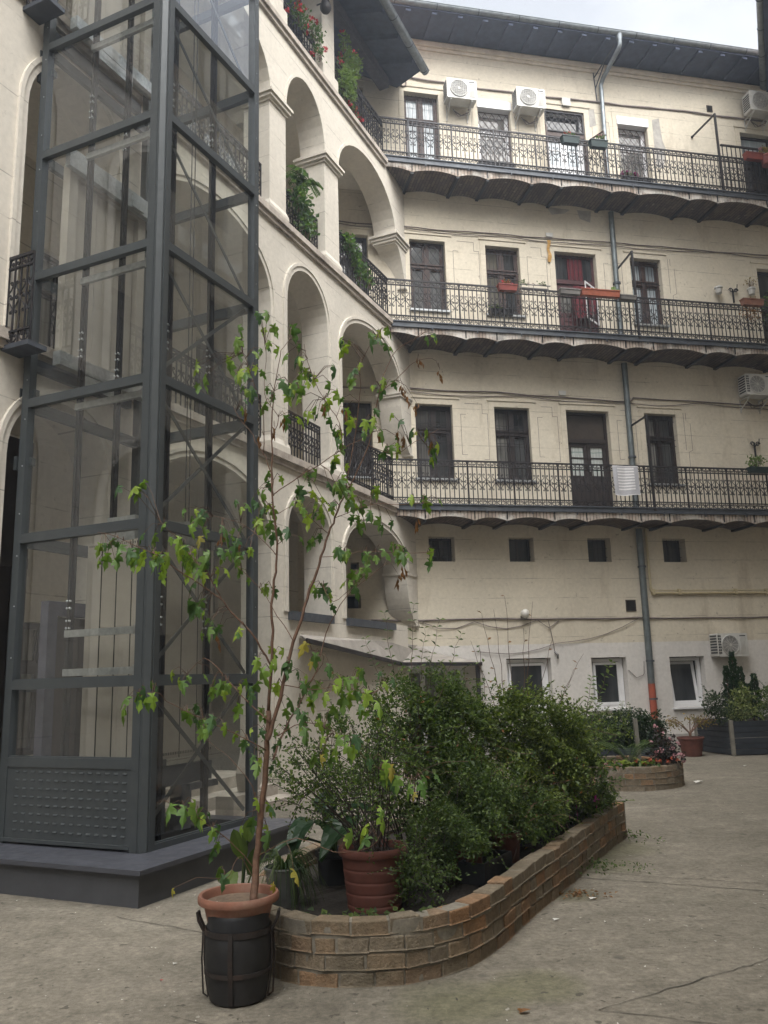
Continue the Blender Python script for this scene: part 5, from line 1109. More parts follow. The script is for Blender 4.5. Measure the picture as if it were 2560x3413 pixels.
# ------------------------------------------------------------------ brick planters
def catmull(P, n=6, closed=True):
    out = []; N = len(P)
    for i in range(N if closed else N-1):
        p0, p1, p2, p3 = (Vector(P[(i+k) % N if closed else max(0, min(N-1, i+k))]) for k in (-1, 0, 1, 2))
        for k in range(n):
            t = k/n; out.append(.5*((2*p1)+(p2-p0)*t+(2*p0-5*p1+4*p2-p3)*t*t+(3*p1-p0-3*p2+p3)*t**3))
    return out
def brick_planter(P, label, rows, rh, thick, seed, soilz, name='brick_planter', closed=True, smooth=6, blen=(.13, .25)):
    rng = random.Random(seed); C = catmull(P, smooth, closed) if smooth else [Vector(p) for p in P]; C.append(C[0])
    S = [0]
    for a, b in zip(C, C[1:]): S.append(S[-1]+(b-a).length)
    tot = S[-1]
    def at(s):
        s %= tot; lo = 0; hi = len(S)-1
        while hi-lo > 1:
            md = (lo+hi)//2
            if S[md] <= s: lo = md
            else: hi = md
        t = (s-S[lo])/max(1e-6, S[hi]-S[lo]); return C[lo].lerp(C[hi], t)
    cen = sum(C, Vector((0, 0)))/len(C)
    def nrm(s):
        d = at(s+.04)-at(s-.04); n = Vector((-d.y, d.x)).normalized(); p = at(s)
        return n
    area = sum(a.x*b.y-b.x*a.y for a, b in zip(C, C[1:])); sg = 1 if area > 0 else -1     # inward normal sign
    t = thing(name, (cen.x, cen.y, 0), label, 'planter'); m = MB()
    for r in range(rows):
        s = rng.uniform(0, .2); send = s+tot
        while s < send-.04:
            L = rng.uniform(*blen) if r < rows-1 else rng.uniform(blen[0]*1.15, blen[1]*1.1)
            L = min(L, send-s); j = .011
            if send-s-L < .06: L = send-s
            pr = rng.gauss(0, .003); zz = r*rh+rng.gauss(0, .0018); hh = rh-.014+rng.gauss(0, .0018)
            if r == rows-1: zz += .002; pr -= .003; hh += rng.gauss(.002, .004)
            tilt = rng.gauss(0, .0016); a, b = s+j*rng.uniform(.3, .9), s+L-j*rng.uniform(.3, .9)
            q = []
            for z in (zz, zz+hh):
                for u, v in ((a, 0), (b, 0), (b, 1), (a, 1)):
                    p = at(u); n = nrm(u)*sg; o = p+n*(-pr if v == 0 else thick)
                    q.append(m.P((o.x+rng.gauss(0, .0022), o.y+rng.gauss(0, .0022), z+(tilt if u == a else -tilt)+rng.gauss(0, .0022))))
            for f_ in ((0, 1, 2, 3), (4, 5, 6, 7), (0, 1, 5, 4), (1, 2, 6, 5), (2, 3, 7, 6), (3, 0, 4, 7)): m.fi([q[k] for k in f_])
            s += L
    o = m.build('bricks', 'planter_brick', t); bv = o.modifiers.new('worn_edges', 'BEVEL'); bv.width = .007; bv.segments = 2; bv.limit_method = 'NONE'
    mo_ = MB(); n = max(30, int(tot/.06)); H_ = rows*rh-.017
    ring = [(at(tot*k/n), nrm(tot*k/n)*sg) for k in range(n)]
    for (p, a), (q, b) in zip(ring, ring[1:]+ring[:1]):
        po, pi_, qo, qi = p+a*.009, p+a*(thick-.008), q+b*.009, q+b*(thick-.008)
        mo_.face(((po.x, po.y, -.01), (qo.x, qo.y, -.01), (qo.x, qo.y, H_), (po.x, po.y, H_))); mo_.face(((pi_.x, pi_.y, -.01), (qi.x, qi.y, -.01), (qi.x, qi.y, H_), (pi_.x, pi_.y, H_))); mo_.face(((po.x, po.y, H_), (qo.x, qo.y, H_), (qi.x, qi.y, H_), (pi_.x, pi_.y, H_)))
    mo_.build('mortar', 'mortar', t)
    so_ = MB(); cc = so_.P((cen.x, cen.y, soilz+.03)); rg = []
    for p, a in ring: q = p+a*(thick-.01); rg.append(so_.P((q.x, q.y, soilz+rng.gauss(0, .006))))
    for k in range(len(rg)): so_.fi((cc, rg[k], rg[(k+1) % len(rg)]))
    so_.build('soil', 'soil', t); return t
brick_planter([(-.70, 5.23), (-.42, 5.06), (-.05, 5.05), (.14, 5.10), (.38, 5.27), (.57, 5.52), (.79, 5.96), (1.0, 6.4), (1.28, 6.93), (1.74, 7.86), (2.08, 8.55), (2.40, 9.13), (2.41, 9.22), (2.30, 9.40), (1.75, 9.7), (.9, 9.4), (.1, 8.7), (-.45, 7.9), (-.74, 7.2), (-.95, 6.3), (-.92, 5.6)],
              'long curved brick planter full of shrubs in the foreground', 4, .0875, .12, 4, .23)
cx, cy, rad = 3.52, 13.42, .90
brick_planter([(cx+rad*math.cos(2*math.pi*k/14), cy+rad*math.sin(2*math.pi*k/14)) for k in range(14)], 'low round brick flower bed behind the long planter', 4, .085, .12, 9, .26)
# ------------------------------------------------------------------ barrel and the pot on it
bx, by = -.855, 4.93
t = thing('barrel', (bx, by, 0), 'black bulging metal barrel in a rusty strap frame in front of the planter', 'barrel')
m = MB(); m.lathe(bx, by, [(0, .004), (.140, .004), (.150, .012), (.166, .10), (.177, .20), (.177, .28), (.172, .345), (.166, .352)], 44); m.build('body', 'barrel_black', t, smooth='auto')
m = MB(); m.lathe(bx, by, [(.165, .35), (.170, .375), (.164, .40), (.168, .425), (.160, .44)], 44); m.build('liner', 'black_plastic', t, smooth='auto')
m = MB()
def hoop(z, r, h=.022): m.lathe(bx, by, [(r, z-h/2), (r+.006, z-h/2), (r+.006, z+h/2), (r, z+h/2)], 44)
hoop(.155, .175); hoop(.352, .174, .03)
for k in range(4):
    a = -math.pi/2-.06+k*math.pi/2; P = [(bx+(r+.008)*math.cos(a), by+(r+.008)*math.sin(a), z) for r, z in ((.142, 0.005), (.152, .015), (.166, .10), (.177, .20), (.178, .28), (.174, .36))]
    for p, q in zip(P, P[1:]): m.bar(p, q, .024, .006, up=(math.cos(a), math.sin(a), 0)) if abs(p[2]-q[2]) > .02 else None
m.build('strap_frame', 'rusty_strap', t)
m = MB(); 
for sg in (-1, 1):
    a0 = math.pi if sg < 0 else 0
    c_ = lambda r, z, w=0: (bx+r*math.cos(a0+w), by+r*math.sin(a0+w), z)
    m.tube([c_(.186, .345, -.12), c_(.215, .40, -.12), c_(.222, .435, -.10), c_(.222, .437, .10), c_(.215, .40, .12), c_(.186, .345, .12)], .008, 6)
    m.tube([c_(.192, .34), c_(.197, .2), c_(.187, .03), c_(.16, .012)], .005, 5)
m.build('handle', 'rusty_strap', t)
pot('terracotta_pot', bx-.005, by+.03, .37, .165, .222, .155, 'terracotta_pale', 'round terracotta pot with a thick rim resting on the black barrel', soilm='dry_soil', rim=.03)
m = MB(); m.box(bx-.15, bx-.11, by-.04, by-.015, .482, .492); tag(m.build('stone_chip', 'paper_litter', loc=(bx-.13, by-.03, .482)), 'small flat pale stone on the soil of the terracotta pot', 'stone')
# ------------------------------------------------------------------ the lobed leaf tree
TREE = {"B":[[[[-0.791,5.0,0.459],[-0.774,5.004,0.627],[-0.755,5.008,0.822],[-0.729,5.012,1.096],[-0.711,5.016,1.326],[-0.704,5.02,1.495]],0.03,0.019],[[[-0.704,5.02,1.495],[-0.682,5.007,1.799],[-0.68,4.993,2.025],[-0.667,4.98,2.251],[-0.643,4.967,2.387],[-0.66,4.953,2.664],[-0.666,4.94,2.844],[-0.667,4.927,3.112],[-0.665,4.913,3.338],[-0.663,4.9,3.407]],0.013,0.004],[[[-0.709,5.0,1.327],[-0.677,5.023,1.428],[-0.623,5.047,1.64],[-0.561,5.07,1.89],[-0.498,5.093,2.091],[-0.442,5.117,2.261],[-0.394,5.14,2.405],[-0.348,5.163,2.553],[-0.305,5.187,2.659],[-0.248,5.21,2.802],[-0.191,5.233,2.921],[-0.085,5.257,3.142],[-0.01,5.28,3.5],[0.034,5.303,3.672],[0.116,5.327,3.823],[0.276,5.35,3.921]],0.017,0.002],[[[-0.674,5.0,1.223],[-0.629,5.062,1.347],[-0.553,5.125,1.5],[-0.455,5.188,1.681],[-0.41,5.25,1.829],[-0.355,5.312,2.01],[-0.25,5.375,2.187],[-0.051,5.438,2.347],[0.033,5.5,2.445]],0.009,0.002],[[[-0.682,5.02,1.746],[-0.714,4.983,1.807],[-0.798,4.946,1.947],[-0.906,4.909,2.065],[-0.953,4.872,2.128],[-1.062,4.835,2.216],[-1.199,4.798,2.303],[-1.292,4.761,2.381],[-1.412,4.724,2.435],[-1.545,4.687,2.496],[-1.614,4.65,2.508]],0.009,0.002],[[[-0.959,4.9,2.131],[-1.021,4.88,2.263],[-1.121,4.86,2.377],[-1.18,4.84,2.452],[-1.252,4.82,2.535],[-1.319,4.8,2.608]],0.005,0.002],[[[-0.693,5.0,1.43],[-0.87,5.075,1.582],[-0.992,5.15,1.704],[-1.129,5.225,1.814],[-1.272,5.3,1.682]],0.006,0.002],[[[-0.714,5.0,1.276],[-0.903,4.94,1.387],[-1.102,4.88,1.485],[-1.238,4.82,1.567],[-1.301,4.76,1.622],[-1.385,4.7,1.591]],0.005,0.0015],[[[-0.774,5.0,0.628],[-0.873,4.942,0.763],[-0.955,4.883,0.849],[-1.022,4.825,0.913],[-1.073,4.767,0.966],[-1.135,4.708,1.007],[-1.197,4.65,1.059]],0.005,0.0015],[[[-0.666,4.98,2.764],[-0.706,5.024,2.985],[-0.741,5.068,3.054],[-0.812,5.112,3.189],[-0.884,5.156,3.29],[-0.952,5.2,3.406]],0.005,0.002],[[[-0.663,4.9,3.333],[-0.613,4.867,3.6],[-0.6,4.833,3.634],[-0.525,4.8,3.71]],0.004,0.0015],[[[-0.731,5.0,3.035],[-0.721,4.95,3.257],[-0.756,4.9,3.389],[-0.791,4.85,3.521],[-0.84,4.8,3.651]],0.004,0.0015],[[[-0.677,5.0,3.134],[-0.645,5.025,3.278],[-0.736,5.05,3.441],[-0.725,5.075,3.667],[-0.737,5.1,3.835]],0.004,0.0015],[[[-0.662,4.95,2.765],[-0.479,4.888,2.871],[-0.335,4.825,2.931],[-0.23,4.763,2.989],[-0.067,4.7,3.045]],0.005,0.002],[[[-0.247,5.2,2.8],[-0.139,5.15,3.403],[-0.123,5.1,3.627],[-0.066,5.05,3.734],[0.003,5.0,3.786]],0.005,0.0015],[[[-0.231,4.8,3.0],[-0.244,4.775,3.144],[-0.336,4.75,3.29],[-0.409,4.725,3.447],[-0.446,4.7,3.619]],0.004,0.0015],[[[-0.085,5.25,3.14],[0.081,5.3,3.093],[0.219,5.35,3.182],[0.378,5.4,3.281]],0.004,0.0015],[[[-0.01,5.3,3.507],[0.139,5.35,3.648],[0.221,5.4,3.753],[0.364,5.45,3.802],[0.412,5.5,3.746]],0.004,0.0015],[[[-0.641,4.95,2.385],[-0.764,5.05,2.525],[-0.894,5.15,2.633],[-1.148,5.25,2.719]],0.004,0.0015],[[[-0.553,5.0,1.886],[-0.659,5.1,2.049],[-0.786,5.2,2.231],[-0.948,5.3,2.394]],0.004,0.0015],[[[-0.344,5.1,2.542],[-0.476,5.0,2.651],[-0.521,4.9,2.688],[-0.618,4.8,2.615]],0.003,0.0015],[[[-0.302,5.15,2.652],[-0.084,5.133,2.724],[0.089,5.117,2.716],[0.29,5.1,2.721]],0.003,0.0015],[[[-0.391,5.1,2.399],[-0.258,5.05,2.397],[-0.116,5.0,2.414],[0.104,4.95,2.386],[0.294,4.9,2.381]],0.003,0.0015],[[[-0.617,5.0,1.64],[-0.426,4.938,1.607],[-0.263,4.875,1.628],[-0.105,4.812,1.574],[-0.012,4.75,1.635]],0.004,0.0015],[[[-0.648,5.0,1.351],[-0.481,4.938,1.427],[-0.268,4.875,1.349],[-0.064,4.812,1.175],[0.185,4.75,1.102]],0.004,0.0015],[[[-0.764,5.0,0.701],[-0.539,4.95,0.802],[-0.331,4.9,0.733],[-0.125,4.85,0.76],[-0.047,4.8,0.862]],0.0035,0.0015],[[[-0.447,5.1,1.681],[-0.379,5.05,1.792],[-0.469,5.0,1.846]],0.003,0.0015],[[[-0.753,5.0,0.823],[-0.801,5.05,1.068],[-0.931,5.1,1.221],[-1.079,5.15,1.327],[-1.118,5.2,1.432]],0.004,0.0015],[[[-0.781,5.0,0.579],[-0.851,4.967,0.709],[-0.896,4.933,0.645],[-0.928,4.9,0.593]],0.003,0.0015],[[[-0.377,5.1,2.209],[-0.318,5.033,2.117],[-0.203,4.967,2.19],[-0.117,4.9,2.261]],0.003,0.0015]],"L":[[-0.854,4.718,3.7,-0.828,4.812,3.619],[-0.831,4.828,3.702,-0.828,4.812,3.619],[-0.766,4.778,3.59,-0.816,4.825,3.586],[-1.102,4.85,3.569,-0.828,4.812,3.619],[-1.083,4.858,3.526,-0.828,4.812,3.619],[-0.818,4.681,3.48,-0.803,4.837,3.553],[-0.766,4.7,3.371,-0.774,4.875,3.455],[-0.92,4.934,3.641,-0.828,4.812,3.619],[-0.905,5.102,3.397,-0.935,5.189,3.377],[-0.821,4.779,3.372,-0.774,4.875,3.455],[-0.768,5.272,3.985,-0.734,5.094,3.793],[-0.725,5.077,3.755,-0.731,5.087,3.75],[-0.53,4.929,3.827,-0.544,4.808,3.691],[-0.479,4.698,3.563,-0.436,4.706,3.576],[-0.458,4.763,3.53,-0.427,4.713,3.533],[-0.484,4.599,3.354,-0.409,4.725,3.447],[-0.432,4.774,3.475,-0.409,4.725,3.447],[-0.398,4.864,3.479,-0.39,4.731,3.408],[-0.277,4.74,3.472,-0.39,4.731,3.408],[-0.255,5.174,3.813,-0.109,5.088,3.654],[-0.208,5.137,3.78,-0.095,5.075,3.681],[-0.011,4.856,3.719,-0.014,5.013,3.773],[0.035,5.105,3.872,-0.014,5.013,3.773],[0.017,5.045,3.767,-0.014,5.013,3.773],[0.312,5.273,3.887,0.236,5.344,3.896],[-0.578,4.714,3.399,-0.638,4.883,3.466],[-0.556,5.015,3.478,-0.638,4.883,3.466],[-0.655,4.882,3.404,-0.65,4.892,3.4],[-0.546,4.97,3.426,-0.65,4.892,3.4],[-0.282,4.886,3.4,-0.336,4.75,3.29],[-0.185,5.19,3.578,-0.127,5.112,3.571],[0.025,5.464,3.59,0.027,5.312,3.542],[-0.036,5.248,3.547,0.001,5.286,3.543],[-0.72,5.146,3.406,-0.69,5.037,3.359],[-0.39,4.73,3.228,-0.336,4.75,3.29],[-0.238,5.307,3.478,-0.139,5.15,3.403],[-0.179,5.299,3.346,-0.166,5.163,3.25],[-0.099,5.123,3.288,-0.048,5.268,3.32],[-0.071,5.137,3.261,-0.048,5.268,3.32],[0.108,5.236,3.302,0.184,5.338,3.16],[-0.31,4.949,3.15,-0.241,4.781,3.108],[-0.285,4.765,3.065,-0.238,4.787,3.072],[-0.535,5.071,3.284,-0.645,5.025,3.278],[-0.453,4.678,3.184,-0.336,4.75,3.29],[-0.094,4.718,3.06,-0.107,4.716,3.031],[0.016,5.221,3.222,-0.067,5.262,3.231],[0.097,5.259,3.138,0.115,5.312,3.115],[0.223,5.393,3.268,0.258,5.363,3.207],[0.306,5.405,3.157,0.298,5.375,3.231],[0.324,5.508,3.104,0.258,5.363,3.207],[-0.273,4.844,2.988,-0.256,4.778,2.975],[0.044,5.442,3.159,0.04,5.287,3.105],[-0.475,5.016,2.909,-0.479,4.888,2.871],[-0.658,5.117,2.909,-0.666,4.94,2.844],[-0.441,4.949,2.79,-0.479,4.888,2.871],[-0.31,5.089,2.833,-0.248,5.21,2.802],[-0.251,5.346,2.875,-0.234,5.216,2.832],[-0.084,5.301,2.845,-0.084,5.133,2.724],[-0.328,5.344,2.769,-0.276,5.198,2.73],[-0.217,5.235,2.774,-0.248,5.21,2.802],[-0.172,5.214,2.783,-0.138,5.138,2.706],[-0.509,4.796,2.688,-0.521,4.9,2.688],[-0.484,5.094,2.693,-0.487,4.975,2.66],[-0.378,5.219,2.76,-0.291,5.192,2.694],[-0.317,4.763,2.786,-0.371,4.841,2.916],[-0.082,4.976,2.657,-0.084,5.133,2.724],[-0.118,5.265,2.627,-0.138,5.138,2.706],[-0.03,5.305,2.662,-0.04,5.129,2.722],[0.185,4.96,2.718,0.189,5.108,2.719],[0.282,5.212,2.769,0.24,5.104,2.72],[-0.75,4.959,2.787,-0.676,4.991,2.818],[-0.689,4.828,2.645,-0.66,4.953,2.664],[-0.854,5.076,2.758,-0.894,5.15,2.633],[-0.679,5.05,2.675,-0.66,4.953,2.664],[-1.405,4.939,2.873,-1.302,4.805,2.59],[-1.424,4.641,2.762,-1.302,4.805,2.59],[-1.536,4.737,2.475,-1.512,4.696,2.481],[-1.523,4.505,2.411,-1.579,4.668,2.502],[-1.573,4.775,2.415,-1.512,4.696,2.481],[-1.43,4.654,2.406,-1.445,4.715,2.45],[-1.414,4.87,2.411,-1.382,4.733,2.421],[-1.376,4.925,2.446,-1.322,4.752,2.395],[-1.293,4.812,2.549,-1.285,4.81,2.572],[-1.326,4.95,2.379,-1.268,4.77,2.362],[-1.212,4.766,2.431,-1.198,4.835,2.473],[-1.166,4.688,2.417,-1.18,4.84,2.452],[-1.224,5.261,2.702,-1.083,5.225,2.697],[-1.119,5.056,2.66,-1.083,5.225,2.697],[-1.119,5.116,2.701,-1.083,5.225,2.697],[-0.998,5.167,2.604,-1.02,5.2,2.676],[-0.949,5.215,2.626,-0.957,5.175,2.654],[-0.896,5.001,2.487,-0.861,5.125,2.606],[-1.0,5.035,2.467,-1.02,5.2,2.676],[-1.028,5.407,2.465,-0.907,5.275,2.352],[-0.932,5.208,2.419,-0.907,5.275,2.352],[-1.178,5.02,2.413,-1.136,4.855,2.396],[-1.133,5.008,2.396,-1.096,4.865,2.348],[-1.051,4.831,2.287,-1.046,4.875,2.291],[-0.978,4.866,2.317,-1.021,4.88,2.263],[-0.955,4.887,2.305,-1.021,4.88,2.263],[-0.923,5.327,2.361,-0.907,5.275,2.352],[-0.748,5.234,2.257,-0.786,5.2,2.231],[-0.673,5.005,2.201,-0.671,4.983,2.194],[-1.138,4.869,2.146,-1.096,4.826,2.238],[-1.114,5.003,2.158,-1.035,4.844,2.194],[-1.054,4.856,2.089,-1.008,4.854,2.172],[-0.988,4.866,2.009,-0.93,4.89,2.097],[-0.997,4.979,1.989,-0.918,4.9,2.081],[-0.837,4.842,1.937,-0.825,4.937,1.977],[-0.755,4.911,1.767,-0.714,4.983,1.807],[-0.725,5.175,1.882,-0.682,5.003,1.855],[-0.662,5.014,1.82,-0.682,5.007,1.799],[-1.301,5.299,1.691,-1.236,5.281,1.715],[-1.212,5.105,1.675,-1.236,5.281,1.715],[-1.125,5.213,1.7,-1.165,5.244,1.781],[-1.079,5.198,1.643,-1.026,5.169,1.731],[-0.993,4.977,1.669,-0.992,5.15,1.704],[-0.948,5.173,1.667,-0.961,5.131,1.673],[-0.859,5.141,1.679,-0.9,5.094,1.612],[-0.779,4.898,1.611,-0.825,5.056,1.544],[-0.764,5.059,1.636,-0.693,5.013,1.646],[-1.432,4.703,1.607,-1.364,4.715,1.599],[-1.391,4.78,1.605,-1.364,4.715,1.599],[-1.281,4.707,1.628,-1.301,4.76,1.622],[-1.143,4.94,1.504,-1.137,4.865,1.506],[-1.072,4.981,1.488,-1.053,4.895,1.461],[-0.969,4.738,1.482,-1.003,4.91,1.436],[-1.054,5.029,1.407,-1.108,5.188,1.405],[-0.886,5.138,1.53,-0.87,5.075,1.582],[-0.857,5.137,1.343,-0.809,4.97,1.332],[-0.743,4.927,1.379,-0.709,5.017,1.368],[-0.646,4.984,1.347,-0.648,5.0,1.351],[-0.607,5.111,1.39,-0.61,5.078,1.384],[-0.4,4.973,1.812,-0.402,5.037,1.805],[-0.286,4.842,1.675,-0.303,4.891,1.623],[-0.219,4.792,1.673,-0.223,4.859,1.615],[-0.314,4.844,1.599,-0.303,4.891,1.623],[-0.195,4.894,1.751,-0.223,4.859,1.615],[-0.153,4.772,1.697,-0.183,4.844,1.601],[-0.025,4.721,1.655,-0.035,4.766,1.62],[-0.406,5.02,1.626,-0.385,4.922,1.612],[-0.491,4.798,1.655,-0.521,4.969,1.623],[-0.557,5.166,1.548,-0.529,5.141,1.545],[-0.283,4.975,1.545,-0.303,4.891,1.623],[-0.116,4.744,1.595,-0.105,4.812,1.574],[-0.078,4.713,1.545,-0.105,4.812,1.574],[-0.38,5.016,1.481,-0.373,4.906,1.388],[-0.471,4.843,1.477,-0.481,4.938,1.427],[-0.059,4.875,2.387,-0.061,4.987,2.407],[-0.116,4.977,2.418,-0.116,5.0,2.414],[0.037,5.034,2.437,0.05,4.963,2.393],[0.102,4.807,2.373,0.104,4.95,2.386],[0.077,4.898,2.415,0.05,4.963,2.393],[-0.142,4.857,2.278,-0.138,4.917,2.244],[-0.204,5.053,2.305,-0.16,4.933,2.226],[-0.201,4.945,2.209,-0.203,4.967,2.19],[0.303,5.04,2.416,0.247,4.913,2.382],[-0.265,4.931,2.443,-0.258,5.05,2.397],[-0.255,4.991,2.383,-0.258,5.05,2.397],[-0.381,5.154,2.237,-0.377,5.1,2.209],[-0.369,5.222,2.187,-0.362,5.083,2.186],[-0.399,4.904,1.421,-0.427,4.922,1.407],[-0.262,4.776,1.374,-0.268,4.875,1.349],[-0.209,4.723,1.352,-0.216,4.859,1.304],[-0.322,4.901,1.293,-0.32,4.891,1.368],[-0.111,4.717,1.229,-0.114,4.828,1.217],[-0.039,4.923,1.158,-0.064,4.812,1.175],[0.012,4.919,1.132,-0.001,4.797,1.156],[0.108,4.652,1.11,0.124,4.766,1.12],[0.184,4.686,1.128,0.124,4.766,1.12],[-0.382,5.001,1.261,-0.32,4.891,1.368],[-0.192,4.91,1.289,-0.216,4.859,1.304],[-1.071,4.892,0.967,-1.061,4.781,0.953],[-1.075,4.682,1.044,-1.104,4.738,0.987],[-1.098,4.575,1.037,-1.135,4.708,1.007],[-0.97,4.779,0.909,-0.989,4.854,0.881],[-0.988,5.004,0.75,-0.935,4.898,0.827],[-0.914,4.826,0.628,-0.92,4.908,0.606],[-0.274,4.832,0.834,-0.279,4.888,0.74],[-0.146,4.795,0.885,-0.086,4.825,0.812],[-0.07,4.784,0.932,-0.066,4.812,0.837],[-0.895,4.805,3.471,-0.803,4.837,3.553],[-0.793,5.001,3.603,-0.791,4.85,3.521],[-0.754,4.97,3.93,-0.734,5.094,3.793],[-0.116,4.922,3.552,-0.123,5.1,3.627],[-0.348,4.91,3.315,-0.336,4.75,3.29],[-0.506,5.04,2.828,-0.525,4.903,2.845],[-0.436,5.2,2.713,-0.443,5.025,2.624],[-0.27,5.164,2.909,-0.221,5.188,2.949],[-0.177,5.304,2.696,-0.193,5.142,2.688],[-0.411,5.229,2.569,-0.377,5.075,2.569],[-0.518,4.863,2.481,-0.647,4.963,2.456],[-0.65,5.048,2.573,-0.652,4.96,2.525],[-0.786,5.196,2.662,-0.796,5.075,2.552],[-1.179,4.909,2.424,-1.15,4.85,2.415],[-1.401,4.731,2.43,-1.412,4.724,2.435],[-1.462,4.63,2.429,-1.479,4.706,2.466],[-1.237,4.713,2.396,-1.268,4.77,2.362],[-1.0,4.772,2.372,-1.071,4.87,2.32],[-0.799,4.92,2.443,-0.796,5.075,2.552],[-0.603,5.09,1.766,-0.592,5.058,1.764],[-0.536,4.976,1.709,-0.608,5.053,1.702],[-0.667,5.158,1.66,-0.623,5.047,1.64],[-0.692,4.846,1.712,-0.688,5.01,1.722],[-0.765,5.164,1.499,-0.736,5.019,1.467],[-0.633,5.105,1.525,-0.65,5.035,1.534],[-0.487,5.309,1.543,-0.505,5.156,1.59],[-0.243,5.002,1.596,-0.223,4.859,1.615],[-0.163,4.972,1.515,-0.144,4.828,1.587],[-0.349,4.934,1.419,-0.373,4.906,1.388],[-0.491,4.778,1.356,-0.522,4.953,1.408],[-0.686,5.088,1.185,-0.674,5.0,1.223],[-0.773,4.867,1.258,-0.762,4.985,1.304],[-0.762,4.965,1.023,-0.789,5.037,1.006],[-0.737,5.068,0.857,-0.748,5.009,0.89],[-0.811,5.034,0.914,-0.777,5.025,0.945]],"Y":[[-0.466,4.963,1.858,-0.447,5.013,1.833],[-0.445,5.184,1.783,-0.422,5.234,1.791],[-1.13,5.175,2.571,-1.083,5.225,2.697],[-1.196,4.858,0.593,-0.92,4.908,0.606],[-0.025,4.763,1.191,-0.064,4.812,1.175],[0.134,4.716,1.083,0.124,4.766,1.12],[-0.37,4.841,1.242,-0.32,4.891,1.368],[-0.669,4.953,0.575,-0.779,5.003,0.585],[-0.537,4.913,0.64,-0.595,4.963,0.777],[0.22,5.313,3.25,0.258,5.363,3.207]],"D":[[0.268,5.412,3.803,0.257,5.412,3.765],[0.411,5.487,3.728,0.4,5.487,3.76],[0.149,5.337,3.581,0.101,5.337,3.612],[0.178,5.337,3.515,0.101,5.337,3.612],[0.237,5.337,3.449,0.101,5.337,3.612],[-0.214,4.769,3.241,-0.267,4.769,3.18],[-0.336,4.75,3.267,-0.336,4.75,3.29],[-0.617,5.025,3.277,-0.645,5.025,3.278],[-0.876,5.189,3.4,-0.935,5.189,3.377],[0.102,5.325,3.257,0.15,5.325,3.137],[0.138,5.338,3.228,0.184,5.338,3.16],[-0.014,5.262,3.242,-0.067,5.262,3.231],[0.321,5.375,3.202,0.298,5.375,3.231],[-1.019,5.2,2.587,-1.02,5.2,2.676],[0.2,5.108,2.623,0.189,5.108,2.719],[0.102,4.95,2.317,0.104,4.95,2.386],[0.081,5.469,2.326,-0.01,5.469,2.396],[-0.984,4.918,1.937,-0.879,4.918,2.036],[-0.904,5.125,2.542,-0.861,5.125,2.606],[-0.753,4.975,3.147,-0.726,4.975,3.146],[-0.673,5.013,3.215,-0.661,5.013,3.206]]}
LOBE = [(0, 0), (.09, -.08), (.33, -.10), (.17, .05), (.10, .13), (.34, .20), (.44, .46), (.24, .36), (.10, .40), (.19, .64), (.22, .78), (.11, .84), (0, 1.15)]
def lobed(mb, base, d, n, L, rng, curl=.35):
    s_ = d.cross(n).normalized(); n = s_.cross(d).normalized(); pts = []; asym = rng.uniform(.85, 1.15)
    for sg in (1, -1):
        seq = LOBE if sg > 0 else LOBE[::-1]
        for k, (u, v) in enumerate(seq):
            if sg < 0 and k in (0, len(seq)-1): continue
            uu_ = .84*u*sg*(asym if sg > 0 else 2-asym); pts.append((uu_, v))
    def pos(u, v): z = -.55*abs(u)-curl*v*v*.5+.07*math.sin(9*u+4*v); return tuple(base+s_*u*L+d*v*L+n*z*L)
    mid = [mb.P(pos(0, v)) for v in (0, .3, .6, 1.06)]
    ring = [mb.P(pos(u, v)) for u, v in pts]; N = len(ring); h = len(LOBE)
    R_ = ring[:h]; L_ = [ring[0]]+ring[h:][::-1]+[ring[h-1]]
    for side in (R_, L_):
        for k in range(len(side)-1):
            v = pts[ring.index(side[k])][1] if side[k] in ring else 0; c = mid[1] if k < 5 else (mid[2] if k < 10 else mid[3])
            if k in (5, 10) and side is not None: mb.fi((mid[1 if k == 5 else 2], mid[2 if k == 5 else 3], side[k]))
            mb.fi((c, side[k], side[k+1]))
rng = random.Random(21)
t = thing('lobed_leaf_tree', (-.77, 4.93, .47), 'slender potted tree with deeply lobed leaves growing out of the terracotta pot', 'tree')
m = MB()
for k, (P, ra, rb) in enumerate(TREE['B']):
    P = [Vector(p) for p in P]
    if k == 0: P[0] = Vector((-.775, 4.95, .46)); ra = .034
    Q = [Vector(p) for p in catmull([tuple(p) for p in P], 3, False)]+[P[-1]]; n = len(Q)-1
    m.tube([tuple(q+Vector((rng.gauss(0, .004), rng.gauss(0, .004), 0))*(1 if 0 < i < n else 0)) for i, q in enumerate(Q)], [max(.0018, lerp(ra, rb, (i/n)**(.38 if k == 0 else .8))*.78) for i in range(n+1)], 7 if ra > .01 else 5)
m.build('trunk', 'bark', t, smooth=True)
tw_ = MB(); lv = MB(); yl = MB(); dl = MB()
def hang(mb, q, size, k=0):
    p, a = Vector(q[:3]), Vector(q[3:]); j = Vector((rng.gauss(0, .012), rng.gauss(0, .02), rng.gauss(0, .012))); p = p+j; L = size*rng.uniform(.6, 1.3)
    mid_ = a.lerp(p, .55)+Vector((0, 0, .035)); tw_.tube([tuple(a), tuple(mid_), tuple(p)], [.0022, .0018, .0013], 4)
    out = (p-a); out.z = 0; out = out.normalized() if out.length > .02 else rdir(rng)
    d = (out*.5+rdir(rng)*.45+Vector((0, 0, -.95))).normalized(); n_ = (out*.7+Vector((0, 0, .8))+rdir(rng)*.55).normalized()
    if abs(d.dot(n_)) > .95: n_ = d.orthogonal()
    lobed(mb, p, d, n_, L, rng, rng.uniform(.2, .8))
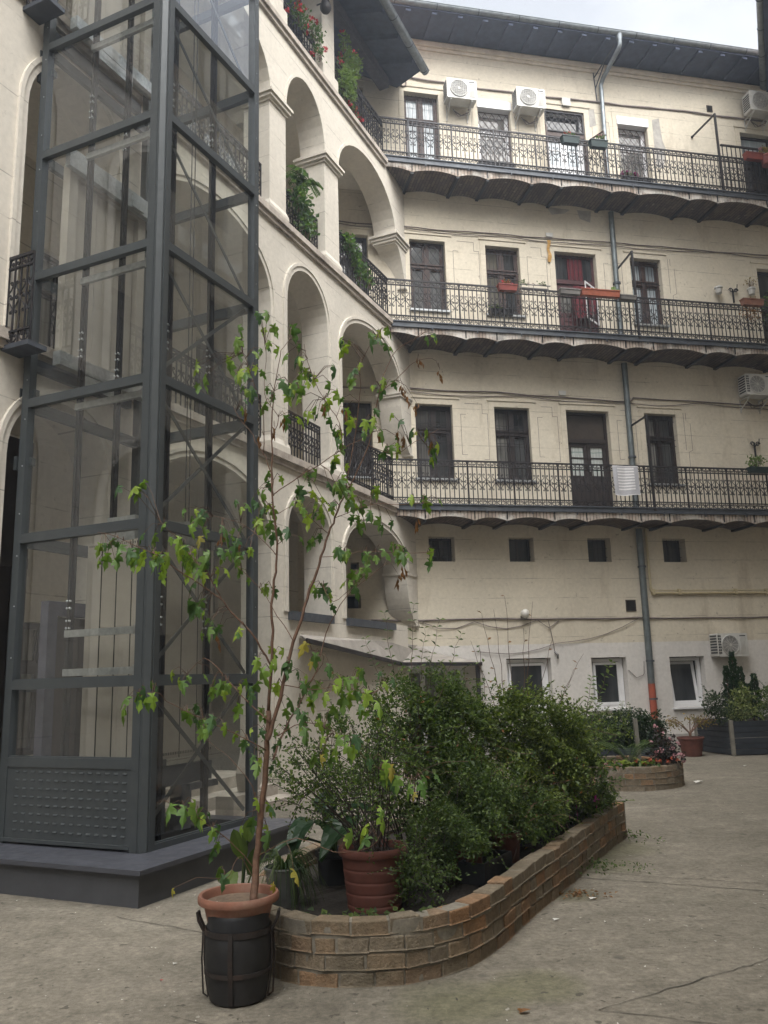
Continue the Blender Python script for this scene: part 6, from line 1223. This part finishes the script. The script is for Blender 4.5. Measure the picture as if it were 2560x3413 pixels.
for q in TREE['L']:
    hang(lv, q, .083)
    for _ in range(1 if rng.random() < .6 else 2): q2 = list(q); q2[0] += rng.uniform(-.07, .07); q2[1] += rng.uniform(-.12, .12); q2[2] += rng.uniform(-.06, .05); hang(lv, q2, .072)
for q in TREE['Y']: hang(yl, q, .075)
for q in TREE['D']:
    p, a = Vector(q[:3]), Vector(q[3:]); tw_.tube([tuple(a), tuple(a.lerp(p, .5)+Vector((0, 0, .04))), tuple(p)], [.002, .0016, .0012], 4)
    for k in range(5): leaf_quad(dl, p+Vector((rng.gauss(0, .008), rng.gauss(0, .008), -.012*k)), (Vector((0, 0, -1))+rdir(rng)*.35).normalized(), rdir(rng), rng.uniform(.04, .075), .018, .5)
lv.build('foliage', 'fig_leaf', t); yl.build('yellow_leaves', 'yellow_leaf', t); dl.build('dry_leaves', 'dead_leaf', t); tw_.build('twigs', 'twig_bark', t)['kind'] = 'stuff'
# ------------------------------------------------------------------ plants standing in the long planter
pot('large_pot', -.13, 5.74, .20, .165, .225, .41, 'terracotta', 'large ribbed red pot inside the long planter', rings=4)
SH = 'shrubs in the long planter'
rng = random.Random(31); t = thing('potted_shrub', (-.13, 5.74, .57), 'small leaved shrub with dark bare stems fanning out of the large red pot', 'shrub', SH); m = MB(); sm = MB()
for k in range(34):
    a = rng.uniform(0, 6.28); e = rng.uniform(.25, 1.0); ln = rng.uniform(.55, 1.05); d = Vector((math.cos(a)*e*.95-.22, math.sin(a)*e*.6, 1)).normalized(); p = Vector((-.13+rng.gauss(0, .05), 5.74+rng.gauss(0, .05), .55)); P = [p.copy()]
    for i in range(9):
        d = (d+rdir(rng)*.09+Vector((math.cos(a)*.03, math.sin(a)*.03, -.02))).normalized(); p = p+d*ln/9; P.append(p.copy())
        if i > 4:
            for _ in range(13): leaf_quad(m, p+rdir(rng)*.08, rdir(rng), (rdir(rng)+Vector((0, 0, 1))).normalized(), rng.uniform(.018, .036), rng.uniform(.013, .023))
    sm.tube([tuple(q) for q in P], [.0055*(1-.085*i) for i in range(10)], 5)
    for _ in range(3):
        i = rng.randint(4, 8); q = P[i].copy(); dd = (rdir(rng, .3)+d*.3).normalized(); Q = [q.copy()]
        for i2 in range(6):
            dd = (dd+rdir(rng)*.15).normalized(); q = q+dd*.045; Q.append(q.copy())
            for _ in range(3): leaf_quad(m, q+rdir(rng)*.02, rdir(rng), (rdir(rng)+Vector((0, 0, 1))).normalized(), rng.uniform(.018, .032), rng.uniform(.013, .02))
        sm.tube([tuple(x) for x in Q], .0022, 4)
m.build('foliage', 'bush_leaf', t); sm.build('stems', 'dark_stem', t)
shrub('dense_shrub', (.15, 6.9, .25), 'tall dark twiggy shrub in the middle of the long planter', [(.12, 6.85, 1.25, .42, .40, .50), (.34, 7.1, 1.48, .40, .35, .28), (.05, 6.9, .85, .42, .4, .42), (-.25, 7.0, 1.15, .34, .3, .36), (.52, 7.2, 1.15, .40, .36, .5)], 24000, .034, 'bush_leaf', 41, 26, 70, .22, group=SH)
shrub('spreading_shrub', (.95, 7.8, .25), 'broad bright green mounded shrub in the middle of the long planter', [(.82, 7.7, 1.15, .58, .45, .48), (1.30, 7.95, 1.12, .52, .42, .44), (.60, 7.45, .85, .45, .4, .45), (1.05, 7.4, .72, .50, .38, .36), (1.45, 8.0, .82, .46, .4, .40), (.50, 7.2, 1.22, .36, .3, .34), (1.12, 7.7, 1.32, .42, .35, .28), (1.58, 8.1, 1.14, .36, .35, .28), (.75, 7.1, .75, .4, .35, .35)], 42000, .036, 'bush_olive_leaf', 42, 20, 110, .22, group=SH)
shrub('end_shrub', (1.75, 8.5, .25), 'rounded dark green shrub at the far end of the long planter', [(1.70, 8.45, 1.0, .42, .38, .40), (1.92, 8.6, .72, .32, .34, .36), (1.45, 8.2, .80, .40, .36, .46), (1.62, 8.4, .55, .38, .32, .28)], 17000, .035, 'bush_leaf', 43, 14, 60, .2, group=SH)
shrub('low_shrub', (.30, 6.1, .25), 'low trailing shrub with bluish small leaves beside the large red pot', [(.10, 5.58, .50, .13, .12, .17), (.16, 5.72, .40, .16, .16, .16), (.28, 6.05, .52, .30, .30, .24), (.48, 6.25, .62, .34, .3, .30), (.12, 5.95, .42, .22, .22, .16), (.62, 6.55, .70, .34, .3, .30)], 15000, .028, 'ivy_leaf', 44, 12, 50, .2, group=SH)
shrub('red_stemmed_shrub', (.85, 6.95, .25), 'dull green shrub with reddish twigs leaning over the planter wall', [(.80, 6.95, .62, .40, .36, .34), (1.1, 7.3, .52, .34, .3, .26), (.62, 6.75, .85, .36, .34, .36)], 14000, .030, 'bush_leaf', 45, 16, 60, .22, stem='bark', group=SH)
shrub('edge_plant', (1.95, 8.75, .27), 'low light green plant with a magenta flower at the tip of the long planter', [(2.0, 8.75, .42, .22, .22, .14), (1.75, 8.35, .40, .20, .2, .13), (2.12, 9.0, .42, .16, .16, .14)], 900, .05, 'ivy_leaf', 46, 5, 14, .2, group=SH)
m = MB()
for p in ((1.72, 8.28, .58), (1.98, 8.6, .46), (1.65, 8.3, .55)):
    for _ in range(10): leaf_quad(m, Vector(p)+rdir(rng)*.015, rdir(rng), rdir(rng), .03, .026)
    m.tube([p, (p[0]+.01, p[1], .3)], .003, 4)
one(m, 'magenta_flower', 'magenta_petal', (1.75, 8.3, .4), 'few small magenta flowers rising at the far end of the long planter', 'flower')
def shoots(name, base, tops, label, mat, L, seed, per=12, r=.004, leafy=1., pods=None):
    rng = random.Random(seed); t = thing(name, base, label, 'shrub'); sm = MB(); m = MB()
    for tp in tops:
        a, b = Vector(base)+Vector((rng.uniform(-.05, .05), rng.uniform(-.05, .05), 0)), Vector(tp); P = [a.lerp(b, k/per)+Vector((0, 0, .06*math.sin(math.pi*k/per)))+rdir(rng)*.012*(1 if 0 < k < per else 0) for k in range(per+1)]
        sm.tube([tuple(p) for p in P], [r*(1-.75*k/per) for k in range(per+1)], 5)
        for k in range(per//3, per+1):
            d = (P[k]-P[k-1]).normalized(); s_ = d.cross(Vector((0, 1, .3))).normalized()
            for sg in (-1, 1):
                if rng.random() < leafy: leaf_quad(m, P[k], (d*.3+s_*sg+rdir(rng)*.3).normalized(), (Vector((0, -.3, 1))+rdir(rng)*.4).normalized(), L*rng.uniform(.7, 1.2), L*.62)
    sm.build('stems', 'twig_bark', t)
    if m.f: m.build('leaves', mat, t)
    return t
shoots('tall_shoots', (.15, 6.8, .9), [(.22, 6.75, 2.24), (.43, 6.9, 2.12), (-.02, 6.8, 2.18), (.30, 6.8, 2.05), (-.18, 6.8, 1.98), (.6, 6.9, 2.0)], 'tall upright shoots with paired round leaves rising above the dark twiggy shrub', 'ivy_leaf', .05, 51, 16)
shoots('single_shoot', (1.84, 8.6, .9), [(2.25, 8.62, 1.76), (2.02, 8.55, 1.62)], 'single thin leafy shoot leaning right above the rounded end shrub', 'pale_balcony_leaf', .065, 52, 14)
t = shoots('bare_shrub', (1.2, 8.25, .5), [(1.15, 8.2, 2.42), (1.42, 8.2, 2.36), (.92, 8.2, 2.26), (1.05, 8.3, 2.30), (1.3, 8.1, 2.1), (1.6, 8.25, 2.0), (1.9, 8.3, 1.85), (.8, 8.2, 2.0), (1.75, 8.1, 1.7)], 'bare twiggy shrub with a few dead seed pods standing behind the broad shrub', 'dead_leaf', .05, 53, 12, .006, .16)
rng = random.Random(61)
def bigleaf(mb, base, mid_, tip, wd, up=Vector((0, 0, 1)), n=9, wave=.06):
    base, mid_, tip = Vector(base), Vector(mid_), Vector(tip); rows = []
    for k in range(n+1):
        t = k/n; c = base*(1-t)**2+mid_*2*t*(1-t)+tip*t*t; d = ((mid_-base)*(1-t)+(tip-mid_)*t).normalized(); s_ = d.cross(up).normalized(); nn = s_.cross(d)
        w_ = wd*math.sin(math.pi*min(1, t*.93+.07))**.65*(1-.25*t); rows.append([mb.P(tuple(c+s_*w_*u+nn*(abs(u)*.22*wd+wave*wd*math.sin(t*14+u*3)*abs(u)))) for u in (-1, -.55, 0, .55, 1)])
    for A, B in zip(rows, rows[1:]):
        for j in range(4): mb.fi((A[j], A[j+1], B[j+1], B[j]))
rng = random.Random(77); t = thing('bindweed', (1.0, 7.4, .3), 'light green vine with larger leaves scrambling over the planter shrubs', 'vine'); m = MB(); sm = MB(); dm = MB()
for k in range(46):
    p = Vector((rng.uniform(-.2, 1.9), 0, rng.uniform(.55, 1.5))); p.y = 6.35+p.x*1.05+rng.uniform(-.15, .25)+(p.z-.6)*.35; d = Vector((rng.uniform(-1, 1), rng.uniform(-.5, .2), rng.uniform(-.5, .9))).normalized(); P = [p.copy()]
    for i in range(9):
        d = (d+rdir(rng)*.3+Vector((0, -.04, -.03))).normalized(); p = p+d*.055; P.append(p.copy()); e_ = (rdir(rng)+Vector((0, -.4, -.2))).normalized(); leaf_quad(m, p+rdir(rng)*.02, e_, (Vector((0, -.6, 1))+rdir(rng)*.5).normalized(), rng.uniform(.04, .065), rng.uniform(.03, .045))
        if rng.random() < .35: leaf_quad(dm, p+rdir(rng)*.12, rdir(rng), rdir(rng), rng.uniform(.03, .05), .02)
    sm.tube([tuple(q) for q in P], .0022, 4)
m.build('leaves', 'ivy_leaf', t); sm.build('stems', 'twig_bark', t); dm.build('dry_leaves', 'dead_leaf', t)
pot('nursery_pot', -.42, 6.45, .22, .12, .15, .24, 'black_plastic', 'black plastic pot of the broad leaved plant behind the metal bucket')
t = thing('broad_leaved_plant', (-.42, 6.45, .42), 'plant with very large dark green leaves behind the metal bucket', 'plant'); m = MB(); sm = MB()
for a, b, c, w_ in (((-.52, 6.42, .62), (-.66, 6.33, .76), (-.70, 6.22, .44), .12), ((-.38, 6.42, .66), (-.30, 6.3, .72), (-.50, 6.2, .42), .16), ((-.40, 6.5, .66), (-.22, 6.5, .82), (-.1, 6.45, .62), .13), ((-.46, 6.5, .64), (-.55, 6.55, .84), (-.42, 6.7, .80), .10), ((-.5, 6.4, .5), (-.72, 6.3, .62), (-.84, 6.2, .46), .08)):
    bigleaf(m, a, b, c, w_); sm.tube([(-.42, 6.45, .42), tuple(Vector((-.42, 6.45, .42)).lerp(Vector(a), .5)+Vector((0, 0, .05))), a], .007, 5)
m.build('leaves', 'broad_leaf', t); sm.build('stems', 'strap_leaf', t)
t = thing('metal_bucket', (-.72, 5.86, .2), 'dented grey metal bucket standing in the long planter behind the terracotta pot', 'bucket'); m = MB(); m.lathe(-.72, 5.86, [(0, .2), (.085, .2), (.125, .46), (.132, .465), (.130, .475), (.12, .475), (.115, .43)], 30); m.build('body', 'grey_bucket', t, smooth='auto')
m = MB(); m.disc(-.72, 5.86, .44, .115, 24); m.build('soil', 'soil', t)
t = thing('spider_plant', (-.72, 5.86, .44), 'spider plant with long arching strap leaves spilling from the metal bucket', 'plant'); m = MB()
for k in range(110):
    a = rng.uniform(0, 6.28) if k < 60 else rng.uniform(-1.2, .9); ln = rng.uniform(.16, .34); h = rng.uniform(.03, .18); w_ = rng.uniform(.005, .010); P = []
    for i in range(8):
        t_ = i/7; P.append(Vector((-.72+math.cos(a)*(.03+ln*t_*.8), 5.86+math.sin(a)*(.03+ln*t_*.8), .44+h*4*t_*(1-t_)-(.30*t_**2.2 if k % 2 else .12*t_*t_))))
    s_ = Vector((-math.sin(a), math.cos(a), 0))
    rows = [(m.P(tuple(p+s_*w_*(1-i/7.5))), m.P(tuple(p+Vector((0, 0, -.003)))), m.P(tuple(p-s_*w_*(1-i/7.5)))) for i, p in enumerate(P)]
    for A, B in zip(rows, rows[1:]): m.fi((A[0], A[1], B[1], B[0])); m.fi((A[1], A[2], B[2], B[1]))
m.build('leaves', 'strap_leaf', t)
t = thing('round_leaved_plant', (-.95, 5.55, .0), 'plant with rounded dark leaves standing left of the tree trunk', 'plant'); m = MB(); sm = MB()
for a, c, w_ in (((-.93, 5.52, .60), (-.98, 5.45, .78), .055), ((-.98, 5.5, .52), (-1.02, 5.42, .40), .05), ((-.88, 5.5, .50), (-.82, 5.45, .68), .05), ((-.97, 5.5, .42), (-1.03, 5.45, .30), .045), ((-.9, 5.5, .70), (-.87, 5.45, .84), .045), ((-.95, 5.5, .36), (-.9, 5.42, .24), .05)):
    a, c = Vector(a), Vector(c); bigleaf(m, a, a.lerp(c, .5)+Vector((0, -.03, .02)), c, w_, Vector((0, -1, .3))); sm.tube([(-.95, 5.58, .0), tuple(Vector((-.95, 5.56, .3)).lerp(a, .4)), tuple(a)], .006, 5)
m.build('leaves', 'ivy_leaf', t); sm.build('stems', 'strap_leaf', t)
rng = random.Random(62); m = MB()
for k in range(60):
    x, y = rng.uniform(-.6, .25), rng.uniform(5.22, 5.42); leaf_quad(m, Vector((x, y, .27+rng.uniform(0, .05))), (rdir(rng)*Vector((1, 1, .2))).normalized(), (Vector((0, -.4, 1))+rdir(rng)*.3).normalized(), rng.uniform(.03, .06), rng.uniform(.03, .05))
one(m, 'ivy', 'ivy_leaf', (-.2, 5.3, .25), 'small ivy creeping on the soil along the front brick edge', 'ivy')
t = thing('plastic_crate', (.62, 6.28, .23), 'empty black plastic tray on the soil inside the curved brick wall', 'crate'); m = MB(lambda x, y, z: Vector((.66, 6.42, .25))+Vector((.5, .86, 0))*x+Vector((-.86, .5, 0))*y+Vector((0, 0, z)))
frame_rect(m, -.25, .25, 0, .14, -.10, -.085, .02); frame_rect(m, -.25, .25, 0, .14, .085, .10, .02); m.box(-.25, -.235, -.085, .085, 0, .14); m.box(.235, .25, -.085, .085, 0, .14); m.box(-.235, .235, -.085, .085, 0, .01); m.box(-.23, .23, -.099, -.09, .02, .12); m.build('tray', 'black_plastic', t)
pot('small_pot', .88, 7.0, .22, .10, .135, .24, 'terracotta', 'small red pot half hidden under the dull green shrub'); pot('half_hidden_pot', .52, 6.45, .22, .11, .14, .25, 'terracotta', 'red pot half hidden between low shrubs near the black tray')
rng = random.Random(63); m = MB()
for c, n, L in (((1.78, 7.75), 70, .035), ((2.05, 7.55), 40, .03), ((2.42, 9.0), 50, .035), ((2.55, 8.75), 18, .03), ((1.6, 7.5), 30, .03)):
    for _ in range(n): leaf_quad(m, Vector((c[0]+rng.gauss(0, .09), c[1]+rng.gauss(0, .07), rng.uniform(.005, .07))), (rdir(rng, .3)).normalized(), (Vector((0, 0, 1))+rdir(rng)*.5).normalized(), L*rng.uniform(.6, 1.2), L*.6)
o = one(m, 'weeds', 'ivy_leaf', (1.8, 7.6, 0), None, None); o['kind'] = 'stuff'
rng = random.Random(64); m = MB()
for _ in range(60): leaf_quad(m, Vector((1.40+rng.gauss(0, .10), 6.86+rng.gauss(0, .06), .006+abs(rng.gauss(0, .008)))), (rdir(rng)*Vector((1, 1, .3))).normalized(), (Vector((0, 0, 1))+rdir(rng)*.5).normalized(), rng.uniform(.02, .05), .022)
o = one(m, 'leaf_litter', 'dead_leaf', (1.4, 6.86, 0), None, None); o['kind'] = 'stuff'
rng = random.Random(65)
for nm, mt, cnt in (('grit', 'crack_dark', 900), ('pale_grit', 'paper_litter', 260)):
    m = MB()
    for _ in range(cnt):
        yy_ = 3.6+9*rng.random()**1.6; x = rng.uniform(-.62, .62)*yy_*.9
        s_ = rng.uniform(.003, .009)*(1.6 if rng.random() < .1 else 1); a = rng.uniform(0, 6.28); dx, dy = math.cos(a)*s_, math.sin(a)*s_
        m.face(((x-dx, yy_-dy, .0045), (x+dy*.6, yy_-dx*.6, .0045), (x+dx, yy_+dy, .0045+s_*.5), (x-dy*.6, yy_+dx*.6, .0045)))
    o = one(m, nm, mt, (0, 5, 0), None, None); o['kind'] = 'stuff'
def scrap(x, y, s, mat, label, name='litter', a=.3):
    m = MB(); d = Vector((math.cos(a), math.sin(a), .15)); leaf_quad(m, Vector((x, y, .006)), d.normalized(), Vector((0, 0, 1)), s, s*.55, .25); leaf_quad(m, Vector((x+s*.2, y, .008)), Vector((-d.y, d.x, .2)).normalized(), Vector((0, 0, 1)), s*.6, s*.4, .3)
    one(m, name, mat, (x, y, .005), label, 'litter' if name == 'litter' else 'leaf')
scrap(.60, 4.60, .07, 'dead_leaf', 'brown dry leaf lying on the concrete in front of the planter', 'fallen_leaf'); scrap(-1.02, 5.4+.0, .05, 'yellow_leaf', 'yellow leaf on the ground left of the terracotta pot', 'fallen_leaf')
scrap(-1.35, 5.22, .02, 'red_petal', 'tiny red petal on the concrete left of the barrel'); scrap(-1.35, 5.5, .03, 'paper_litter', 'tiny white scrap on the concrete left of the barrel')
scrap(1.45, 6.72, .06, 'paper_litter', 'white paper scrap among the dry leaves by the planter wall'); scrap(4.55, 13.2, .16, 'paper_litter', 'white scraps beside the round flower bed'); scrap(6.15, 15.3, .08, 'paper_litter', 'small white scrap on the paving in front of the red pot'); scrap(1.08, 6.2, .05, 'paper_litter', 'small white scrap near the foot of the curved planter wall')
# ------------------------------------------------------------------ round flower bed
BED = 'plants in the round flower bed'
t = thing('hosta', (3.3, 12.9, .27), 'pale yellow green broad leaved hosta along the front of the round bed', 'plant', BED); m = MB(); rng = random.Random(71)
for k in range(120):
    cx_, cy_ = rng.choice(((3.05, 12.85), (3.35, 12.72), (3.65, 12.75), (3.2, 13.0), (3.85, 12.85))); a = rng.uniform(0, 6.28); ln = rng.uniform(.08, .17)
    b = Vector((cx_+rng.gauss(0, .06), cy_+rng.gauss(0, .05), .28+rng.uniform(0, .08))); tp = b+Vector((math.cos(a)*ln, math.sin(a)*ln, rng.uniform(-.02, .08))); bigleaf(m, b, b.lerp(tp, .5)+Vector((0, 0, .06)), tp, ln*.33, n=4)
m.build('leaves', 'hosta_leaf', t)
t = thing('fern', (3.55, 13.0, .3), 'arching green fern rising over the pale hosta', 'plant', BED); m = MB(); sm = MB()
for k in range(15):
    a = rng.uniform(0, 6.28) if k > 6 else rng.choice((3.0, 3.4, .2, -.3, .5, 2.7)); ln = rng.uniform(.38, .62); P = [Vector((3.55+math.cos(a)*ln*t_, 13.0+math.sin(a)*ln*t_*.7, .32+.46*t_*1.5-.36*t_*t_)) for t_ in [i/10 for i in range(11)]]; sm.tube([tuple(p) for p in P], .004, 4)
    for i in range(1, 11):
        for j in (0, .5):
            p = P[i].lerp(P[min(10, i+1)], j); w_ = .11*math.sin(math.pi*min(1, .15+i/11.5))
            for sg in (-1, 1): leaf_quad(m, p, Vector((-math.sin(a)*sg+.3*math.cos(a), math.cos(a)*sg, -.15)).normalized(), Vector((0, 0, 1)), w_, .028, .1)
m.build('fronds', 'fern_leaf', t); sm.build('stems', 'fern_leaf', t)
t = flowers('begonia', 'dark leaved bush with pale pink flowers at the right of the round bed', FW, [(4.05, 12.95, .52, .22, .2, .24), (3.95, 12.85, .42, .2, .16, .16), (4.18, 12.9, .42, .14, .14, .16), (4.02, 13.0, .74, .12, .12, .14)], 520, .06, 'purple_leaf', 'pink_petal', 20, .055, 72); t['group'] = BED
t = flowers('impatiens', 'low orange red flowers at the front edge of the round bed', FW, [(3.75, 12.68, .36, .28, .08, .06), (4.0, 12.75, .37, .2, .08, .06)], 150, .045, 'balcony_leaf', 'orange_petal', 10, .045, 73); t['group'] = BED
t = flowers('alyssum', 'small whitish pink flowers at the left front of the round bed', FW, [(3.22, 12.68, .34, .14, .08, .06)], 90, .04, 'balcony_leaf', 'pink_petal', 8, .035, 74); t['group'] = BED
shrub('bed_shrub', (3.1, 13.2, .3), 'yellow green twiggy shrub at the back of the round bed', [(3.1, 13.4, .75, .35, .3, .3), (3.5, 13.6, .8, .4, .3, .22), (2.8, 13.3, .7, .3, .3, .35)], 900, .05, 'bush_olive_leaf', 75, 8, 24, .4)
m = MB(); m.bar((3.86, 13.6, .25), (3.84, 13.6, .95), .06); one(m, 'bed_post', 'planter_post', (3.86, 13.6, .25), 'short grey green post standing behind the fern', 'post')
t = thing('hedge_box', (4.1, 14.9, 0), 'dark wooden planter box under the hedge behind the round bed', 'planter'); m = MB(); m.box(3.25, 4.72, 14.55, 15.2, 0, .42); [m.box(3.24, 4.73, 14.535, 14.549, .03+k*.13, .13+k*.13) for k in range(3)]; m.build('box', 'dark_planter', t)
shrub('hedge', (4.1, 14.9, .4), 'clipped dark green hedge in a dark box behind the round bed', [(3.6, 14.9, .72, .42, .32, .34), (4.1, 14.85, .74, .42, .32, .34), (4.5, 14.9, .68, .28, .3, .32), (4.3, 14.8, .5, .36, .3, .2), (3.7, 14.75, .5, .4, .26, .2)], 9000, .055, 'hedge_leaf', 76, 6, 20, .25, shell=.4)
# ------------------------------------------------------------------ right hand pots
pot('red_pot', 6.0, 17.42, 0, .185, .262, .37, 'terracotta', 'red plastic pot standing between the wall and the dark planter', sy=1)
t = thing('small_maple', (6.0, 17.42, .33), 'small bare-stemmed tree with yellowing leaves in the red pot', 'tree'); rng = random.Random(81); m = MB(); sm = MB()
for a, ln in ((2.9, .48), (2.3, .55), (.4, .52), (-.2, .5), (1.4, .62), (3.4, .42), (.9, .6)):
    P = [Vector((6.0, 17.42, .33)), Vector((6.0+.02*math.cos(a), 17.42, .45)), Vector((6.0+math.cos(a)*ln*.4, 17.42+math.sin(a)*.08, .45+ln*.35)), Vector((6.0+math.cos(a)*ln*.8, 17.42+math.sin(a)*.15, .42+ln*.6)), Vector((6.0+math.cos(a)*ln, 17.42+math.sin(a)*.2, .36+ln*.62))]
    sm.tube([tuple(p) for p in P], [.018, .014, .009, .006, .003], 6)
    for _ in range(55): q = P[2].lerp(P[4], rng.random())+rdir(rng)*rng.uniform(.02, .13); leaf_quad(m, q, (rdir(rng)+Vector((0, 0, -.3))).normalized(), (Vector((0, 0, 1))+rdir(rng)*.6).normalized(), rng.uniform(.035, .06), rng.uniform(.025, .04))
m.build('foliage', 'autumn_leaf', t); sm.build('trunk', 'bark', t)
HX = [(6.50, 18.45), (6.74, 17.18), (7.95, 17.28), (8.75, 18.1), (8.4, 18.75)]
t = thing('dark_planter', (7.3, 17.8, 0), 'large angular planter of dark horizontal boards with a grey corner post', 'planter'); m = MB()
for (x0, y0), (x1, y1) in zip(HX, HX[1:]+HX[:1]):
    for k in range(6):
        z0, z1 = .02+k*.108, .02+k*.108+.098; d = Vector((x1-x0, y1-y0, 0)).normalized(); n_ = Vector((d.y, -d.x, 0))
        A = [Vector((x0, y0, z0)), Vector((x1, y1, z0)), Vector((x1, y1, z1)), Vector((x0, y0, z1))]; o_ = [n_*.0, n_*.0, n_*.018, n_*.018]
        m.face([tuple(a+b) for a, b in zip(A, o_)]); m.face([tuple(A[3]+o_[3]), tuple(A[2]+o_[2]), tuple(A[2]-n_*.02), tuple(A[3]-n_*.02)]); m.face([tuple(A[0]-n_*.02), tuple(A[1]-n_*.02), tuple(A[1]), tuple(A[0])]); m.face([tuple(A[0]-n_*.02), tuple(A[1]-n_*.02), tuple(A[2]-n_*.02), tuple(A[3]-n_*.02)])
m.build('boards', 'dark_planter', t)
m = MB()
for x, y in HX[:4]: m.bar((x-.01, y-.012, 0), (x-.01, y-.012, .69), .07)
m.build('corner_post', 'planter_post', t); m = MB(); m.face([(x, y, .62) for x, y in HX]); m.build('soil', 'soil', t)
PL = 'shrubs in the dark planter'
shrub('leafy_shrub', (6.65, 17.6, .62), 'dark green leafy shrub at the left corner of the dark planter', [(6.60, 17.55, .98, .28, .26, .26), (6.72, 17.4, .78, .26, .24, .2)], 850, .075, 'bush_dark_leaf', 91, 5, 12, .25, W_=.03, group=PL)
shrub('variegated_shrub', (7.0, 17.35, .62), 'cream and yellow variegated shrub at the front of the dark planter', [(7.05, 17.3, .86, .34, .2, .22), (7.1, 17.45, 1.14, .22, .2, .18)], 750, .07, 'variegated_leaf', 92, 5, 16, .25, group=PL)
def conifer(base, cols, label, seed):
    rng = random.Random(seed); t = thing('conifer', base, label, 'conifer', PL); m = MB(); sm = MB()
    for x, y, z0, z1, r in cols:
        sm.tube([base, (x, y, z0), (x, y, z1-.05)], [.03, .02, .006], 6)
        for _ in range(int((z1-z0)*1100)):
            t_ = rng.random(); rr_ = r*(1-.75*t_**1.6)*(1+.25*math.sin(t_*30+x*9)); a = rng.uniform(0, 6.28); p = Vector((x+math.cos(a)*rr_*rng.uniform(.6, 1), y+math.sin(a)*rr_*rng.uniform(.6, 1), lerp(z0, z1, t_)))
            leaf_quad(m, p, Vector((math.cos(a)*.6, math.sin(a)*.6, rng.uniform(.4, 1.2))).normalized(), rdir(rng), rng.uniform(.04, .07), .028, .4)
    m.build('foliage', 'conifer_leaf', t); sm.build('trunk', 'bark', t)
conifer((7.15, 17.75, .62), [(7.13, 17.75, .7, 2.0, .11), (6.98, 17.75, .7, 1.72, .10), (7.28, 17.78, .7, 1.70, .10), (7.08, 17.7, .65, 1.5, .12)], 'tall dark conifer with several upright spires in the dark planter', 93)
conifer((7.5, 17.8, .62), [(7.42, 17.8, .7, 1.35, .10), (7.58, 17.85, .9, 1.55, .09)], 'shorter dark conifer right of the tall one in the dark planter', 94)
shrub('bushy_shrub', (7.8, 17.6, .62), 'bushy mid green shrub at the right of the dark planter, cut by the picture edge', [(7.75, 17.5, 1.02, .34, .3, .34), (8.1, 17.7, 1.1, .36, .34, .36), (7.55, 17.4, .80, .26, .22, .20)], 1500, .07, 'bush_leaf', 95, 8, 22, .3, W_=.032, group=PL)
# ------------------------------------------------------------------ thin volume added to lift the darks like lens flare
hz = bpy.data.materials.new('flare_haze'); hz.use_nodes = True; hz.node_tree.nodes.clear()
pv = hz.node_tree.nodes.new('ShaderNodeVolumePrincipled'); pv.inputs['Color'].default_value = (.80, .88, 1, 1); pv.inputs['Density'].default_value = .0032; pv.inputs['Anisotropy'].default_value = .35
ho = hz.node_tree.nodes.new('ShaderNodeOutputMaterial'); hz.node_tree.links.new(pv.outputs[0], ho.inputs['Volume']); MATS['flare_haze'] = hz
m = MB(); m.box(-95, 95, -95, 95, -1.0, 21.0); tag(m.build('flare_haze', 'flare_haze'), kind='stuff')
